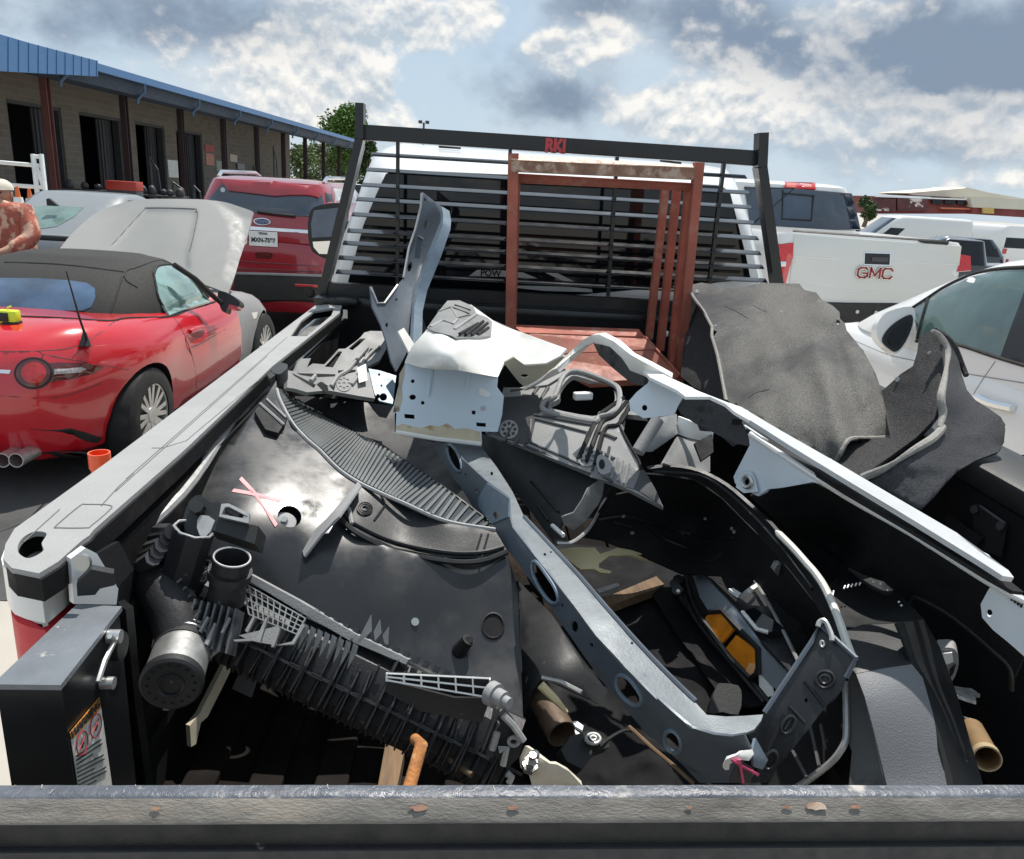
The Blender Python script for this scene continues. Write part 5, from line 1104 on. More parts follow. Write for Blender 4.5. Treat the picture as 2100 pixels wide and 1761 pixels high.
# ------------------------------------------------------------------ person at the left edge
def person():
    d = 6.9; hip = PD(A((60, 1470))[0], d); hx, hy = hip.x+.08, hip.y
    t = thing('person', 'person in a red patterned work shirt and pale cap behind the convertible', 'person', (hx, hy, 0))
    def skin(name, verts, edges, rad, mt, parent, sub=2):
        me = bpy.data.meshes.new(name); me.from_pydata([tuple(v) for v in verts], edges, []); o = new_obj(name, me, mt, parent)
        sk = o.modifiers.new('skin', 'SKIN'); o.modifiers.new('sub', 'SUBSURF').levels = sub; o.modifiers['sub'].render_levels = sub
        for i, r in enumerate(rad): me.skin_vertices[0].data[i].radius = (r, r) if not isinstance(r, tuple) else r
        me.skin_vertices[0].data[0].use_root = True; bake(o); o.data.shade_smooth(); return o
    P = lambda x, y, z: (hx+x, hy+y, z)
    sv_ = [P(0, 0, .95), P(-.02, 0, 1.15), P(-.08, -.02, 1.38), P(-.14, -.04, 1.50), P(-.17, -.06, 1.56), tuple(PD(A((12, 1150))[0], 6.82)),
           P(.08, 0, 1.42), P(.16, -.08, 1.22), P(.02, -.26, 1.10), P(-.05, -.32, 1.08), P(-.30, -.05, 1.42), P(-.36, -.15, 1.20), P(-.25, -.32, 1.08), P(-.2, -.36, 1.06),
           P(.09, 0, .88), P(.10, -.02, .48), P(.10, .02, .08), P(.10, -.12, .04), P(-.10, 0, .88), P(-.11, -.02, .48), P(-.11, .02, .08), P(-.11, -.12, .04)]
    ed = [(0, 1), (1, 2), (2, 3), (3, 4), (4, 5), (2, 6), (6, 7), (7, 8), (8, 9), (2, 10), (10, 11), (11, 12), (12, 13), (0, 14), (14, 15), (15, 16), (16, 17), (0, 18), (18, 19), (19, 20), (20, 21)]
    M['skin'] = mat('skin', (.42, .24, .16), .5)
    skin('body', sv_, ed, [.13, .12, .13, .06, .055, .05, .06, .045, .035, .03, .06, .045, .035, .03, .085, .06, .045, .04, .085, .06, .045, .04], 'skin', t)
    M['shirt'] = mat('shirt', (.36, .10, .065), .9, var=.35, vs=10, col2=(.60, .36, .26), th=.5, soft=.06, s2=9, bump=.5, bs=25)
    skin('shirt', [P(0, 0, .90), P(-.02, 0, 1.12), P(-.08, -.02, 1.36), P(-.13, -.04, 1.47), P(.09, 0, 1.42), P(.17, -.08, 1.21), P(.05, -.24, 1.11), P(-.30, -.05, 1.42), P(-.36, -.15, 1.20), P(-.26, -.30, 1.09)], [(0, 1), (1, 2), (2, 3), (2, 4), (4, 5), (5, 6), (2, 7), (7, 8), (8, 9)], [.17, .165, .165, .08, .095, .085, .06, .09, .075, .055], 'shirt', t)
    M['trousers'] = mat('trousers', (.05, .06, .09), .9)
    skin('trousers', [P(0, 0, .93), P(.09, 0, .86), P(.10, -.02, .48), P(.10, .02, .10), P(-.10, 0, .86), P(-.11, -.02, .48), P(-.11, .02, .10)], [(0, 1), (1, 2), (2, 3), (0, 4), (4, 5), (5, 6)], [.15, .11, .08, .07, .11, .08, .07], 'trousers', t)
    h = PD(A((12, 1128))[0], 6.8); bm = bmesh.new(); bmesh.ops.create_uvsphere(bm, u_segments=24, v_segments=16, radius=1, matrix=Matrix.Translation(h) @ Matrix.Diagonal((.078, .095, .115, 1)))
    for v in bm.verts:
        q = v.co-h
        if q.y < -.07: v.co.y += -.02*math.exp(-((q.x/.018)**2+((q.z+.0)/.03)**2))
        if q.z < -.04: v.co.x = h.x+(v.co.x-h.x)*.85
    hd_ = fin(bm, 'head', 'skin', t, smooth=60)
    for s in (-1, 1):
        bm = bmesh.new(); bmesh.ops.create_uvsphere(bm, u_segments=10, v_segments=8, radius=1, matrix=Matrix.Translation(h+Vector((s*.032, -.088, .012))) @ Matrix.Diagonal((.014, .008, .008, 1))); fin(bm, 'eye', 'ink', hd_, smooth=60)
        bm = bmesh.new(); bmesh.ops.create_uvsphere(bm, u_segments=10, v_segments=8, radius=1, matrix=Matrix.Translation(h+Vector((s*.079, 0, -.005))) @ Matrix.Diagonal((.01, .02, .032, 1))); fin(bm, 'ear', 'skin', hd_, smooth=60)
    box('mouth', h+Vector((0, -.088, -.055)), (.045, .012, .008), M['sign_red'] if 'sign_red' in M else M['dark_red'], hd_)
    bm = bmesh.new(); bmesh.ops.create_uvsphere(bm, u_segments=24, v_segments=12, radius=1, matrix=Matrix.Translation(h+Vector((0, .005, .035))) @ Matrix.Diagonal((.088, .105, .09, 1))); bmesh.ops.delete(bm, geom=[v for v in bm.verts if v.co.z < h.z+.03], context='VERTS'); quad_slab(bm, [h+Vector((x, y, .034)) for x, y in ((-.085, -.05), (-.06, -.19), (.06, -.19), (.085, -.05))], (0, 0, .006)); fin(bm, 'cap', mat('cap_cloth', (.65, .6, .5), .9), t, smooth=40)
    for k, (w0, dr) in enumerate(((P(-.05, -.32, 1.08), Vector((-.5, -.8, -.2))), (P(-.2, -.36, 1.06), Vector((.5, -.8, -.2))))):
        w0 = Vector(w0); dr.normalize(); sd_ = dr.cross(Vector((0, 0, 1))).normalized(); vs = [w0, w0+dr*.06]; es = [(0, 1)]; rd = [(.03, .018), (.036, .016)]
        for i in range(4):
            b = len(vs); p = w0+dr*.09+sd_*(.03-.02*i); vs += [p, p+dr*.035+Vector((0, 0, -.012)), p+dr*.05+Vector((0, 0, -.038))]; es += [(1, b), (b, b+1), (b+1, b+2)]; rd += [.009, .008, .007]
        b = len(vs); p = w0+dr*.03+sd_*.035*(1 if k else -1); vs += [p, p+dr*.035+Vector((0, 0, -.02))]; es += [(0, b), (b, b+1)]; rd += [.011, .008]
        skin('hand', vs, es, rd, 'skin', t, 1)
person()
# ================================================================== the scrap in the bed
def Z_(f, *pts): return [(*f((p[0], p[1]))[0], *p[2:]) for p in pts]
def at0(v, z): p = P3(v, 'z', z); return (p.x, p.y, z)
M['gloss_black'] = mat('gloss_black', (.020, .021, .023), .34, coat=0, var=.2, vs=4, bump=.05, bs=30, col2=(.062, .061, .058), th=.55, soft=.22, s2=9, rvar=.3)
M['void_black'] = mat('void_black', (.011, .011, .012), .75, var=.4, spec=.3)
M['satin_black'] = mat('satin_black', (.012, .013, .014), .52, bump=.12, bs=240, col2=(.14, .14, .14), th=.69, soft=.05, s2=70)
M['flare_grey'] = mat('flare_grey', (.17, .175, .185), .6, bump=.35, bs=420, col2=(.28, .28, .28), th=.69, soft=.05, s2=60)
# ------------------------------------------------------------------ radiator grille cover (large black glossy panel)
cov = thing('bumper_cover', 'big glossy black plastic cover with a ribbed strip and a pink X sprayed on it', 'bumper cover', at0((700, 1100), .9))
def plane_d(v, p0, n): r = Vector(ray(v)); n = Vector(n); return (Vector(p0)-Vector(CP)).dot(n)/r.dot(n)
KP = lambda x, y, o: (x, y, 'd', plane_d((x, y), (-.28, 1.40, 1.30), (.20, -.31, .93))+o)
cf = Field([KP(575, 775, .03), KP(520, 870, .005), KP(430, 960, .01), KP(330, 1095, .045), KP(640, 935, -.005), KP(705, 1003, .0), KP(820, 1105, -.01), KP(1040, 1150, -.005), KP(500, 1185, .06), KP(800, 1335, .10), KP(1066, 1480, .10), KP(600, 1060, -.006), KP(800, 1230, .045), KP(940, 1300, .085), KP(480, 1080, .0), KP(640, 1150, .024)])
o_ = Z_(Ec, (105, 600), (108, 650), (130, 720), (200, 850), (280, 940), (360, 1010), (470, 1120), (590, 1200), (480, 1400), (560, 1490), (800, 1590), (1100, 1650), (1300, 1650), (1460, 1600))+V((1062, 1210), (1068, 1350), (1073, 1480), (1040, 1470), (960, 1420), (800, 1340), (640, 1262), (510, 1195), (420, 1150), (330, 1110), (385, 1020), (470, 905), (545, 815))
main = sheet('main_panel', o_, cf, 'gloss_black', .004, cov, g=16, holes=[circ(Qc((1005, 215))[0], 25, 22, 18, .3)], ang=50)
# recessed bolt seat
sheet('bolt_seat', circ(Qc((960, 262))[0], 23, 17, 18, .25), cf, 'grey_plastic', .006, cov, off=-.012, g=8)
bm = bmesh.new(); disc(bm, cf.p(Qc((955, 265))[0], -.012), (-.1, -.5, .85), .006, .006, 12); fin(bm, 'bolt', 'bolt', cov, smooth=40)
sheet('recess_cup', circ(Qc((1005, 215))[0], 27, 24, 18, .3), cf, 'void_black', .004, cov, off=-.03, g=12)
near = catmull(Ec((108, 650), (130, 720), (200, 850), (280, 940), (360, 1010), (470, 1120), (590, 1200), (720, 1262), (850, 1318), (1100, 1425), (1390, 1475)), False, 6)
far = catmull(Ec((172, 655), (205, 690), (350, 768), (430, 815), (520, 868), (610, 915), (700, 962), (850, 1062), (1000, 1162), (1150, 1272), (1392, 1455)), False, 6)
gf = Field([(*near[k], 'd', cf.depth(near[k])+.004) for k in range(0, len(near), 9)]+[(*far[k], 'z', 1.285-.10*math.sin(3.1*k/len(far))) for k in range(0, len(far), 9)])
n_ = min(len(near), len(far))
sheet('ribbed_strip', near+far[::-1], gf, mat('grille_blue', (.045, .055, .065), .5, var=.2), .004, cov, g=14, off=-.004)
bm = bmesh.new(); NP = np.array(near); FP = np.array(far)
for i in range(64):
    t = (i+.5)/64; k = t*(len(near)-1); a = NP[int(k)]*(1-k % 1)+NP[min(int(k)+1, len(NP)-1)]*(k % 1); t2 = min(1, t+.018); k = t2*(len(far)-1); b = FP[int(k)]*(1-k % 1)+FP[min(int(k)+1, len(FP)-1)]*(k % 1)
    if np.linalg.norm(a-b) < 9: continue
    a = a*.97+b*.03; b = b*.96+a*.04
    pts = [gf.p(a*(1-s)+b*s, .003) for s in np.linspace(0, 1, 6)]
    for p, q in zip(pts, pts[1:]): bm_bar(bm, p, q, .0055, .008, Vector(CP)-p)
fin(bm, 'ribs', mat('rib_grey', (.17, .18, .18), .5, var=.1), cov)
tube('strip_edge', [cf.p(v, .002) for v in near], .0042, 'grey_plastic', cov, 6)
tube('strip_edge', [gf.p(v, .002) for v in far], .003, 'satin_black', cov, 6)
# stepped lower band with a beaded lip
lowb = Z_(Ec, (592, 1202), (720, 1264), (850, 1320), (1100, 1427), (1390, 1478), (1455, 1590), (1300, 1640), (1100, 1640), (800, 1580), (600, 1495), (520, 1440), (478, 1390), (530, 1300))
lf = Field([(*Ec((592, 1202))[0], 'd', cf.depth(Ec((592, 1202))[0])-.002), (*Ec((1100, 1427))[0], 'd', cf.depth(Ec((1100, 1427))[0])-.002), (*Ec((1390, 1478))[0], 'd', cf.depth(Ec((1390, 1478))[0])-.002), (*Ec((1100, 1640))[0], 'd', cf.depth(Ec((1100, 1640))[0])-.004), (*Ec((600, 1495))[0], 'd', cf.depth(Ec((600, 1495))[0])-.004), (*Ec((850, 1470))[0], 'd', cf.depth(Ec((850, 1470))[0])+.03)])
lb = sheet('lower_band', lowb, lf, 'satin_black', .004, cov, g=14, ang=60)
for pts, r in (([(470, 1395), (530, 1460), (620, 1520), (800, 1600), (1100, 1660), (1300, 1660), (1460, 1605)], .0055), ([(500, 1375), (560, 1435), (800, 1545), (1100, 1605), (1300, 1608), (1440, 1575)], .004)): tube('bead', [lf.p(v, .004) for v in catmull(Ec(*pts), False, 4)], r, 'satin_black', cov, 6)
tube('clip_loop', [lf.p(v, .010) for v in catmull(Ec((470, 1395), (490, 1360), (530, 1352), (540, 1400), (548, 1440)), False, 4)], .004, 'grey_plastic', cov, 6)
for r in (11, 18, 25): tube('stud_ring', [lf.p(v, .004) for v in circ(Ec((625, 1350))[0], r*.6, r*.5, 16)], .0018, 'black_plastic', cov, 5, closed=True)
for pts in ([(720, 1265), (745, 1330), (680, 1420)], [(1310, 1500), (1270, 1630)], [(1350, 1500), (1310, 1640)]): tube('web', [lf.p(v, .002) for v in Ec(*pts)], .002, 'black_plastic', cov, 5)  # the first, curved one traces a shadow edge as a black line
fp_ = Z_(Ec, (585, 1192), (603, 1215), (475, 1395), (365, 1505), (268, 1632), (258, 1600), (325, 1482), (440, 1362))
ff = Field([(*Ec((590, 1200))[0], 'd', cf.depth(Ec((590, 1200))[0])-.02), (*Ec((450, 1380))[0], 'd', cf.depth(Ec((450, 1380))[0])-.055), (*Ec((265, 1620))[0], 'd', cf.depth(Ec((265, 1620))[0])-.012), (*Ec((600, 1215))[0], 'd', cf.depth(Ec((600, 1215))[0])-.035)])
sheet('fin', fp_, ff, 'grey_plastic', .004, cov, g=12)
# clips and slots near the top corner
for pts in ([(1410, 955), (1440, 915), (1570, 1030), (1540, 1075), (1470, 1055)], [(1440, 905), (1480, 880), (1590, 985), (1575, 1030)], [(1470, 880), (1500, 890), (1550, 950), (1530, 960)]):
    sheet('mount_clip', D(*pts), cf, 'void_black', .012, cov, off=.022, g=12)
for pts in ([(1440, 912), (1572, 1030)], [(1478, 888), (1585, 990)]): tube('clip_edge', [cf.p(v, .026) for v in D(*pts)], .003, 'grey_plastic', cov, 5)
for pts in ([(1330, 1325), (1400, 1400), (1530, 1588)], [(1288, 1392), (1400, 1412), (1555, 1452)]):
    P_ = np.array(D(*pts)); L2 = [tuple(p+np.array([3.0, -3.2])) for p in P_]; R2 = [tuple(p+np.array([-2.2, 3.0])) for p in P_]
    sheet('paint_mark', L2+R2[::-1], cf, 'pink_paint', .0008, main, off=.0016, g=8)
# short peg, hole and boss on the lower right of the panel
a = cf.p(H((625, 690))[0], 0); tube('peg', [a, cf.p(H((672, 632))[0], .028)], [.014, .011], 'satin_black', cov, 12); sheet('peg_tip', circ(H((676, 632))[0], 9, 7), cf, 'void_black', .004, cov, off=.031, g=6)
sheet('socket', circ(H((800, 560))[0], 22, 26, 16), cf, 'void_black', .001, cov, off=.001, g=9); tube('socket_edge', [cf.p(v, .002) for v in circ(H((800, 560))[0], 22, 26, 16)], .002, 'satin_black', cov, 5, closed=True)
bm = bmesh.new(); disc(bm, cf.p(H((398, 540))[0], .0), Vector(CP)-cf.p(H((398, 540))[0]), .007, .004, 12); fin(bm, 'rivet', 'alu', cov)
# ------------------------------------------------------------------ weatherstrips lying along the left rail
M['strip_pale'] = mat('strip_pale', (.40, .40, .39), .4, metal=.4, var=.2, vs=30)
for nm, lb_, pts, z, r, mt in (('trim_strip', 'long pale worn trim strip lying along the left bed wall', [(1462, 745), (1240, 1080), (1000, 1420), (640, 1740)], 1.385, .009, 'strip_pale'), ('trim_strip', 'second pale trim strip next to the black panel edge', [(1405, 800), (1200, 1130), (960, 1430), (760, 1720)], 1.36, .006, 'strip_pale'), ('rubber_strip', 'thick black rubber strip along the left edge of the black cover', [(1560, 705), (1400, 900), (1240, 1110), (1060, 1390)], 1.36, .018, 'rubber')):
    pp = D(*pts); q = [P3(v, 'z', z-.05*i/3) for i, v in enumerate(pp)]; tag(tube(nm, q, r, mt, None, 8, smoothpath=4), lb_, 'trim strip')
t = thing('black_bracket', 'small black plastic latch block at the top corner of the black cover', 'bracket', at0(D((1540, 710))[0], 1.38))
bf = [(*p, 'z', 1.43) for p in D((1500, 740), (1600, 700), (1550, 690))]
sheet('block', D((1505, 735), (1530, 690), (1585, 692), (1590, 715), (1550, 750)), bf, 'black_plastic', .03, t, smooth=True, k=3); sheet('tab', D((1480, 750), (1500, 735), (1525, 755), (1495, 775)), bf, 'black_plastic', .02, t)
# ------------------------------------------------------------------ radiator module with its plastic tanks
rad = thing('radiator_module', 'black ribbed plastic radiator tank with hose necks and a round cap', 'radiator', at0((600, 1350), .9))
A0, A1 = P3((395, 1235), 'z', 1.225), P3((1050, 1545), 'z', 1.075); ta = (A1-A0).normalized(); L_ax = (A1-A0).length
na = (Vector(CP)-(A0+A1)/2); na = (na-ta*na.dot(ta)).normalized(); sa = ta.cross(na)
if sa.z < 0: sa = -sa                     # sa points up the picture
M['shutter_mid'] = mat('shutter_mid', (.26, .26, .255), .55, var=.3, vs=30)
M['rad_black'] = mat('rad_black', (.018, .018, .02), .5, bump=.2, bs=200, col2=(.16, .16, .16), th=.66, soft=.08, s2=50)
def rp(u, s, n): return A0+ta*u+sa*s+na*n
bm = bmesh.new()
prof2 = [(-.062, -.05), (-.062, .0), (-.045, .022), (-.01, .034), (.03, .03), (.05, .012), (.055, -.05)]
quad_slab(bm, [rp(-.06, s, n) for s, n in prof2], ta*(L_ax+.06)); fin(bm, 'tank', 'rad_black', rad, smooth=30)
bm = bmesh.new()
i = 0; u = -.02
while u < L_ax:
    lean = .008 if i % 2 else .002; h = .046+.010*math.sin(i*1.7); w0, w1 = -.066, .030+.018*math.sin(i*.9)
    quad_slab(bm, [rp(u, w0, .0), rp(u+lean, w0+.012, h*.85), rp(u+lean*1.5, -.012, h), rp(u+lean, w1, h*.9), rp(u, w1+.01, .005)], ta*.0026)
    if i % 3 == 0: quad_slab(bm, [rp(u, -.02, .030), rp(u+.055, -.022, .030), rp(u+.055, -.022, .046), rp(u, -.02, .046)], sa*.004)
    u += .0118+.003*math.sin(i*2.3); i += 1
fin(bm, 'cooling_ribs', 'rad_black', rad)
bm = bmesh.new()
for k in range(26):
    u = .12+k*.017; 
    if u < L_ax-.1: bm_box(bm, rp(u, .062, .02), (.009, .010, .008), Matrix((ta, sa, na)).transposed())
fin(bm, 'crimp_tabs', 'rad_black', rad)
lbp = Z_(Qc, (520, 835), (560, 850), (1100, 1140), (1761, 1530))+V((838, 1352), (832, 1362))+Z_(Qc, (1690, 1600), (1050, 1230), (510, 900))
lbf = Field([(*Qc((520, 860))[0], 'd', (rp(.08, .08, .03)-Vector(CP)).dot(Vector(CF))), (*Qc((1700, 1560))[0], 'd', (rp(.36, .08, .03)-Vector(CP)).dot(Vector(CF))), (*Qc((1100, 1100))[0], 'd', (rp(.22, .09, .03)-Vector(CP)).dot(Vector(CF)))])
sheet('core_edge', lbp, lbf, 'grey_plastic', .02, rad, g=14)
# lattice bracing
def bil(c, u, v): return tuple((np.array(c[0])*(1-u)*(1-v)+np.array(c[1])*u*(1-v)+np.array(c[2])*u*v+np.array(c[3])*(1-u)*v))
def lattice(name, crp, corners, nu, nv, field, r, mt, parent, off):
    c = crp(*corners); bm = bmesh.new()
    for i in range(nu+1):
        q = [field.p(bil(c, i/nu, k/6), off) for k in range(7)]
        for a, b in zip(q, q[1:]): bm_bar(bm, a, b, r, r*4, na)
    for j in range(nv+1):
        q = [field.p(bil(c, k/10, j/nv), off) for k in range(11)]
        for a, b in zip(q, q[1:]): bm_bar(bm, a, b, r*.98, r*3.9, na)
    return fin(bm, name, mt, parent)
tf = Field([(*proj(rp(.05, .06, .05)), 'd', (rp(.05, .06, .05)-Vector(CP)).dot(Vector(CF))), (*proj(rp(.35, .06, .05)), 'd', (rp(.35, .06, .05)-Vector(CP)).dot(Vector(CF))), (*proj(rp(.2, -.04, .055)), 'd', (rp(.2, -.04, .055)-Vector(CP)).dot(Vector(CF)))])
lattice('lattice', Qc, ((492, 945), (1185, 1345), (1090, 1520), (560, 1300)), 10, 4, tf, .0016, 'strip_pale', rad, .002)
lattice('lattice', G, ((960, 215), (1085, 225), (1060, 330), (930, 345)), 5, 3, tf, .0014, 'bay_frame', rad, .0)
def td(v, o=0.0): return PD(v, tf.depth(v)-o)
# big open neck
nt, nb = td(Qc((370, 668))[0], .075), td(Qc((300, 1150))[0], .02)
axn = (nt-nb).normalized()
ring_pipe('hose_neck', nb, nt, .0265, .003, 'rad_black', rad, 28); ring_pipe('neck_collar', nt-axn*.034, nt-axn*.022, .031, .006, 'rad_black', rad, 28)
tube('neck_rim', [nt+(axn.orthogonal().normalized()*math.cos(a)+axn.cross(axn.orthogonal().normalized())*math.sin(a))*.0252 for a in [2*math.pi*k/28 for k in range(28)]], .0016, 'strip_pale', rad, 6, closed=True)
bm = bmesh.new(); disc(bm, nt-axn*.05, axn, .0235, .001, 24); fin(bm, 'neck_inside', 'void_black', rad)
# cap pointing at the tail gate
c0, c1 = td(G((940, 690))[0], .035), td(G((880, 868))[0], .085)
axc = (c1-c0).normalized(); bm = bmesh.new(); bm_tube(bm, [c0-axc*.05, c0, c0+axc*.006], [.036, .040, .040], 28); fin(bm, 'cap_base', 'rad_black', rad, smooth=40)
bm = bmesh.new(); bm_tube(bm, [c0, c1-axc*.012], .0385, 32); fin(bm, 'cap_band', 'alu', rad, smooth=40)
bm = bmesh.new(); bm_tube(bm, [c1-axc*.014, c1-axc*.003, c1], [.0405, .0405, .037], 32)
u_ = axc.orthogonal().normalized(); w_ = axc.cross(u_)
for k in range(16):
    a = 2*math.pi*k/16; disc(bm, c1+(u_*math.cos(a)+w_*math.sin(a))*.030, axc, .0022, .002, 8)
bm_tube(bm, [c1+(u_*math.cos(a)+w_*math.sin(a))*.016+axc*.001 for a in [2*math.pi*k/20 for k in range(20)]], .0022, 6, closed=True)
cap = fin(bm, 'cap', 'satin_black', rad, smooth=40)
for k in range(2): tube('cap_ring', [c0-axc*(.008+.010*k)+(u_*math.cos(a)+w_*math.sin(a))*.0405 for a in [2*math.pi*j/28 for j in range(28)]], .0022, 'strip_pale', rad, 6, closed=True)
# left end tank: square port, ribs, curved arm
s0, s1 = td(G((1000, 62))[0], .07), td(G((905, 380))[0], .01)
axs = (s0-s1).normalized(); ring_pipe('square_port', s1, s0, .030, .004, 'rad_black', rad, 8)
tube('port_rim', [s0+(axs.orthogonal().normalized()*math.cos(a)+axs.cross(axs.orthogonal().normalized())*math.sin(a))*.0285 for a in [2*math.pi*k/8+.4 for k in range(8)]], .002, 'strip_pale', rad, 6, closed=True)
bm = bmesh.new(); disc(bm, s0-axs*.03, axs, .026, .001, 12); fin(bm, 'port_inside', 'void_black', rad)
tube('end_tank', [td(G((770, 200))[0], .0), td(G((830, 370))[0], .02), td(G((890, 480))[0], .03), td(G((930, 640))[0], .03)], [.03, .036, .036, .034], 'rad_black', rad, 12, smoothpath=4)
bm = bmesh.new()
for k in range(9):
    t = k/8; a, b = G((760+190*t, 250+400*t), (860+190*t, 190+330*t)); p, q = td(a, .045), td(b, .05); d = (q-p).normalized(); quad_slab(bm, [p, q, q-na*.045, p-na*.045], ta*.003)
for k in range(7):
    a, b = G((1000+35*k, 420+8*k), (930+38*k, 640+10*k)); p, q = td(a, .05), td(b, .045); quad_slab(bm, [p, q, q-na*.04, p-na*.04], ta*.0032)
fin(bm, 'end_ribs', mat('rib_edge', (.11, .11, .115), .5, var=.6, vs=40), rad)
for pts, o1, mt in (([(930, 640), (1180, 540), (1190, 640), (1060, 740), (1000, 690)], .03, 'grey_plastic'), ([(1230, 610), (1440, 560), (1420, 660), (1300, 640)], .025, 'grey_plastic'), ([(790, 290), (870, 330), (900, 390), (840, 350)], .03, 'strip_pale')):
    sheet('flat_lug', G(*pts), Field([(*v, 'd', tf.depth(v)-o1) for v in G(*pts[:3])]), mt, .006, rad, g=14)
bf2 = [(*v, 'd', tf.depth(v)-.065) for v in Qc((50, 300), (560, 270), (300, 450))]
sheet('valve_box', Qc((220, 235), (560, 300), (660, 320), (620, 520), (560, 500), (100, 350)), bf2, 'satin_black', .05, rad, g=20)
sheet('valve_box_top', Qc((250, 75), (330, 70), (560, 180), (550, 290), (225, 215)), [(*v, 'd', tf.depth(v)-.075) for v in Qc((250, 75), (560, 290), (225, 215))], 'strip_pale', .008, rad, holes=[Qc((290, 110), (330, 105), (545, 215), (520, 240), (250, 190))], g=20)
q0, q1 = td(Qc((320, 130))[0], .062), td(Qc((470, 215))[0], .062); dq = (q1-q0); up_ = na
tube('spring', [q0+dq*(k/60)+(dq.orthogonal().normalized()*math.cos(k*.85)+dq.normalized().cross(dq.orthogonal().normalized())*math.sin(k*.85))*.006 for k in range(61)], .0016, 'bay_frame', rad, 5)
for pts, mt, o1 in (([(1010, 1560), (1060, 1440), (1110, 1420), (1165, 1460), (1240, 1470), (1200, 1580), (1130, 1700), (1060, 1690)], 'black_plastic', .06), ([(1110, 1530), (1190, 1560), (1130, 1660), (1090, 1600)], 'strip_pale', .068), ([(1040, 1470), (1075, 1435), (1130, 1480), (1080, 1520)], 'satin_black', .075)): sheet('port_housing', D(*pts), [(*v, 'd', tf.depth(v)-o1) for v in D(pts[0], pts[1], pts[-1])], mt, .012, rad, g=14, smooth=True, k=2)
for k in range(5): tube('hose_stub', [td(G((730+22*k, 250-44*k))[0], .04), td(G((790+24*k, 210-34*k))[0], .07)], .012, 'rad_black' if k % 2 else 'bay_frame', rad, 8)
# lattice tray and fittings at the right end
hf2 = Field([(*v, 'd', (rp(u, .02, .055)-Vector(CP)).dot(Vector(CF))) for v, u in ((H((250, 830))[0], .40), (H((780, 880))[0], .58), (H((500, 1000))[0], .47))])
lattice('lattice_tray', H, ((252, 806), (782, 832), (788, 932), (252, 842)), 6, 2, hf2, .0022, 'trim_white', rad, .004)
sheet('tray_wall', H((252, 842), (600, 932), (785, 935), (740, 1060), (420, 1000), (240, 900)), hf2, 'rad_black', .006, rad, off=-.004, g=14)
sheet('tray_floor', H((252, 800), (782, 830), (790, 935), (600, 935), (252, 845)), hf2, 'void_black', .004, rad, off=-.02, g=14)
f0, f1 = PD(H((785, 905))[0], hf2.depth(H((785, 905))[0])-.01), PD(H((885, 962))[0], hf2.depth(H((885, 962))[0])-.03); dfx = (f1-f0).normalized()
bm = bmesh.new(); bm_tube(bm, [f0, f0+dfx*.012], .0175, 18); bm_tube(bm, [f0+dfx*.012, f1-dfx*.01], .0125, 18); bm_tube(bm, [f1-dfx*.012, f1], .008, 14); fin(bm, 'drain_fitting', 'grey_plastic', rad, smooth=40)
sheet('corner_bracket', H((860, 1010), (900, 1060), (960, 1160), (930, 1240), (870, 1300), (790, 1205), (820, 1120), (845, 1080), (820, 1040)), [(*v, 'd', (rp(.6, 0, .06)-Vector(CP)).dot(Vector(CF))) for v in H((860, 1010), (960, 1160), (790, 1205))], 'satin_black', .02, rad, g=12, holes=[circ(H((905, 1158))[0], 7, 6, 12)])
tube('bracket_ring', [PD(v, (rp(.6, 0, .064)-Vector(CP)).dot(Vector(CF))) for v in circ(H((905, 1158))[0], 10, 8.5, 18)], .0028, 'strip_pale', rad, 6, closed=True)
for pts in ([(850, 1020), (905, 1075), (958, 1155)], [(820, 1110), (795, 1200)], [(830, 1200), (870, 1190), (850, 1280)], [(870, 1320), (895, 1340), (880, 1370)]): tube('bright_lug', [PD(v, (rp(.6, 0, .066)-Vector(CP)).dot(Vector(CF))) for v in H(*pts)], .005, 'strip_pale', rad, 6)
# triangular gussets along the top
for pts in ([(105, 630), (170, 505), (172, 590), (100, 660)], [(185, 590), (215, 530), (222, 600), (190, 640)], [(230, 610), (262, 565), (258, 660), (240, 650)]): sheet('gusset', H(*pts), [(*v, 'd', (rp(.38, .08, .05)-Vector(CP)).dot(Vector(CF))) for v in H((100, 650), (262, 565), (258, 660))], 'strip_pale', .004, rad, g=14)
for k in range(8):
    x = 1165+78*k; y = 1395+.40*(x-1165); v4 = Qc((x, y), (x+52, y+34), (x+30, y+120), (x-70, y+290)); o4 = .055; q = [PD(v, tf.depth(v)-o) for v, o in zip(v4, (o4, o4, o4-.004, o4-.02))]; bm = bmesh.new(); quad_slab(bm, q, -na*.004); fin(bm, 'lit_fin', 'shutter_mid', rad)  # fins coloured pale as if the sun lit them
for pts in ([(0, 1480), (90, 1320), (110, 1330), (20, 1500)], [(60, 1620), (170, 1390), (190, 1400), (100, 1640)], [(240, 1500), (330, 1330), (345, 1335), (262, 1500)], [(510, 1480), (600, 1320), (620, 1330), (540, 1500)], [(640, 1560), (740, 1330), (760, 1340), (680, 1600)], [(800, 1660), (880, 1450), (900, 1460), (830, 1660)], [(380, 1580), (600, 1560), (640, 1600), (600, 1590), (400, 1600)], [(860, 1640), (1030, 1600), (1160, 1400), (1170, 1430), (1050, 1630)]): sheet('lit_fin', Qc(*pts), Field([(*v, 'd', tf.depth(v)-.058) for v in Qc(*pts[:3])]), 'shutter_mid', .008, rad, g=14)
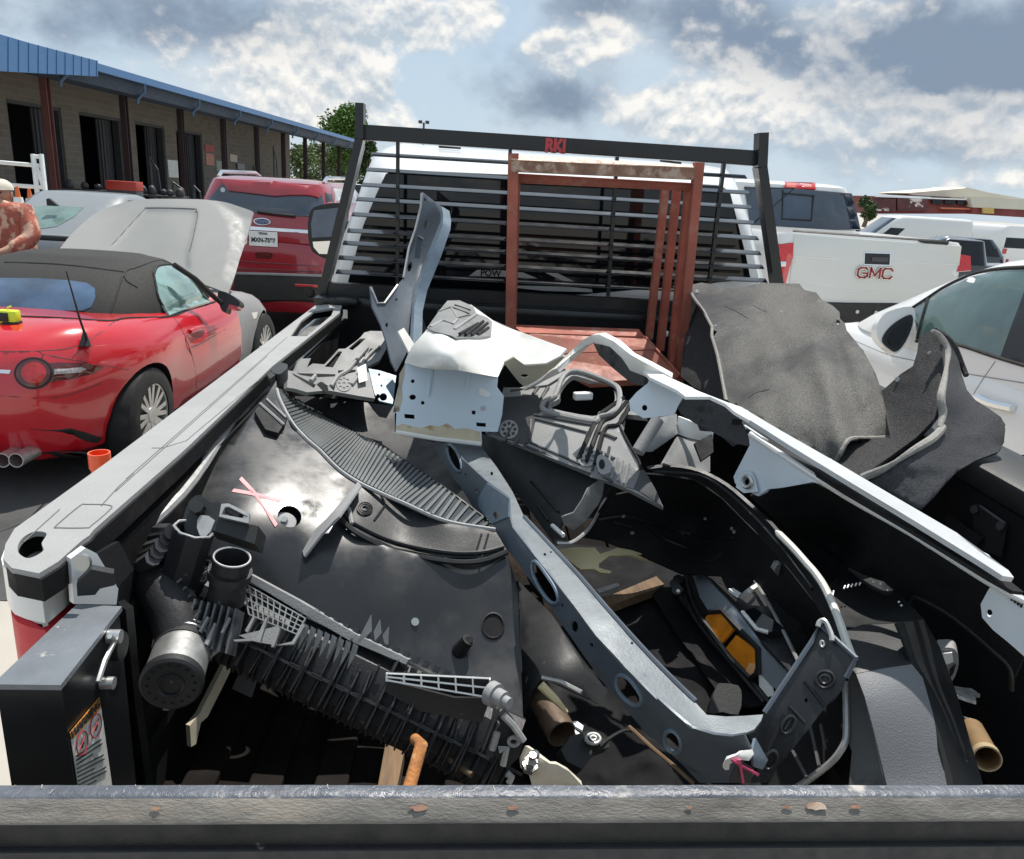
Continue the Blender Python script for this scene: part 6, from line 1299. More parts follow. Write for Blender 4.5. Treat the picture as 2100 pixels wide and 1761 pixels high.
# aluminium side plate under the tank
spl = V((676, 1408), (700, 1412), (845, 1515), (850, 1532), (800, 1505), (690, 1428)); sheet('side_plate', spl, [(680, 1415, 'z', 1.10), (850, 1525, 'z', 1.05), (760, 1440, 'z', 1.09)], 'alu', .004, rad)
sheet('lower_plate', G((1190, 730), (1340, 760), (1843, 1010), (1843, 1070), (1500, 900), (1320, 840)), [(*G((1190, 730))[0], 'z', 1.11), (*G((1843, 1050))[0], 'z', 1.06), (*G((1400, 800))[0], 'z', 1.11)], 'bay_frame', .004, rad)
t = tag(sheet('label_tab', G((1195, 885), (1235, 795), (1325, 815), (1290, 930)), [(*G((1195, 885))[0], 'z', 1.02), (*G((1325, 815))[0], 'z', 1.06), (*G((1290, 930))[0], 'z', 1.02)], mat('tab_grey', (.16, .17, .18), .5, metal=.3), .004), 'small grey metal tab hanging under the radiator tank', 'metal tab')
t = tag(sheet('crumpled_foil', G((1575, 900), (1600, 850), (1625, 890), (1640, 865), (1665, 900), (1700, 870), (1735, 910), (1720, 965), (1690, 930), (1670, 955), (1640, 925), (1600, 915)), [(*G((1575, 900))[0], 'z', 1.12), (*G((1720, 950))[0], 'z', 1.10), (*G((1650, 870))[0], 'z', 1.14), (*G((1640, 915))[0], 'z', 1.10)], 'chrome', .003, g=6), 'little bright crumpled foil scrap on the radiator tank', 'scrap')
# ------------------------------------------------------------------ grey plastic shutter frame, two broken halves
M['shutter_dark'] = mat('shutter_dark', (.05, .05, .052), .6)
M['shutter'] = mat('shutter', (.27, .27, .265), .6, bump=.35, bs=300, col2=(.20, .20, .20), th=.6, soft=.2, s2=9)
shl = thing('shutter_frame', 'broken grey plastic frame half with slots, lying left of the white fender', 'plastic frame', at0(Kc((1100, 800))[0], 1.2))
shf = Field([(*Kc((400, 700))[0], 'z', 1.40), (*Kc((1640, 170))[0], 'y', 2.45), (*Kc((1780, 1120))[0], 'z', 1.27), (*Kc((900, 960))[0], 'z', 1.33), (*Kc((1050, 420))[0], 'y', 2.30)])
ol = Kc((395, 690), (480, 705), (560, 535), (695, 530), (640, 650), (720, 598), (870, 610), (1060, 405), (1150, 402), (1350, 250), (1400, 190), (1480, 168), (1640, 172), (1690, 400), (1600, 560), (1440, 640), (1470, 760), (1540, 1060), (1320, 1025), (940, 955), (820, 960), (640, 978), (480, 930), (378, 915))
hl = [Kc((875, 640), (1060, 440), (1110, 440), (985, 650)), Kc((1190, 400), (1340, 272), (1420, 265), (1240, 425)), Kc((440, 720), (760, 880), (735, 925), (470, 760)), Kc((500, 725), (1020, 740), (1010, 770), (560, 752)), Kc((1290, 560), (1340, 500), (1375, 520), (1320, 580)), Kc((1230, 640), (1270, 590), (1310, 610), (1280, 640)), Kc((1365, 500), (1420, 400), (1450, 400), (1400, 510)), Kc((1430, 490), (1480, 400), (1520, 400), (1460, 500)), Kc((1050, 690), (1290, 680), (1280, 710), (1150, 740), (1060, 750)), Kc((800, 850), (840, 840), (930, 900), (900, 920))]
sheet('frame', ol, shf, 'shutter', .012, shl, holes=hl, g=10)
def boss(parent, crp, c, r, field, off=.006, mt='shutter', k=8):
    v = crp(c)[0]; e = abs(crp((c[0]+r, c[1]))[0][0]-v[0])
    hs = [circ((v[0]+e*.64*math.cos(a), v[1]+e*.64*math.sin(a)), e*.20, e*.20, 7) for a in [2*math.pi*i/k for i in range(k)]]+[circ(v, e*.22, e*.22, 8)]
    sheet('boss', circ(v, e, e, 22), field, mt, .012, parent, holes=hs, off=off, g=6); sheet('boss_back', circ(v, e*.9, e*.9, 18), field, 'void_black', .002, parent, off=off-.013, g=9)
boss(shl, Kc, (1130, 865), 100, shf)
for pts in ([(960, 900), (1050, 770), (1180, 690), (1290, 560), (1440, 390)], [(1230, 880), (1330, 740), (1400, 560), (1530, 420), (1600, 380)], [(750, 760), (690, 830)]): tube('rib', [shf.p(v, .006) for v in catmull(Kc(*pts), False, 3)], .006, 'shutter', shl, 6)
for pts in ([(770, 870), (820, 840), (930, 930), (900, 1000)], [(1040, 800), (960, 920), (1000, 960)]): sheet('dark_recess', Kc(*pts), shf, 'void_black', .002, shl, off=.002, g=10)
tag(sheet('white_tag', Kc((1308, 655), (1420, 600), (1440, 820), (1330, 852)), shf, 'trim_white', .002, off=.03, g=14), 'small blank white paper tag beside the grey frame half', 'tag')
t = tag(sheet('steel_plate', Kc((1455, 665), (1600, 690), (1820, 760), (1775, 1132), (1600, 1090), (1535, 1000)), Field([(*Kc((1455, 665))[0], 'y', 2.12), (*Kc((1820, 760))[0], 'y', 2.12), (*Kc((1700, 1110))[0], 'y', 2.0)]), 'steel_blue', .004, None, holes=[circ(Kc((1650, 1040))[0], 8, 8), circ(Kc((1580, 1030))[0], 4, 5), circ(Kc((1595, 745))[0], 2.5, 3), circ(Kc((1625, 890))[0], 2, 2.4)], g=12), 'small blue grey steel plate with holes left of the white fender', 'steel plate')
shr = thing('shutter_frame', 'broken grey plastic frame half with spoked round bosses, right of the white fender end', 'plastic frame', at0(Ec((1800, 950))[0], 1.2))
srf = Field([(*Ec((1440, 640))[0], 'y', 1.98), (*Ec((1330, 905))[0], 'z', 1.285), (*Ec((2090, 1205))[0], 'z', 1.30), (*Ec((2080, 640))[0], 'z', 1.415), (*Fc((700, 690))[0], 'z', 1.33), (*Fc((450, 440))[0], 'z', 1.415), (*Ec((1800, 950))[0], 'z', 1.33)])
orr = Ec((1330, 905), (1400, 820), (1425, 700), (1440, 640), (1540, 640), (1700, 590), (1820, 530), (1920, 570), (2060, 640))+Fc((265, 330), (330, 390), (400, 440), (300, 430), (290, 500), (340, 600), (370, 640), (385, 680), (440, 760), (480, 850), (330, 772))+Ec((2090, 1205), (1750, 1065), (1500, 965))
hr = [catmull(Ec((1772, 650), (1825, 582), (1880, 575), (2055, 635), (2092, 680), (2078, 750), (2000, 782), (1960, 808), (1730, 765), (1712, 735), (1765, 705)), True, 3)]
sheet('frame', orr, srf, 'shutter', .014, shr, holes=hr, g=13)
tube('opening_edge', [srf.p(v, .008) for v in catmull(Ec((1740, 690), (1790, 575), (1880, 545), (2065, 612), (2120, 670), (2100, 780), (2000, 815), (1960, 840), (1690, 780), (1680, 725)), True, 4)], .007, 'shutter', shr, 7, closed=True)
boss(shr, Ec, (1470, 885), 55, srf); boss(shr, Ec, (1928, 1045), 58, srf)
for pts in ([(1620, 822), (1930, 905), (1885, 1090), (1592, 962), (1620, 822)], [(1700, 720), (1690, 790)], [(1560, 980), (2080, 1195)], [(1575, 970), (1600, 830)], [(2000, 960), (1960, 1130)], [(2060, 990), (2030, 1165)], [(1480, 660), (1700, 630), (1780, 580)]): tube('panel_rib', [srf.p(v, .003) for v in Ec(*pts)], .0035, 'shutter_dark', shr, 5)
sheet('dark_panel', Fc((350, 765), (372, 660), (400, 690), (440, 760), (476, 846)), srf, 'shutter_dark', .003, shr, off=.003, g=12); sheet('dark_panel', Fc((195, 590), (380, 680), (345, 768), (150, 712)), srf, mat('shutter_mid2', (.15, .15, .15), .6, bump=.3), .003, shr, off=.003, g=12)
for k in range(5): tube('panel_rib', [srf.p(v, .005) for v in Fc((215+28*k, 605+12*k), (190+28*k, 695+12*k))], .003, 'shutter', shr, 5)
sheet('dark_panel', Ec((1400, 700), (1640, 680), (1660, 760), (1580, 960), (1560, 975), (1345, 905), (1410, 820)), srf, 'shutter_dark', .003, shr, off=.003, g=14)
for a, b in (((1440, 960), (1640, 640)), ((1500, 985), (1700, 640))): tube('channel', [srf.p(v, .006) for v in Ec(a, b)], .005, 'shutter_dark', shr, 6)
for dx in (0, 48, 96): tube('channel', [srf.p(v, .004) for v in catmull(Ec((2150+dx*.3, 700+dx*.5), (2060+dx*.6, 760+dx), (1985+dx*.5, 830+dx*.6), (1880+dx*1.0, 1060+dx*.35)), False, 4)], .006, 'void_black', shr, 6)
for pts in ([(1640, 770), (1800, 800), (1960, 840)], [(1600, 840), (1590, 950)], [(1960, 860), (1620, 800)], [(1990, 1010), (2090, 1060)], [(2000, 900), (2100, 940)]): tube('channel', [srf.p(v, .003) for v in Ec(*pts)], .004, 'shutter_dark', shr, 6)
for pts in ([(185, 620), (210, 615), (245, 650), (240, 690), (200, 700), (180, 660)],): sheet('lug', Fc(*pts), srf, 'shutter', .01, shr, off=.016, smooth=True, k=3, g=8); sheet('lug_hole', circ(Fc((203, 655))[0], 6, 10), srf, 'void_black', .002, shr, off=.018, g=6)
tube('seam_edge', [srf.p(v, .004) for v in catmull(Fc((330, 410), (300, 430), (285, 480), (340, 590), (370, 640), (380, 680)), False, 4)], .003, 'void_black', shr, 5)
for pts, z0_, z1_, mt in (([(440, 450), (540, 430), (545, 520), (430, 600), (385, 600)], 1.40, 1.33, 'shutter'), ([(545, 440), (620, 470), (705, 515), (700, 560), (600, 540), (540, 520)], 1.40, 1.36, 'trim_white'), ([(480, 650), (545, 530), (690, 560), (690, 690), (600, 690)], 1.36, 1.30, 'shutter'), ([(620, 560), (700, 520), (705, 600), (650, 640)], 1.375, 1.35, 'void_black')):
    q = Fc(*pts); sheet('torn_flap', q, Field([(*q[0], 'z', z0_), (*q[1], 'z', z0_), (*q[-1], 'z', z1_), (*q[2], 'z', (z0_+z1_)/2)]), mt, .006, shr, g=14)
tube('stiffener', [P3(Fc((455, 455))[0], 'z', 1.43), P3(Fc((365, 600))[0], 'z', 1.37)], .014, 'shutter', shr, 10)
bm = bmesh.new(); q = srf.p(Ec((1905, 690))[0], -.06); bm_box(bm, q, (.05, .02, .02), Matrix.Rotation(.3, 3, 'Z'), .004); fin(bm, 'bright_block', 'trim_white', shr)
# ------------------------------------------------------------------ white fender lying across the pile
fd = thing('white_fender', 'long white car fender lying across the scrap, its box end dirty and drilled', 'fender', at0((1300, 850), .9))
nf = Field([(*Ec((862, 495))[0], 'y', 1.92), (*Ec((800, 900))[0], 'y', 1.86), (*Ec((1310, 975))[0], 'y', 1.83), (*Ec((1400, 580))[0], 'y', 1.86)])
nose = Ec((862, 492), (930, 515), (1010, 530), (1180, 538), (1300, 560), (1405, 578), (1400, 640), (1440, 690), (1430, 800), (1405, 900), (1308, 898), (1312, 975), (1050, 945), (805, 905), (810, 790), (785, 788), (820, 640))
hn_ = [circ(Ec((905, 697))[0], 7, 5.5), circ(Ec((964, 730))[0], 4, 4), Ec((855, 795), (915, 800), (917, 825), (858, 820)), Ec((1278, 845), (1335, 850), (1335, 872), (1280, 868)), Ec((1252, 775), (1275, 777), (1273, 800), (1252, 798)), circ(Ec((905, 603))[0], 4, 4)]
sheet('nose_plate', nose, nf, 'shaded_white', .004, fd, holes=hn_, g=13)
for a, b in (((1018, 540), (995, 690)), ((1238, 540), (1222, 645))): tube('pressed_rib', [nf.p(v, .001) for v in Ec(a, b)], .006, 'shaded_white', fd, 8)
sheet('rust_stain', Ec((808, 868), (850, 852), (900, 868), (960, 878), (1010, 862), (1060, 868), (1110, 850), (1150, 884), (1220, 878), (1300, 900), (1308, 968), (1050, 940), (810, 900)), nf, mat('rust_stain', (.60, .51, .36), .6, var=.2, vs=12, col2=(.34, .24, .12), th=.56, soft=.12, s2=22), .0006, fd, off=.0008, g=9); sheet('rust_stain', Ec((828, 560), (862, 500), (858, 560), (842, 640), (846, 700), (826, 780), (790, 786), (822, 640)), nf, mat('edge_stain', (.50, .43, .32), .7, var=.3, vs=18, col2=(.10, .08, .06), th=.55, soft=.08, s2=30), .0006, fd, off=.0008, g=9)
sheet('bright_slot', Ec((1295, 650), (1310, 645), (1360, 670), (1355, 695), (1300, 685)), nf, 'trim_white', .001, fd, off=.002, smooth=True, k=2, g=8)
(sheet('hole_plug', circ(Ec((1318, 762))[0], 5, 5), nf, 'strip_pale', .001, fd, off=.002, g=6))
tube('rust_edge', [nf.p(v, .001) for v in Ec((808, 902), (1050, 943), (1310, 972))], .006, 'old_white', fd, 7)
ftf = Field([(*Ec((862, 492))[0], 'y', 1.925), (*Ec((1405, 578))[0], 'y', 1.865), (*Ec((1110, 130))[0], 'y', 2.45), (*Ec((1375, 245))[0], 'y', 2.38), (*Ec((1810, 412))[0], 'z', 1.545), (*Ec((1100, 400))[0], 'z', 1.535), (*Ec((1540, 500))[0], 'z', 1.475)])
tops = Ec((858, 494), (880, 440), (905, 395), (1000, 288), (1060, 200), (1112, 135), (1250, 155), (1375, 245), (1500, 300), (1810, 412), (1770, 455), (1690, 497), (1560, 505), (1500, 462), (1445, 490), (1405, 580), (1300, 562), (1180, 540), (1010, 532), (930, 517))
sheet('top_skin', tops, ftf, 'old_white', .004, fd, g=14, ang=60)
vt = sheet('air_vent', Ec((990, 290), (1060, 190), (1110, 130), (1180, 128), (1262, 165), (1280, 205), (1345, 230), (1372, 255), (1366, 335), (1240, 345), (1160, 350), (1030, 310)), ftf, mat('vent_grey', (.20, .205, .205), .55, bump=.2), .02, fd, off=.030, g=11, holes=[Ec((1160, 345), (1180, 328), (1260, 335), (1250, 343))])
for a, b in (((1180, 328), (1290, 265)), ((1215, 332), (1320, 252)), ((1250, 333), (1345, 262)), ((1285, 330), (1350, 290)), ((1130, 172), (1235, 210)), ((1150, 158), (1245, 190))): tube('vent_slot', [ftf.p(v, .034) for v in Ec(a, b)], .0045, 'void_black', vt, 6)
for pts in ([(1060, 195), (1130, 170), (1170, 235), (1240, 215)], [(1010, 285), (1080, 250), (1140, 270), (1170, 240)], [(1150, 300), (1280, 210)]): tube('vent_rib', [ftf.p(v, .031) for v in Ec(*pts)], .004, 'grey_plastic', vt, 6)
# cup and strap of the arch
cupf = Field([(*Ec((1440, 490))[0], 'z', 1.465), (*Ec((1560, 635))[0], 'z', 1.39), (*Ec((1840, 470))[0], 'z', 1.49), (*Ec((1600, 510))[0], 'z', 1.455)])
sheet('lamp_pocket', Ec((1440, 495), (1500, 462), (1560, 505), (1700, 497), (1770, 455), (1835, 465), (1740, 560), (1560, 635), (1530, 610), (1490, 560)), cupf, mat('pocket_cream', (.55, .52, .42), .5, var=.1, col2=(.35, .3, .2), th=.6), .004, fd, holes=[circ(Ec((1562, 573))[0], 8, 4)], g=13)
band = Ec((1548, 645), (1640, 595), (1720, 540), (1850, 412), (1905, 360), (1952, 335), (2000, 328))+Fc((190, 72), (260, 105), (335, 165), (430, 215), (520, 268), (415, 268), (330, 235), (295, 178), (240, 128), (170, 108), (120, 128), (60, 172), (0, 225), (-80, 285), (-150, 325))
bfd = Field([(*Ec((1548, 645))[0], 'z', 1.40), (*Ec((1850, 412))[0], 'z', 1.52), (*Fc((150, 80))[0], 'z', 1.58), (*Fc((335, 200))[0], 'z', 1.56), (*Fc((500, 265))[0], 'z', 1.535), (*Fc((0, 215))[0], 'z', 1.49)])
sheet('arch_strap', band, bfd, 'old_white', .014, fd, g=10, smooth=False)
M['foam'] = mat('foam', (.055, .055, .058), .95, bump=.8, bs=200, col2=(.02, .02, .02), th=.55, soft=.1, s2=30)
lipf = Field([(*Fc((420, 270))[0], 'z', 1.53), (*Fc((330, 400))[0], 'z', 1.475), (*Fc((780, 400))[0], 'z', 1.505), (*Fc((800, 730))[0], 'z', 1.375), (*Fc((1150, 735))[0], 'z', 1.435), (*Fc((1400, 800))[0], 'z', 1.42), (*Fc((1960, 1180))[0], 'z', 1.355), (*Fc((1910, 1340))[0], 'z', 1.29), (*Fc((2150, 1300))[0], 'z', 1.33)])
sheet('foam_pad', Fc((165, 112), (240, 128), (292, 180), (332, 233), (415, 267), (425, 285), (400, 308), (330, 288), (250, 222), (190, 165)), Field([(*Fc((165, 112))[0], 'z', 1.55), (*Fc((415, 267))[0], 'z', 1.525), (*Fc((330, 288))[0], 'z', 1.50)]), 'foam', .02, fd, g=9)
skin_o = Fc((330, 165), (480, 252), (640, 328), (780, 383), (860, 415), (870, 460), (800, 420), (760, 385), (690, 352), (580, 352), (540, 322), (420, 265))
flf = Field([(*Fc((330, 168))[0], 'z', 1.56), (*Fc((500, 330))[0], 'z', 1.53), (*Fc((775, 380))[0], 'z', 1.52), (*Fc((1250, 642))[0], 'z', 1.475), (*Fc((1300, 725))[0], 'z', 1.468), (*Fc((2030, 1132))[0], 'z', 1.388), (*Fc((1900, 1090))[0], 'z', 1.395)])
sheet('upper_flange', skin_o, flf, 'white_paint', .006, fd, g=9)
sheet('upper_flange', Fc((775, 380), (830, 398), (1000, 500), (1250, 642), (1500, 790), (1800, 965), (2030, 1132), (2055, 1165), (2005, 1158), (1900, 1090), (1600, 905), (1300, 725), (1050, 573), (870, 458)), flf, mat('flange_white', (.50, .51, .51), .38, coat=.2, var=.08, vs=20, col2=(.38, .39, .39), th=.6, s2=14), .008, fd, g=9)
sheet('groove', Fc((780, 400), (870, 458), (1050, 573), (1300, 725), (1600, 905), (1900, 1090), (2010, 1160), (2100, 1230), (2050, 1225), (1950, 1170), (1600, 955), (1300, 780), (1000, 590), (860, 500)), Field([(*Fc((780, 400))[0], 'z', 1.49), (*Fc((1300, 750))[0], 'z', 1.445), (*Fc((2040, 1190))[0], 'z', 1.365), (*Fc((1000, 590))[0], 'z', 1.465)]), 'void_black', .006, fd, g=9)
M['lip_shade'] = mat('lip_shade', (.60, .66, .71), .33, coat=.3, var=.05)  # white lip, its shade put into the blue-grey colour
lip = Fc((840, 480), (1000, 588), (1300, 778), (1600, 952), (1950, 1168), (2060, 1228), (2150, 1290), (2150, 1560), (2040, 1465), (1960, 1400), (1912, 1345), (1905, 1285), (1940, 1222), (1960, 1205), (1900, 1152), (1700, 1042), (1500, 922), (1300, 802), (1200, 748), (1150, 736), (1080, 750), (1010, 762), (950, 768), (905, 800), (850, 772), (802, 742), (795, 712), (832, 640), (868, 570), (862, 520))
sheet('inner_lip', lip, lipf, 'lip_shade', .005, fd, g=10, ang=60, holes=[circ(Fc((855, 735))[0], 10, 12, 14), circ(Fc((1945, 1325))[0], 6, 8, 10)])
tube('lip_roll', [lipf.p(v, .004) for v in catmull(Fc((870, 520), (1000, 605), (1300, 800), (1600, 970), (1940, 1185), (2100, 1270)), False, 4)], .0055, 'white_paint', fd, 8)
sheet('nut_tab', Fc((812, 712), (840, 688), (870, 690), (885, 720), (900, 780), (840, 785), (806, 760)), lipf, 'lip_shade', .004, fd, off=.012, g=8, holes=[circ(Fc((855, 735))[0], 8, 10, 12)]); tube('nut', [lipf.p(v, .016) for v in circ(Fc((857, 735))[0], 9, 11, 14)], .004, 'alu', fd, 6, closed=True)
sheet('tab_plate', Fc((420, 265), (540, 322), (572, 350), (545, 395), (530, 432), (480, 440), (390, 450), (332, 412), (325, 372), (360, 332), (410, 292)), lipf, 'lip_shade', .005, fd, off=.002, g=9, holes=[circ(Fc((396, 402))[0], 5.5, 6.5, 10)], smooth=False)
sheet('foam_pad', Fc((535, 392), (580, 353), (690, 353), (765, 390), (825, 455), (868, 535), (862, 575), (800, 562), (700, 512), (620, 472), (560, 432)), lipf, 'foam', .02, fd, off=-.004, g=9)
bm = bmesh.new()
for k in range(4): p, q = lipf.p(Fc((796+12*k, 452))[0], .001), lipf.p(Fc((790+12*k, 478))[0], .001); bm_bar(bm, p, q, .003, .003)
for k in range(4): p, q = lipf.p(Fc((2050+14*k, 1248+10*k))[0], .001), lipf.p(Fc((2044+14*k, 1268+10*k))[0], .001); bm_bar(bm, p, q, .003, .003)
fin(bm, 'tally_marks', 'void_black', fd)
il = Fc((870, 800), (950, 768), (1080, 750), (1160, 740), (1300, 806), (1500, 926), (1700, 1046), (1900, 1156), (1950, 1205), (1905, 1290), (1915, 1350), (2000, 1430), (2100, 1520), (2060, 1610))+I((2030, 700), (2010, 620), (1930, 540), (1700, 350), (1500, 245), (1455, 232), (1440, 258), (1300, 140), (1100, 60))+Fc((1050, 960), (930, 860))
ilf = Field([(*Fc((870, 800))[0], 'z', 1.33), (*Fc((1500, 926))[0], 'z', 1.37), (*Fc((1905, 1290))[0], 'z', 1.29), (*I((2010, 640))[0], 'z', 1.20), (*I((1480, 245))[0], 'z', 1.22), (*I((1100, 60))[0], 'z', 1.20), (*Fc((1300, 1000))[0], 'z', 1.24)])
sheet('inner_panel', il, ilf, 'satin_black', .004, fd, g=20, ang=60)
tube('panel_edge', [ilf.p(v, .003) for v in catmull(I((1445, 258), (1462, 236), (1520, 248), (1700, 352), (1930, 545), (2020, 640), (2030, 760)), False, 4)], .004, 'satin_black', fd, 6)
# ------------------------------------------------------------------ upright pressed steel strut
st_ = thing('steel_strut', 'upright dark grey pressed steel strut with holes, standing before the rack', 'steel strut', tuple(P3(B((360, 1200))[0], 'y', 2.3)))
sf = Field([(*B((500, 540))[0], 'y', 2.72), (*B((400, 820))[0], 'y', 2.58), (*B((350, 1000))[0], 'y', 2.42), (*B((345, 1270))[0], 'y', 2.22), (*B((235, 930))[0], 'y', 2.36), (*B((430, 1000))[0], 'y', 2.47)])
web = B((460, 495), (545, 560), (540, 625), (490, 750), (428, 905), (415, 990), (406, 1160), (385, 1212), (345, 1285), (322, 1240), (300, 1150), (278, 1080), (240, 1000), (230, 908), (252, 958), (268, 985), (292, 982), (350, 905), (378, 872), (402, 740), (430, 660), (454, 560))
sheet('web', web, sf, 'steel_grey', .005, st_, g=10, holes=[circ(B((477, 637))[0], 4.5, 9, 12, .2), circ(B((405, 824))[0], 5, 10, 12, .25), circ(B((345, 968))[0], 2.5, 3, 8), circ(B((303, 1080))[0], 3, 5, 8), B((465, 520), (478, 528), (482, 540), (468, 533))], ang=50)
sheet('flange', B((545, 558), (552, 600), (548, 640), (505, 762), (445, 908), (424, 1000), (418, 1165), (404, 1165), (413, 990), (427, 905), (489, 748), (538, 628)), Field([(*B((545, 560))[0], 'y', 2.715), (*B((410, 1160))[0], 'y', 2.27), (*B((440, 900))[0], 'y', 2.51)]), 'steel_blue', .03, st_, g=9)
tube('edge_fold', [sf.p(v, .003) for v in B((456, 500), (452, 560), (428, 660), (400, 740), (376, 872))], .004, 'strip_pale', st_, 6)
tube('edge_fold', [sf.p(v, .003) for v in B((350, 905), (292, 985), (262, 985), (232, 912))], .004, 'strip_pale', st_, 6)
bm = bmesh.new(); p, q = sf.p(B((440, 688))[0], .003), sf.p(B((462, 700))[0], .003); bm_bar(bm, p, q, .012, .006); fin(bm, 'slot_lug', 'strip_pale', st_)
tag(sheet('plastic_clip', B((352, 1108), (378, 1092), (425, 1165), (400, 1200)), [(*B((352, 1108))[0], 'y', 2.12), (*B((425, 1165))[0], 'y', 2.1), (*B((400, 1200))[0], 'y', 2.05)], mat('clip_pale', (.5, .5, .48), .5), .006), 'pale grey strap piece leaning at the foot of the steel strut', 'strap piece')
tag(sheet('black_hook', B((412, 985), (425, 985), (470, 1070), (478, 1110), (450, 1140), (430, 1145), (420, 1060)), [(*B((412, 985))[0], 'y', 2.6), (*B((478, 1110))[0], 'y', 2.55), (*B((430, 1145))[0], 'y', 2.5)], 'satin_black', .02, g=10), 'black curved plastic piece between the strut and the grey vent', 'plastic piece')
# ------------------------------------------------------------------ blue grey steel cross beam with its end bracket
bmth = thing('cross_beam', 'blue grey steel cross beam with oval holes running diagonally through the pile', 'steel beam', at0((1150, 1150), .9))
btf = Field([(*Ec((1120, 970))[0], 'z', 1.245), (*Ec((1290, 972))[0], 'z', 1.245), (*H((960, 0))[0], 'z', 1.25), (*H((900, 40))[0], 'z', 1.25), (*H((1430, 520))[0], 'z', 1.225), (*H((1280, 540))[0], 'z', 1.225), (*I((290, 905))[0], 'z', 1.17), (*I((200, 970))[0], 'z', 1.17), (*I((610, 905))[0], 'z', 1.18), (*I((430, 1018))[0], 'z', 1.17)])
topo = Ec((1115, 965), (1295, 970), (1400, 1108), (1492, 1252))+H((960, 0), (1100, 150), (1240, 300), (1430, 520), (1640, 750), (1843, 950))+I((60, 650), (290, 902), (400, 912), (500, 908), (612, 900), (600, 935), (560, 985), (500, 1010), (430, 1022), (330, 1012), (200, 972), (0, 795))+H((1660, 955), (1480, 775), (1330, 612), (1280, 545), (1050, 245), (900, 52))+Ec((1475, 1400), (1465, 1280), (1330, 1180), (1200, 1060))
M['beam_steel'] = mat('beam_steel', (.15, .17, .185), .5, metal=.15, var=.2, vs=9, col2=(.10, .13, .16), th=.60, soft=.06, s2=26, bump=.15, bs=200)
sheet('top_face', topo, btf, 'beam_steel', .004, bmth, g=14, holes=[circ(H((1066, 193))[0], 3, 3, 8), circ(H((1097, 181))[0], 2, 2, 8), circ(Ec((1370, 1145))[0], 3, 4, 8), circ(H((1515, 650))[0], 2.6, 3, 8)])
def edgedrop(v, dz): p = P3(v, 'd', btf.depth(v)); return (*v, 'z', p.z-dz)
sdf = Field([edgedrop(H((1050, 245))[0], .0), edgedrop(H((1480, 775))[0], .0), (*H((960, 280))[0], 'd', btf.depth(H((1050, 245))[0])+.045), (*H((1390, 880))[0], 'd', btf.depth(H((1480, 775))[0])+.05), (*Ec((1010, 960))[0], 'd', btf.depth(Ec((1115, 965))[0])+.05), (*I((200, 972))[0], 'd', btf.depth(I((200, 972))[0])), (*I((250, 1290))[0], 'd', btf.depth(I((200, 972))[0])+.06)])
side = Ec((1010, 958), (1115, 967), (1200, 1062), (1330, 1182), (1465, 1282), (1475, 1400))+H((900, 54), (1050, 248), (1280, 548), (1330, 615), (1480, 778), (1660, 958))+I((0, 798), (200, 975), (330, 1015), (430, 1026), (500, 1014), (540, 1100), (440, 1290), (250, 1290), (150, 1185), (0, 1045))+H((1600, 1130), (1500, 1010), (1390, 885), (1260, 705), (1100, 475), (960, 285), (850, 135), (790, 30))+Ec((1390, 1450), (1260, 1345), (1200, 1245), (1090, 1095))
sh = [circ(Ec((1150, 1055))[0], 10, 30, 18, -.42), circ(Ec((1217, 1152))[0], 2.5, 2.5, 8), circ(Ec((1282, 1247))[0], 4, 5, 8), circ(Ec((1390, 1390))[0], 5.5, 8, 10), catmull(H((1000, 240), (1025, 235), (1075, 300), (1120, 370), (1135, 430), (1105, 445), (1060, 400), (1010, 310)), True, 3), circ(H((1217, 566))[0], 8, 12, 14), circ(H((1305, 660))[0], 4, 5, 10), circ(H((1155, 455))[0], 3, 4, 8), catmull(H((1435, 845), (1450, 815), (1500, 835), (1555, 910), (1562, 955), (1530, 972), (1475, 935), (1440, 885)), True, 3), circ(I((95, 1055))[0], 16, 24, 16, -.4)]
sheet('side_face', side, sdf, 'steel_grey', .004, bmth, g=14, holes=sh)
for h in (sh[0], sh[4], sh[8], sh[9]): tube('hole_flange', [sdf.p(v, .001) for v in h], .0035, 'steel_blue', bmth, 6, closed=True)
tube('edge_roll', [btf.p(v, .001) for v in catmull(H((960, 0), (1100, 150), (1240, 300), (1430, 520), (1640, 750), (1843, 950)), False, 3)], .004, 'steel_grey', bmth, 6)
sheet('stiffener_plate', Ec((1290, 1290), (1340, 1200), (1470, 1290), (1465, 1400), (1370, 1440), (1290, 1340)), sdf, 'steel_blue', .003, bmth, off=.006, g=12, holes=[circ(Ec((1390, 1392))[0], 5.5, 8, 10)])
bk_f = Field([(*I((630, 860))[0], 'z', 1.17), (*I((935, 390))[0], 'z', 1.27), (*I((1140, 590))[0], 'z', 1.25), (*I((640, 1290))[0], 'z', 1.08), (*I((960, 860))[0], 'z', 1.18)])
bk = I((612, 900), (660, 830), (760, 680), (890, 485), (935, 385), (985, 430), (1142, 575), (1145, 605), (1085, 690), (1062, 760), (962, 862), (880, 972), (700, 1195), (650, 1290), (540, 1290), (600, 1180), (560, 1080), (520, 1010), (560, 985))
M['bracket_black'] = mat('bracket_black', (.022, .023, .025), .38, metal=.1, var=.3, vs=12, bump=.1, bs=120, col2=(.09, .09, .09), th=.68, soft=.06, s2=40)
sheet('end_bracket', bk, bk_f, 'bracket_black', .006, bmth, g=13, holes=[circ(I((857, 820))[0], 3.5, 5, 8)])
tube('bracket_edge', [bk_f.p(v, .003) for v in I((620, 890), (760, 680), (890, 485), (935, 388), (1142, 578), (1085, 690))], .004, 'steel_grey', bmth, 6)
for r in (10, 19): tube('pressed_ring', [bk_f.p(v, .002) for v in circ(I((965, 700))[0], r, r*.9, 20)], .003, 'bracket_black', bmth, 6, closed=True)
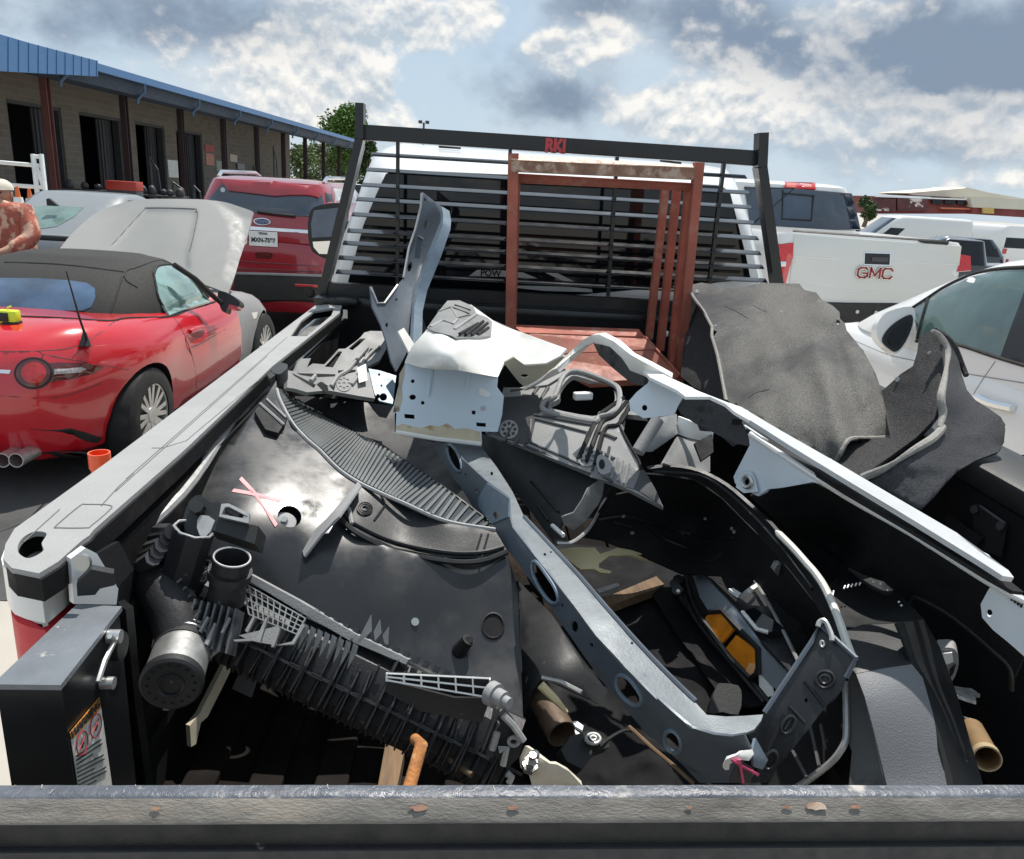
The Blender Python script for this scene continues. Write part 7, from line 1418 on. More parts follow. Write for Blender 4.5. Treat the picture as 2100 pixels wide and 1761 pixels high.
tube('pressed_ring', [bk_f.p(v, .002) for v in circ(I((755, 960))[0], 12, 20, 18, .5)], .003, 'bracket_black', bmth, 6, closed=True); tube('pressed_mark', [bk_f.p(v, .002) for v in I((735, 985), (770, 930))], .002, 'bracket_black', bmth, 5); tube('pressed_ring', [bk_f.p(v, .002) for v in circ(I((655, 1160))[0], 12, 20, 18, .4)], .003, 'bracket_black', bmth, 6, closed=True)
for a, b in (((850, 710), (965, 855)), ((640, 1110), (735, 900)), ((760, 850), (850, 945))): tube('pressed_mark', [bk_f.p(v, .001) for v in I(a, b)], .003, 'bracket_black', bmth, 6)
tube('hook', [bk_f.p(v, .01) for v in catmull(I((925, 400), (935, 372), (965, 368), (1000, 440), (1005, 480)), False, 4)], .004, 'strip_pale', bmth, 6)
tube('hole_mark', [bk_f.p(v, .003) for v in circ(I((950, 497))[0], 4, 6, 12)], .002, 'strip_pale', bmth, 5, closed=True)
# crumpled pale strip with a magenta X
cs = thing('crumpled_strip', 'crumpled pale strip with a magenta X sprayed by the tail gate', 'scrap', at0(I((480, 1200))[0], 1.1))
csf = Field([(*I((380, 1190))[0], 'z', 1.165), (*I((560, 1060))[0], 'z', 1.185), (*I((480, 1290))[0], 'z', 1.13), (*I((470, 1150))[0], 'z', 1.19)])
sheet('strip', I((380, 1200), (395, 1160), (440, 1140), (475, 1120), (500, 1105), (550, 1100), (560, 1125), (530, 1165), (490, 1160), (450, 1165), (420, 1185), (418, 1215), (395, 1218)), csf, 'trim_white', .006, cs, g=7, smooth=False)
sheet('steel_tongue', I((570, 1035), (640, 1160), (610, 1215), (560, 1200), (550, 1120)), csf, 'steel_blue', .004, cs, off=-.004, g=10); sheet('dark_tongue', I((420, 1290), (450, 1210), (490, 1180), (560, 1210), (540, 1290)), csf, 'bay_frame', .004, cs, off=-.008, g=12)
for a, b in (((430, 1160), (588, 1248)), ((478, 1160), (500, 1292))):
    P_ = np.array(I(a, b)); d = P_[1]-P_[0]; d = np.array([-d[1], d[0]])/np.linalg.norm(d)*2.6; sheet('paint_mark', [tuple(P_[0]+d), tuple(P_[1]+d), tuple(P_[1]-d), tuple(P_[0]-d)], csf, 'magenta', .001, cs, off=.0075, g=8)
# ------------------------------------------------------------------ wheel arch flare
wf_ = thing('fender_flare', 'wide dark grey fender flare standing at the right of the bed', 'fender flare', at0((1850, 1450), .9))
wff = Field([(*I((1140, 668))[0], 'z', 1.215), (*I((1460, 612))[0], 'z', 1.225), (*I((1320, 1300))[0], 'z', 1.11), (*I((1660, 1300))[0], 'z', 1.115), (*I((1400, 950))[0], 'z', 1.175), (*I((1060, 430))[0], 'z', 1.22), (*I((1370, 380))[0], 'z', 1.235)])
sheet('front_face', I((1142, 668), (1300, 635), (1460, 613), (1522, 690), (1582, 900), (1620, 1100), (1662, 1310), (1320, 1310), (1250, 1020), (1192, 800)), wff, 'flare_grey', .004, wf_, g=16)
wsf = Field([(*I((1460, 613))[0], 'z', 1.2245), (*I((1582, 900))[0], 'd', wff.depth(I((1582, 900))[0])), (*I((1660, 1310))[0], 'd', wff.depth(I((1660, 1310))[0])), (*I((1620, 520))[0], 'd', wff.depth(I((1460, 613))[0])+.06), (*I((1860, 1310))[0], 'd', wff.depth(I((1660, 1310))[0])+.06), (*I((1720, 800))[0], 'd', wff.depth(I((1522, 690))[0])+.07)])
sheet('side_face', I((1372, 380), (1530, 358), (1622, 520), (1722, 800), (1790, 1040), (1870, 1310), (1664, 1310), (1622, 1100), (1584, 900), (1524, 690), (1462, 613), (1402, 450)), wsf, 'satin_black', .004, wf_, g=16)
wlf = Field([(*I((1140, 668))[0], 'd', wff.depth(I((1140, 668))[0])), (*I((1320, 1310))[0], 'd', wff.depth(I((1320, 1310))[0])), (*I((1110, 1310))[0], 'd', wff.depth(I((1320, 1310))[0])+.03), (*I((1085, 720))[0], 'd', wff.depth(I((1140, 668))[0])+.03)])
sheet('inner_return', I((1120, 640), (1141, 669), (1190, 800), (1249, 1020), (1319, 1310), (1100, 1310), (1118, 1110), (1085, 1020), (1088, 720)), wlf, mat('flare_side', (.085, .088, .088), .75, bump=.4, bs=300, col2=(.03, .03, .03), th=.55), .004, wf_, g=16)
sheet('upper_face', I((1060, 430), (1180, 390), (1371, 380), (1402, 452), (1461, 611), (1300, 634), (1141, 666)), wff, 'satin_black', .004, wf_, off=.001, g=14)  # black paints the shaded upper part of the flare
sheet('shoulder', I((960, 180), (1100, 62), (1300, 142), (1440, 262), (1530, 357), (1371, 378), (1180, 388), (1060, 428), (1000, 300)), Field([(*I((1060, 430))[0], 'd', wff.depth(I((1060, 430))[0])), (*I((1530, 357))[0], 'd', wsf.depth(I((1530, 357))[0])), (*I((1371, 380))[0], 'd', wff.depth(I((1371, 380))[0])), (*I((960, 180))[0], 'z', 1.21), (*I((1300, 142))[0], 'z', 1.20)]), 'satin_black', .004, wf_, g=16)
tube('piping', [P3(v, 'd', wlf.depth(v)-.006) for v in catmull(I((800, 1320), (880, 1265), (1000, 1172), (1060, 1095), (1084, 1030), (1086, 900), (1082, 715)), False, 4)], .005, 'strip_pale', wf_, 7)
bm = bmesh.new()
for k, (x, y, l) in enumerate(((975, 200, 26), (995, 195, 34), (1014, 195, 36), (1080, 165, 18), (1100, 160, 18), (1122, 156, 16), (1145, 152, 14), (1168, 148, 14), (1245, 140, 7), (1285, 152, 7), (1325, 188, 6), (1390, 255, 7), (1405, 275, 7))):
    v = I((x, y))[0]; w = I((x-8, y+l))[0]; dd = .006; bm_bar(bm, P3(v, 'z', 1.245), P3(w, 'z', 1.243), .0022, .002)
fin(bm, 'light_gaps', 'trim_white', wf_)  # white bars stand in for light showing through gaps
# dark inner liner sheets behind bracket and flare
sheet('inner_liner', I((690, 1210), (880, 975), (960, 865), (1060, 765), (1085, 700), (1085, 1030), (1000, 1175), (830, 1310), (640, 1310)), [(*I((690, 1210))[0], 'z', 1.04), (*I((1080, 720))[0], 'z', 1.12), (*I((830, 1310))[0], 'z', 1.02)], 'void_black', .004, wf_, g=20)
for a, b in (((880, 960), (930, 1195)), ((780, 1110), (860, 1260)), ((940, 960), (965, 1090))): tube('liner_rib', [P3(v, 'z', 1.09) for v in I(a, b)], .003, 'bay_frame', wf_, 5)
# ------------------------------------------------------------------ wheel arch liner with pale edge
al = thing('arch_liner', 'curved black wheel arch liner with a pale outer edge between beam and flare', 'wheel arch liner', at0((1500, 1100), .9))
alf = Field([(*Fc((420, 685))[0], 'z', 1.335), (*Fc((760, 760))[0], 'z', 1.32), (*Fc((960, 930))[0], 'z', 1.30), (*Fc((1180, 1200))[0], 'z', 1.26), (*Fc((1310, 1500))[0], 'z', 1.22), (*Fc((830, 890))[0], 'z', 1.27), (*Fc((1150, 1260))[0], 'z', 1.23), (*Fc((500, 720))[0], 'z', 1.31)])
sheet('band', catmull(Fc((410, 678), (520, 668), (640, 690), (760, 752), (870, 845), (960, 925), (1080, 1075), (1180, 1195), (1255, 1350), (1300, 1470), (1340, 1545)), False, 3)+catmull(Fc((1290, 1560), (1215, 1375), (1150, 1265), (1050, 1135), (930, 995), (830, 895), (740, 805), (620, 725), (470, 702)), False, 3), alf, 'satin_black', .008, al, g=10)
tube('band_bead', [alf.p(v, .003) for v in catmull(Fc((440, 690), (640, 705), (760, 775), (900, 905), (1020, 1040), (1150, 1215)), False, 4)], .004, 'satin_black', al, 6)
tube('pale_edge', [alf.p(v, .006) for v in catmull(Fc((985, 955), (1060, 1030), (1120, 1098), (1165, 1150), (1210, 1220), (1262, 1340), (1300, 1450), (1335, 1540)), False, 4)], [.002]+[.0065]*26+[.0065]*2, mat('edge_pale', (.62, .61, .55), .5), al, 8)
shs = Fc((390, 700), (470, 705), (620, 728), (740, 808), (830, 898), (930, 998), (1050, 1138), (1150, 1268), (1215, 1378), (1270, 1500), (1150, 1400), (1040, 1330), (880, 1170), (560, 1145), (420, 1085), (200, 1000), (110, 985), (240, 800), (330, 780), (480, 852))
shfld = Field([(*Fc((390, 700))[0], 'z', 1.31), (*Fc((740, 808))[0], 'z', 1.27), (*Fc((1150, 1268))[0], 'z', 1.21), (*Fc((560, 1145))[0], 'z', 1.08), (*Fc((110, 985))[0], 'z', 1.12), (*Fc((1100, 1340))[0], 'z', 1.12), (*Fc((600, 950))[0], 'z', 1.12)])
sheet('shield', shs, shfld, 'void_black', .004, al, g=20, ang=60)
for pts in ([(190, 905), (300, 890), (420, 920), (560, 960), (680, 985), (790, 985)], [(390, 920), (480, 990), (600, 1040), (620, 1070), (700, 1095), (740, 1050)], [(560, 960), (590, 1000)], [(250, 915), (340, 940)], [(520, 840), (600, 880), (560, 840)]): tube('shield_rib', [shfld.p(v, .004) for v in catmull(Fc(*pts), False, 3)], .0035, 'satin_black', al, 5)
for c in ((300, 890), (340, 965), (670, 900), (790, 945), (800, 960)): bm = bmesh.new(); p = shfld.p(Fc(c)[0], .004); bm_box(bm, p, (.008, .006, .006), Matrix.Rotation(.6, 3, 'Z'), .001); fin(bm, 'clip', 'grey_plastic', al)
lc = alf.p(I((710, 65))[0], .0); sheet('corner_clip', I((675, 80), (695, 45), (745, 40), (740, 85), (700, 110)), [(*I((675, 80))[0], 'z', 1.22), (*I((745, 40))[0], 'z', 1.23), (*I((700, 110))[0], 'z', 1.20)], 'strip_pale', .01, al, g=8)
# ------------------------------------------------------------------ more black pieces in the middle of the pile
bp = thing('splash_panel', 'flat black splash panel under the grey frame, with a bent pale strap', 'plastic panel', at0(Ec((1700, 1250))[0], 1.1))
bpf = Field([(*Ec((1310, 910))[0], 'z', 1.255), (*Ec((2080, 1212))[0], 'z', 1.275), (*Ec((1780, 1560))[0], 'z', 1.15), (*Ec((1400, 1110))[0], 'z', 1.20)])
sheet('panel', Ec((1310, 912), (1500, 972), (1750, 1072), (2080, 1212), (1990, 1335), (1800, 1405), (1772, 1462), (1820, 1560), (1740, 1562), (1600, 1372), (1490, 1235), (1400, 1100), (1300, 978)), bpf, 'satin_black', .004, bp, g=18)
for pts in ([(1600, 1190), (1760, 1370)], [(1640, 1330), (1700, 1420)]): tube('rib', [bpf.p(v, .003) for v in Ec(*pts)], .003, 'satin_black', bp, 5)
sheet('pale_strap', Ec((2000, 1185), (2062, 1195), (2030, 1270), (1985, 1340), (1915, 1430), (1850, 1480), (1795, 1445), (1778, 1400), (1850, 1375), (1900, 1300), (1935, 1230)), Field([(*Ec((2030, 1190))[0], 'z', 1.275), (*Ec((1900, 1400))[0], 'z', 1.215), (*Ec((1790, 1430))[0], 'z', 1.20), (*Ec((1930, 1260))[0], 'z', 1.27)]), 'strip_pale', .003, bp, g=10, ang=60)
tube('wire_edge', [P3(v, 'z', 1.19) for v in catmull(Ec((1755, 1555), (1840, 1550), (1930, 1480), (1990, 1385), (2030, 1300)), False, 4)], .004, 'strip_pale', bp, 6); tube('bright_edge', [P3(v, 'z', 1.185) for v in Ec((1725, 1450), (1790, 1510))], .005, 'trim_white', bp, 6)
tag(sheet('dark_cover', Ec((190, 690), (360, 695), (560, 720), (800, 748), (800, 900), (1010, 955), (1090, 1095), (1200, 1245), (1390, 1450), (1150, 1270), (1000, 1160), (850, 1060), (520, 868), (350, 768)), Field([(*Ec((200, 690))[0], 'z', 1.30), (*Ec((800, 760))[0], 'z', 1.24), (*Ec((1010, 955))[0], 'z', 1.19), (*Ec((1390, 1445))[0], 'z', 1.20), (*Ec((520, 868))[0], 'z', 1.21)]), 'satin_black', .004, g=20), 'black plastic backing behind the ribbed strip, under the grey frame', 'plastic panel')
tag(sheet('black_sheet', H((930, 330), (1100, 500), (1260, 730), (1390, 900), (1340, 960), (1050, 830), (1000, 900), (960, 1000), (945, 700)), Field([(*H((930, 330))[0], 'z', 1.06), (*H((1390, 900))[0], 'z', 1.03), (*H((960, 1000))[0], 'z', 1.0), (*H((1150, 760))[0], 'z', 1.07)]), 'satin_black', .004, g=18), 'dusty black sheet lying beneath the steel beam', 'plastic sheet')
M['floor_shade'] = mat('floor_shade', (.009, .009, .010), .75, bump=.4, bs=40, spec=.15, col2=(.022, .021, .020), th=.62, soft=.15, s2=14)  # added sheets hide the sunlit bed floor and stand in for shade
crk = lambda a: (lambda x, y: .022*mnoise.noise(Vector((x/70, y/60, a)))+.008*mnoise.noise(Vector((x/22, y/25, a+3))))
for k, (lb_, pts, zz) in enumerate((('added black sheet darkening the bed floor right of the steel beam', [(1090, 1130), (1230, 1120), (1400, 1170), (1440, 1290), (1480, 1420), (1430, 1470), (1330, 1390), (1200, 1240)], .965), ('added black sheet darkening the floor under the headlamp unit', [(1330, 1180), (1480, 1150), (1600, 1210), (1660, 1330), (1600, 1430), (1500, 1440), (1410, 1330)], .985), ('added black sheet darkening the floor between the exhaust pipe and tail gate', [(1040, 1340), (1150, 1330), (1260, 1420), (1400, 1540), (1460, 1640), (1220, 1640), (1060, 1560)], .93), ('added black sheet darkening the floor behind the bracket at the tail gate', [(1440, 1500), (1560, 1480), (1680, 1400), (1720, 1500), (1640, 1640), (1460, 1640)], .93))):
    tag(sheet('black_sheet', V(*pts), [(*pts[0], 'z', zz), (*pts[2], 'z', zz+.01), (*pts[4], 'z', zz), (*pts[-1], 'z', zz)], 'floor_shade', .004, g=14, rel=crk(k), smooth=True, k=3, ang=60), lb_, 'plastic sheet')
tube_ = tag(tube('bright_rod', [P3(v, 'z', 1.075) for v in H((1050, 828), (1150, 850), (1256, 904))], .004, 'strip_pale', None, 6), 'thin pale rod along the dusty black sheet', 'rod')
tag(tube('cream_rod', [P3(v, 'z', z) for v, z in zip(H((1045, 865), (1120, 940), (1180, 1005)), (1.08, 1.06, 1.04))], [.008, .007, .003], 'cream', None, 8), 'short tapering cream coloured rod beside the exhaust pipe', 'rod')
ex = thing('exhaust_pipe', 'rusty brown open exhaust pipe lying below the steel beam', 'exhaust pipe', at0(H((1080, 1000))[0], .95))
e0_, e1_ = P3(H((990, 830))[0], 'z', 1.0), P3(H((1150, 1110))[0], 'z', .99)
ring_pipe('pipe', e0_, e1_, .024, .002, 'exhaust', ex, 28); ring_pipe('bell', e1_-(e1_-e0_).normalized()*.04, e1_+(e1_-e0_).normalized()*.004, .026, .003, 'exhaust', ex, 28)
tag(tube('rusty_bar', [P3(H((398, 1145))[0], 'z', 1.14), P3(H((430, 1175))[0], 'z', 1.165), P3(H((360, 1420))[0], 'z', 1.145)], [.0075, .0085, .0085], 'rust_pipe', None, 16), 'thick orange rusted bar end rising at the tail gate', 'rusty bar')
rt = tag(tube('rusty_rod', [P3(v, 'z', 1.08) for v in H((470, 1175), (690, 1330))], .0045, 'exhaust', None, 10), 'thin dark rusty rod beside the orange rusted bar', 'rod')
tag(sheet('wood_plank', H((200, 1420), (245, 1170), (345, 1190), (300, 1420)), [(*H((200, 1420))[0], 'z', .96), (*H((245, 1170))[0], 'z', .96), (*H((345, 1190))[0], 'z', .96)], 'wood', .03), 'brown wooden plank on the bed floor behind the orange bar', 'plank')
tag(sheet('wood_plank', H((1240, 430), (1400, 405), (1640, 305), (1680, 345), (1640, 370), (1420, 450)), Field([(*H((1240, 420))[0], 'z', 1.0), (*H((1680, 330))[0], 'z', 1.0), (*H((1420, 480))[0], 'z', 1.0)]), 'wood', .02), 'weathered brown plank under the beam and headlamp', 'plank')
tag(sheet('grey_slat', H((1330, 372), (1440, 340), (1455, 355), (1345, 392)), [(*H((1330, 372))[0], 'z', 1.03), (*H((1440, 340))[0], 'z', 1.03), (*H((1345, 392))[0], 'z', 1.03)], 'strip_pale', .006), 'short pale grey slat on the weathered plank', 'slat')
cb = tag(sheet('cream_bracket', H((1128, 165), (1230, 155), (1325, 158), (1350, 190), (1400, 175), (1440, 158), (1510, 170), (1610, 205), (1600, 222), (1500, 195), (1400, 200), (1345, 240), (1345, 262), (1410, 280), (1400, 292), (1350, 285), (1320, 268), (1250, 270), (1170, 210)), Field([(*H((1128, 165))[0], 'z', 1.10), (*H((1325, 158))[0], 'z', 1.11), (*H((1600, 210))[0], 'z', 1.08), (*H((1250, 270))[0], 'z', 1.08)]), 'cream', .008, g=10), 'cream yellow pressed bracket sticking out right of the steel beam', 'bracket')
tag(sheet('wood_sliver', G((978, 1075), (1030, 1010), (1165, 745), (1192, 748), (1185, 800), (1070, 1030), (1035, 1060), (1010, 1170), (985, 1185)), Field([(*G((980, 1100))[0], 'z', .98), (*G((1190, 750))[0], 'z', 1.05), (*G((1070, 1030))[0], 'z', .985)]), mat('slat_cream', (.60, .55, .42), .8, var=.15, vs=20), .012, g=12), 'long cream wood sliver standing below the radiator cap', 'wood sliver')
ca = thing('bracket_plate', 'cream painted metal arm with a bolt at the tail gate', 'metal arm', at0(H((1100, 1290))[0], 1.05))
caf = Field([(*H((950, 1180))[0], 'z', 1.12), (*H((1250, 1380))[0], 'z', 1.08), (*H((1000, 1350))[0], 'z', 1.09), (*H((1080, 1280))[0], 'z', 1.12)])
sheet('arm', H((935, 1240), (965, 1178), (1000, 1200), (1090, 1270), (1130, 1275), (1190, 1310), (1260, 1385), (1000, 1385), (985, 1330), (940, 1290)), caf, mat('arm_cream', (.62, .57, .47), .5, var=.15, vs=16, col2=(.4, .28, .12), th=.62), .008, ca, g=10)
b0_, b1_ = caf.p(H((985, 1295))[0], .012), caf.p(H((1005, 1225))[0], .03)
bm = bmesh.new(); bm_tube(bm, [b0_, b1_], .005, 10); bm_tube(bm, [b0_, b0_+(b1_-b0_)*.25], .011, 6); bm_tube(bm, [b0_+(b1_-b0_)*.45, b0_+(b1_-b0_)*.6], .009, 6); fin(bm, 'bolt', 'bolt', ca, smooth=30)
tube('washer', [caf.p(v, .02) for v in circ(H((1015, 1225))[0], 6, 7, 14)], .0025, 'bolt', ca, 6, closed=True)
hg = thing('hinge_block', 'black hinge block with a bright round bush on the bed floor', 'hinge', at0(H((1290, 1150))[0], 1.0))
sheet('block', H((1150, 1200), (1200, 1130), (1290, 1100), (1390, 1150), (1400, 1185), (1330, 1210), (1260, 1300), (1180, 1260)), [(*H((1150, 1200))[0], 'z', 1.03), (*H((1390, 1150))[0], 'z', 1.03), (*H((1260, 1300))[0], 'z', 1.01)], 'satin_black', .03, hg, g=14)
for r_, m_ in ((14, 'strip_pale'), (9, 'satin_black'), (6.5, 'bolt')): tube('bush', [P3(v, 'z', 1.042) for v in circ(H((1315, 1143))[0], r_, r_*.72, 20)], .003, m_, hg, 6, closed=True)
for pts in ([(1210, 1055), (1230, 1050), (1265, 1075), (1260, 1098), (1225, 1080)], [(1220, 1095), (1240, 1110), (1270, 1128), (1260, 1134), (1225, 1118)]): sheet('bright_tab', H(*pts), [(*H(p)[0], 'z', 1.03) for p in pts[:3]], 'trim_white', .004, hg, g=6)
tube('cable', [P3(v, 'z', 1.03) for v in catmull(H((1330, 1200), (1400, 1140), (1480, 1100), (1540, 1110)), False, 4)], .003, 'rubber', hg, 6)
tag(sheet('torn_paper', H((1598, 645), (1640, 638), (1700, 690), (1755, 715), (1748, 735), (1770, 760), (1760, 785), (1720, 765), (1690, 735), (1650, 680)), Field([(*H((1598, 645))[0], 'z', .945), (*H((1760, 780))[0], 'z', .95), (*H((1700, 690))[0], 'z', .96)]), 'paper', .002, g=8), 'torn cream paper scrap on the dark floor by the headlamp', 'paper scrap')
tag(sheet('black_tray', I((300, 890), (345, 740), (380, 722), (470, 735), (490, 800), (470, 900), (380, 885)), Field([(*I((300, 890))[0], 'z', 1.0), (*I((380, 722))[0], 'z', 1.03), (*I((470, 900))[0], 'z', 1.0)]), 'satin_black', .03, g=14, smooth=True, k=2), 'small rounded black tray inside the bend of the steel beam', 'plastic tray')
tag(tube('steel_edge_strip', [P3(v, 'z', 1.07) for v in H((1500, 1080), (1620, 1190), (1740, 1290), (1830, 1370))], .003, 'wood', None, 6), 'thin tan edged strip below the beam near the tail gate', 'strip')
# ------------------------------------------------------------------ headlamp with amber reflector
hl_ = thing('headlamp_unit', 'loose black headlamp unit with two amber reflector cells and a silver trim', 'headlamp', at0(I((480, 450))[0], 1.0))
hlf = Field([(*I((200, 90))[0], 'z', 1.05), (*I((650, 870))[0], 'z', .98), (*I((760, 660))[0], 'z', 1.06), (*I((440, 280))[0], 'z', 1.09), (*I((100, 200))[0], 'z', 1.0)])
sheet('housing', I((100, 190), (120, 130), (200, 82), (290, 108), (440, 275), (520, 380), (600, 480), (690, 580), (765, 660), (700, 775), (640, 870), (560, 790), (400, 600), (300, 480), (220, 360), (150, 270)), hlf, 'satin_black', .05, hl_, g=14)
for pts in ([(150, 130), (180, 260), (260, 400), (420, 590), (620, 830)], [(170, 110), (215, 260), (290, 400), (440, 580), (650, 830)]): tube('rim_bead', [hlf.p(v, .004) for v in catmull(I(*pts), False, 4)], .006, 'satin_black', hl_, 6)
sheet('silver_trim', I((205, 90), (285, 112), (440, 285), (520, 385), (600, 485), (765, 660), (700, 770), (580, 660), (582, 525), (520, 440), (440, 380), (380, 315), (300, 310), (250, 230)), hlf, 'silver_trim', .008, hl_, off=.014, g=12)
tube('amber_frame', [hlf.p(v, .020) for v in I((268, 350), (300, 318), (378, 312), (440, 380), (582, 525), (585, 660), (540, 690), (430, 580), (330, 450))], .006, 'satin_black', hl_, 6, closed=True)
for pts in ([(275, 352), (303, 326), (374, 320), (442, 412), (378, 490), (330, 440)], [(398, 522), (458, 448), (576, 530), (578, 606), (530, 684), (440, 590)]): sheet('amber_cell', I(*pts), hlf, 'amber', .006, hl_, off=.020, g=9)
sheet('reflex_corner', I((505, 665), (530, 605), (575, 612), (548, 680)), hlf, mat('amber_pale', (.85, .45, .2), .3), .004, hl_, off=.0235, g=8)
sheet('lamp_lens', I((640, 800), (590, 740), (585, 665), (660, 745), (670, 790)), hlf, 'trim_white', .004, hl_, off=.016, g=10)
sheet('lens_block', I((500, 310), (560, 290), (700, 380), (735, 410), (640, 432), (585, 420), (520, 350)), Field([(*I((500, 310))[0], 'z', 1.10), (*I((735, 410))[0], 'z', 1.12), (*I((585, 420))[0], 'z', 1.10)]), 'glass_dark', .03, hl_, g=12)
tube('lens_edge', [P3(v, 'z', 1.112) for v in I((495, 315), (575, 412), (640, 430))], .004, 'trim_white', hl_, 6)
sheet('rear_shell', I((440, 275), (500, 200), (570, 140), (640, 260), (730, 430), (800, 580), (810, 600), (765, 655), (600, 480)), Field([(*I((440, 275))[0], 'z', 1.08), (*I((570, 140))[0], 'z', 1.10), (*I((800, 590))[0], 'z', 1.10)]), 'gloss_black', .01, hl_, g=16)
tube('shell_edge', [P3(v, 'z', 1.115) for v in I((565, 140), (640, 262), (735, 440), (812, 600))], .0035, 'strip_pale', hl_, 6)
for pts in ([(415, 182), (440, 178), (488, 208), (470, 222)], [(520, 185), (575, 150), (580, 170), (545, 195)]): sheet('bright_tab', I(*pts), [(*I(p)[0], 'z', 1.12) for p in pts[:3]], 'trim_white', .006, hl_, g=8)
bm = bmesh.new()
for c in ((130, 140), (125, 200), (110, 165)): disc(bm, P3(I(c)[0], 'z', 1.03), (-.3, -.5, .6), .012, .012, 10)
fin(bm, 'adjuster', 'satin_black', hl_, smooth=40); bm = bmesh.new(); disc(bm, P3(I((128, 198))[0], 'z', 1.05), (-.3, -.5, .6), .004, .004, 8); fin(bm, 'adjuster_tip', 'trim_white', hl_)
# ------------------------------------------------------------------ small things on the right side of the floor
sl_ = thing('small_lamp', 'small clear lamp lying in the dark behind the flare', 'lamp', at0(I((1660, 600))[0], 1.0))
slf = [(*I((1610, 540))[0], 'z', 1.10), (*I((1720, 540))[0], 'z', 1.11), (*I((1690, 700))[0], 'z', 1.05)]
sheet('shell', I((1605, 540), (1640, 520), (1700, 525), (1725, 570), (1722, 640), (1690, 710), (1672, 690)), slf, 'grey_plastic', .03, sl_, smooth=True, k=3, g=9); sheet('lens', I((1620, 555), (1690, 548), (1698, 600), (1650, 620)), slf, 'trim_white', .004, sl_, off=.006, g=9); sheet('dark_gap', I((1675, 650), (1712, 610), (1700, 660), (1680, 690)), slf, 'void_black', .002, sl_, off=.005, g=8)
tag(sheet('clear_clip', I((1690, 735), (1740, 745), (1800, 750), (1850, 785), (1820, 790), (1828, 825), (1770, 808), (1720, 790), (1710, 815), (1690, 780)), Field([(*I((1690, 735))[0], 'z', 1.02), (*I((1850, 785))[0], 'z', 1.03), (*I((1770, 808))[0], 'z', 1.04)]), mat('clear_plastic', (.6, .6, .58), .2, coat=.5, var=.4, vs=60), .006, g=6), 'crumpled clear plastic clip on the floor behind the flare', 'clip')
can = thing('tan_canister', 'tan cardboard tube lying at the right end of the bed', 'canister', at0(I((1870, 1080))[0], 1.0))
M['tan_rim'] = mat('tan_rim', (.40, .31, .18), .7); k0, k1 = P3(I((1800, 985))[0], 'z', 1.03), P3(I((1890, 1150))[0], 'z', 1.05); dk_ = (k1-k0).normalized()
ring_pipe('tube', k0, k1, .0195, .002, mat('tan_card', (.22, .14, .065), .7, var=.2, vs=20), can, 22); ring_pipe('rim', k1-dk_*.012, k1+dk_*.002, 0.0212, .002, 'tan_rim', can, 22)
tag(sheet('white_sliver', I((1755, 910), (1790, 920), (1838, 1000), (1820, 995)), [(*I((1755, 910))[0], 'z', 1.02), (*I((1838, 1000))[0], 'z', 1.03), (*I((1790, 920))[0], 'z', 1.03)], 'trim_white', .003, g=8), 'thin white sliver beside the tan tube', 'sliver')
# mechanism plate on the right bed wall
mp_ = thing('latch_plate', 'black latch plate bolted inside the right bed wall', 'latch', (.98, 1.2, 1.3))
def rw_(v, o=0.0): r = ray(v); return Vector(CP)+Vector(r)*((XR-.006-o-CP[0])/r[0])
for nm, pts, o in (('plate', [(1190, 920), (1240, 905), (1560, 1140), (1500, 1500), (1200, 1380)], .004), ('arm', [(895, 1050), (960, 1050), (1290, 1290), (1230, 1370), (900, 1150)], .012)):
    bm = bmesh.new(); quad_slab(bm, [rw_(v, o) for v in Rc(*pts)], (.003, 0, 0)); fin(bm, nm, 'black_plastic', mp_)
tube('bright_edge', [rw_(v, .006) for v in Rc((1280, 940), (1550, 1130))], .003, 'bay_frame', mp_, 6)
for c in ((1220, 975), (1510, 1160)): bm = bmesh.new(); disc(bm, rw_(Rc(c)[0], .006), (-1, 0, 0), .008, .005, 10); fin(bm, 'bolt', 'bay_frame', mp_)
# ------------------------------------------------------------------ felt wheel well liners
f1 = thing('felt_liner', 'big grey felt wheel well liner draped over the right bed rail', 'felt liner', at0((1640, 760), 1.42))
f1f = Field([(1420, 588, 'y', 2.72), (1560, 583, 'y', 2.66), (1640, 585, 'y', 2.62), (1700, 612, 'y', 2.35), (1722, 655, 'y', 2.10), (1740, 700, 'y', 1.98), (1790, 770, 'y', 1.80), (1822, 893, 'y', 1.62), (1760, 900, 'y', 1.52), (1716, 945, 'y', 1.50), (1560, 880, 'y', 1.74), (1485, 820, 'y', 2.02), (1460, 700, 'y', 2.34), (1580, 720, 'y', 2.12), (1680, 740, 'y', 1.92), (1680, 850, 'y', 1.64), (1600, 650, 'y', 2.36)])
f1o = Cc((75, 885), (100, 858), (150, 846), (215, 855), (250, 878), (330, 880), (430, 868), (500, 848), (640, 850), (730, 852), (760, 890), (830, 905), (860, 945), (930, 985), (968, 1020), (970, 1060), (1000, 1090), (1010, 1130), (1060, 1190), (1120, 1270), (1180, 1380), (1220, 1500), (1255, 1660))+Fc((1495, 535), (1420, 540), (1330, 540), (1300, 560), (1275, 610), (1252, 648), (1050, 535), (860, 425), (780, 385), (752, 360), (745, 280), (715, 160), (700, 90), (722, 60), (690, 45), (690, 15))
def f1r(x, y):
    r = .030*mnoise.noise(Vector((x/52, y/90, .3)))+.005*mnoise.noise(Vector((x/14, y/14, 2)))
    # folds of the drape
    r += .040*math.exp(-((x-1672-(y-700)*.25)/26)**2)*min(1, max(0, (y-640)/60)) - .036*math.exp(-((x-1712-(y-700)*.28)/20)**2)*min(1, max(0, (y-680)/50))
    r += .03*math.exp(-((x-1690)/38)**2-((y-648)/16)**2) - .012*math.exp(-((x-1560-(y-620)*.4)/16)**2)*math.exp(-((y-700)/90)**2)
    return r
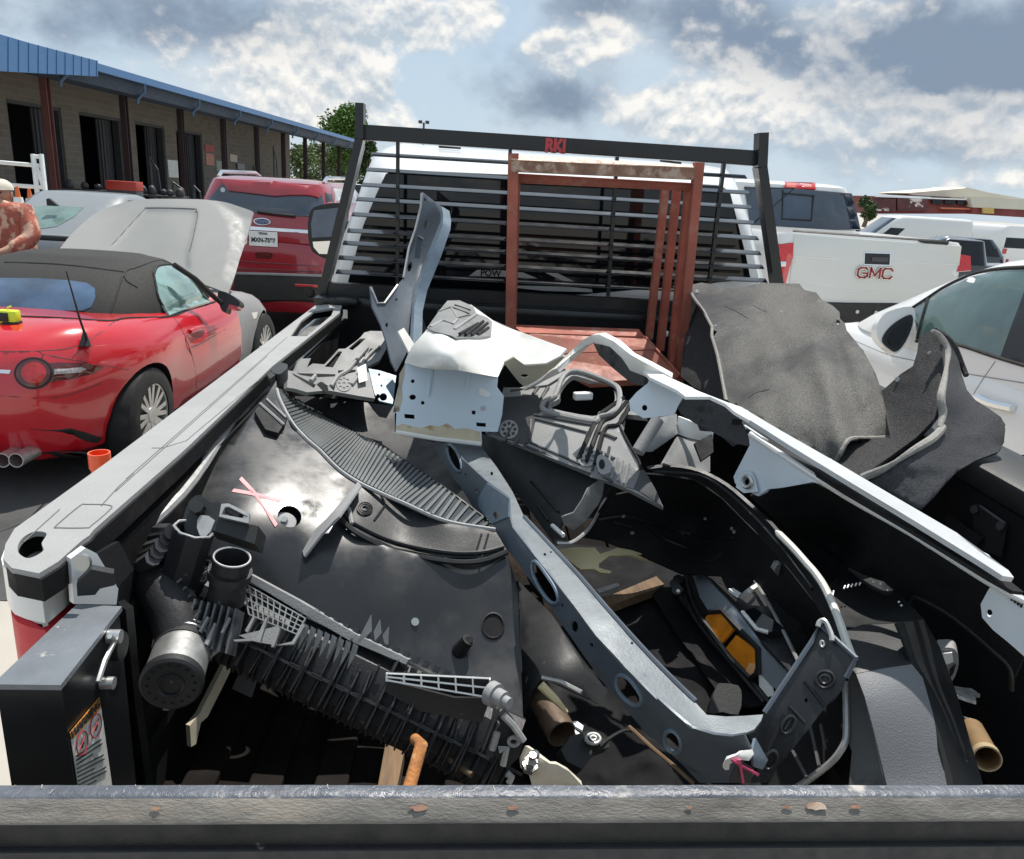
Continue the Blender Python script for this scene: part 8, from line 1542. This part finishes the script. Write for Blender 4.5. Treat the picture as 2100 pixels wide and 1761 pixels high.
M['felt_main'] = mat('felt_main', (.165, .16, .15), .95, var=.5, vs=260, bump=1.0, bs=380, col2=(.085, .085, .088), th=.50, soft=.20, s2=3.4, spec=.12)
sheet('felt', f1o, f1f, 'felt_main', .007, f1, g=9, rel=f1r, ang=80, holes=[circ(Cc((125, 892))[0], 3.5, 3, 8), circ(Cc((958, 1080))[0], 4.5, 5, 10)])
for pts in ([(283, 985), (330, 1005), (380, 1030), (425, 1060)], [(455, 980), (500, 1005), (538, 1022)], [(430, 1530), (470, 1500), (550, 1480)]): tube('crease', [f1f.p(v, f1r(*v)-.0004) for v in catmull(Cc(*pts), False, 3)], .0014, 'felt_dark', f1, 5)
tube('worn_rim', [f1f.p(v, f1r(*v)-.002) for v in catmull(Fc((1495, 535), (1420, 540), (1330, 541), (1300, 560), (1275, 610), (1252, 648)), False, 4)], .005, 'felt_edge', f1, 7); tube('worn_rim', [f1f.p(v, f1r(*v)-.001) for v in Cc((75, 885), (110, 940), (165, 1015), (215, 1110), (212, 1160), (245, 1270), (275, 1420), (300, 1560))], .005, 'felt_edge', f1, 7)
bm = bmesh.new()
for c in ((125, 895), (235, 1105), (625, 1020)): disc(bm, f1f.p(Cc(c)[0], .006), Vector(CP)-f1f.p(Cc(c)[0]), .006, .003, 10)
fin(bm, 'plastic_rivet', 'trim_white', f1)
tag(sheet('dark_felt_scrap', Cc((80, 920), (110, 930), (165, 1020), (215, 1110), (205, 1165), (240, 1250), (270, 1420), (290, 1550), (100, 1460), (30, 1400), (55, 1150)), Field([(*Cc((80, 920))[0], 'y', 2.80), (*Cc((290, 1550))[0], 'y', 2.12), (*Cc((30, 1400))[0], 'y', 2.50), (*Cc((215, 1110))[0], 'y', 2.55)]), 'felt_dark', .008, g=10, rel=lambda x, y: .01*mnoise.noise(Vector((x/20, y/20, 1)))), 'dark felt piece hanging between the red frame and the grey felt', 'felt piece')
f2 = thing('felt_liner', 'saddle shaped dark felt liner with a pale rolled edge at the far right', 'felt liner', at0((1920, 850), 1.42))
f2f = Field([(*Cc((1470, 1140))[0], 'y', 1.78), (*Cc((1430, 1250))[0], 'y', 1.74), (*Cc((1580, 1260))[0], 'y', 1.66), (*Cc((1560, 1600))[0], 'y', 1.46), (*Cc((1340, 1400))[0], 'y', 1.72), (*Cc((1250, 1700))[0], 'y', 1.60), (*Fc((1360, 715))[0], 'y', 1.36), (*Cc((1300, 1500))[0], 'y', 1.70)])
body2 = Cc((1435, 1180), (1470, 1135), (1510, 1140), (1570, 1200), (1598, 1270), (1592, 1400), (1560, 1500), (1545, 1620), (1500, 1680), (1420, 1761))+Fc((1500, 620), (1360, 715), (1290, 680), (1256, 650), (1300, 565), (1330, 542), (1500, 536), (1470, 400), (1440, 330))+Cc((1225, 1480), (1330, 1385), (1400, 1340), (1425, 1260))
sheet('inner_half', body2, f2f, 'felt_dark', .007, f2, g=11, ang=80, rel=lambda x, y: .006*mnoise.noise(Vector((x/18, y/18, 4))))
sad = Field([(*Cc((1585, 1200))[0], 'y', 1.64), (*Cc((1700, 1400))[0], 'y', 1.62), (*Cc((1580, 1500))[0], 'y', 1.44), (*Cc((1945, 1650))[0], 'y', 1.46), (*Fc((2005, 560))[0], 'y', 1.42), (*Fc((1660, 640))[0], 'y', 1.28), (*Fc((1400, 730))[0], 'y', 1.30), (*Fc((1640, 860))[0], 'y', 1.22), (*Fc((1850, 640))[0], 'y', 1.36), (*Fc((1800, 450))[0], 'y', 1.45)])
sd2 = Cc((1575, 1205), (1600, 1175), (1640, 1220), (1670, 1300), (1690, 1390), (1720, 1480), (1770, 1540), (1850, 1590), (1920, 1640), (1948, 1690))+Fc((2012, 470), (2016, 500), (2010, 560), (1985, 600), (1880, 640), (1800, 690), (1750, 740), (1700, 800), (1640, 860), (1560, 820), (1480, 775), (1400, 728), (1460, 690), (1560, 620), (1660, 555), (1735, 490), (1738, 380), (1760, 280), (1750, 180))
sheet('outer_half', sd2, sad, mat('felt_blue', (.07, .071, .076), .95, var=.3, vs=240, bump=.9, bs=420, col2=(.12, .118, .11), th=.56, soft=.25, s2=6, spec=.12), .007, f2, g=11, ang=80, rel=lambda x, y: .006*mnoise.noise(Vector((x/22, y/22, 7))))
edg = catmull(Cc((1515, 1130), (1560, 1165), (1598, 1230), (1605, 1290), (1590, 1400), (1565, 1530), (1578, 1620), (1560, 1700))+Fc((1735, 490), (1690, 540), (1600, 595), (1500, 660), (1440, 690), (1370, 718)), False, 4)
tube('rolled_edge', [P3(v, 'd', min(f2f.depth(v), sad.depth(v))-.004) for v in edg], [.004+.004*abs(math.sin(k*.22)) for k in range(len(edg))], 'felt_edge', f2, 8)
tube('outer_trim', [sad.p(v, .004) for v in catmull(Cc((1530, 1128), (1600, 1170), (1650, 1230), (1690, 1330), (1715, 1395)), False, 4)], .006, 'felt_dark', f2, 6)
bm = bmesh.new(); disc(bm, f2f.p(Cc((1310, 1418))[0], .006), Vector(CP)-f2f.p(Cc((1310, 1418))[0]), .006, .004, 10); disc(bm, f2f.p(Cc((1500, 1262))[0], .001), Vector(CP)-f2f.p(Cc((1500, 1262))[0]), .005, .002, 10); fin(bm, 'plastic_rivet', 'strip_pale', f2)
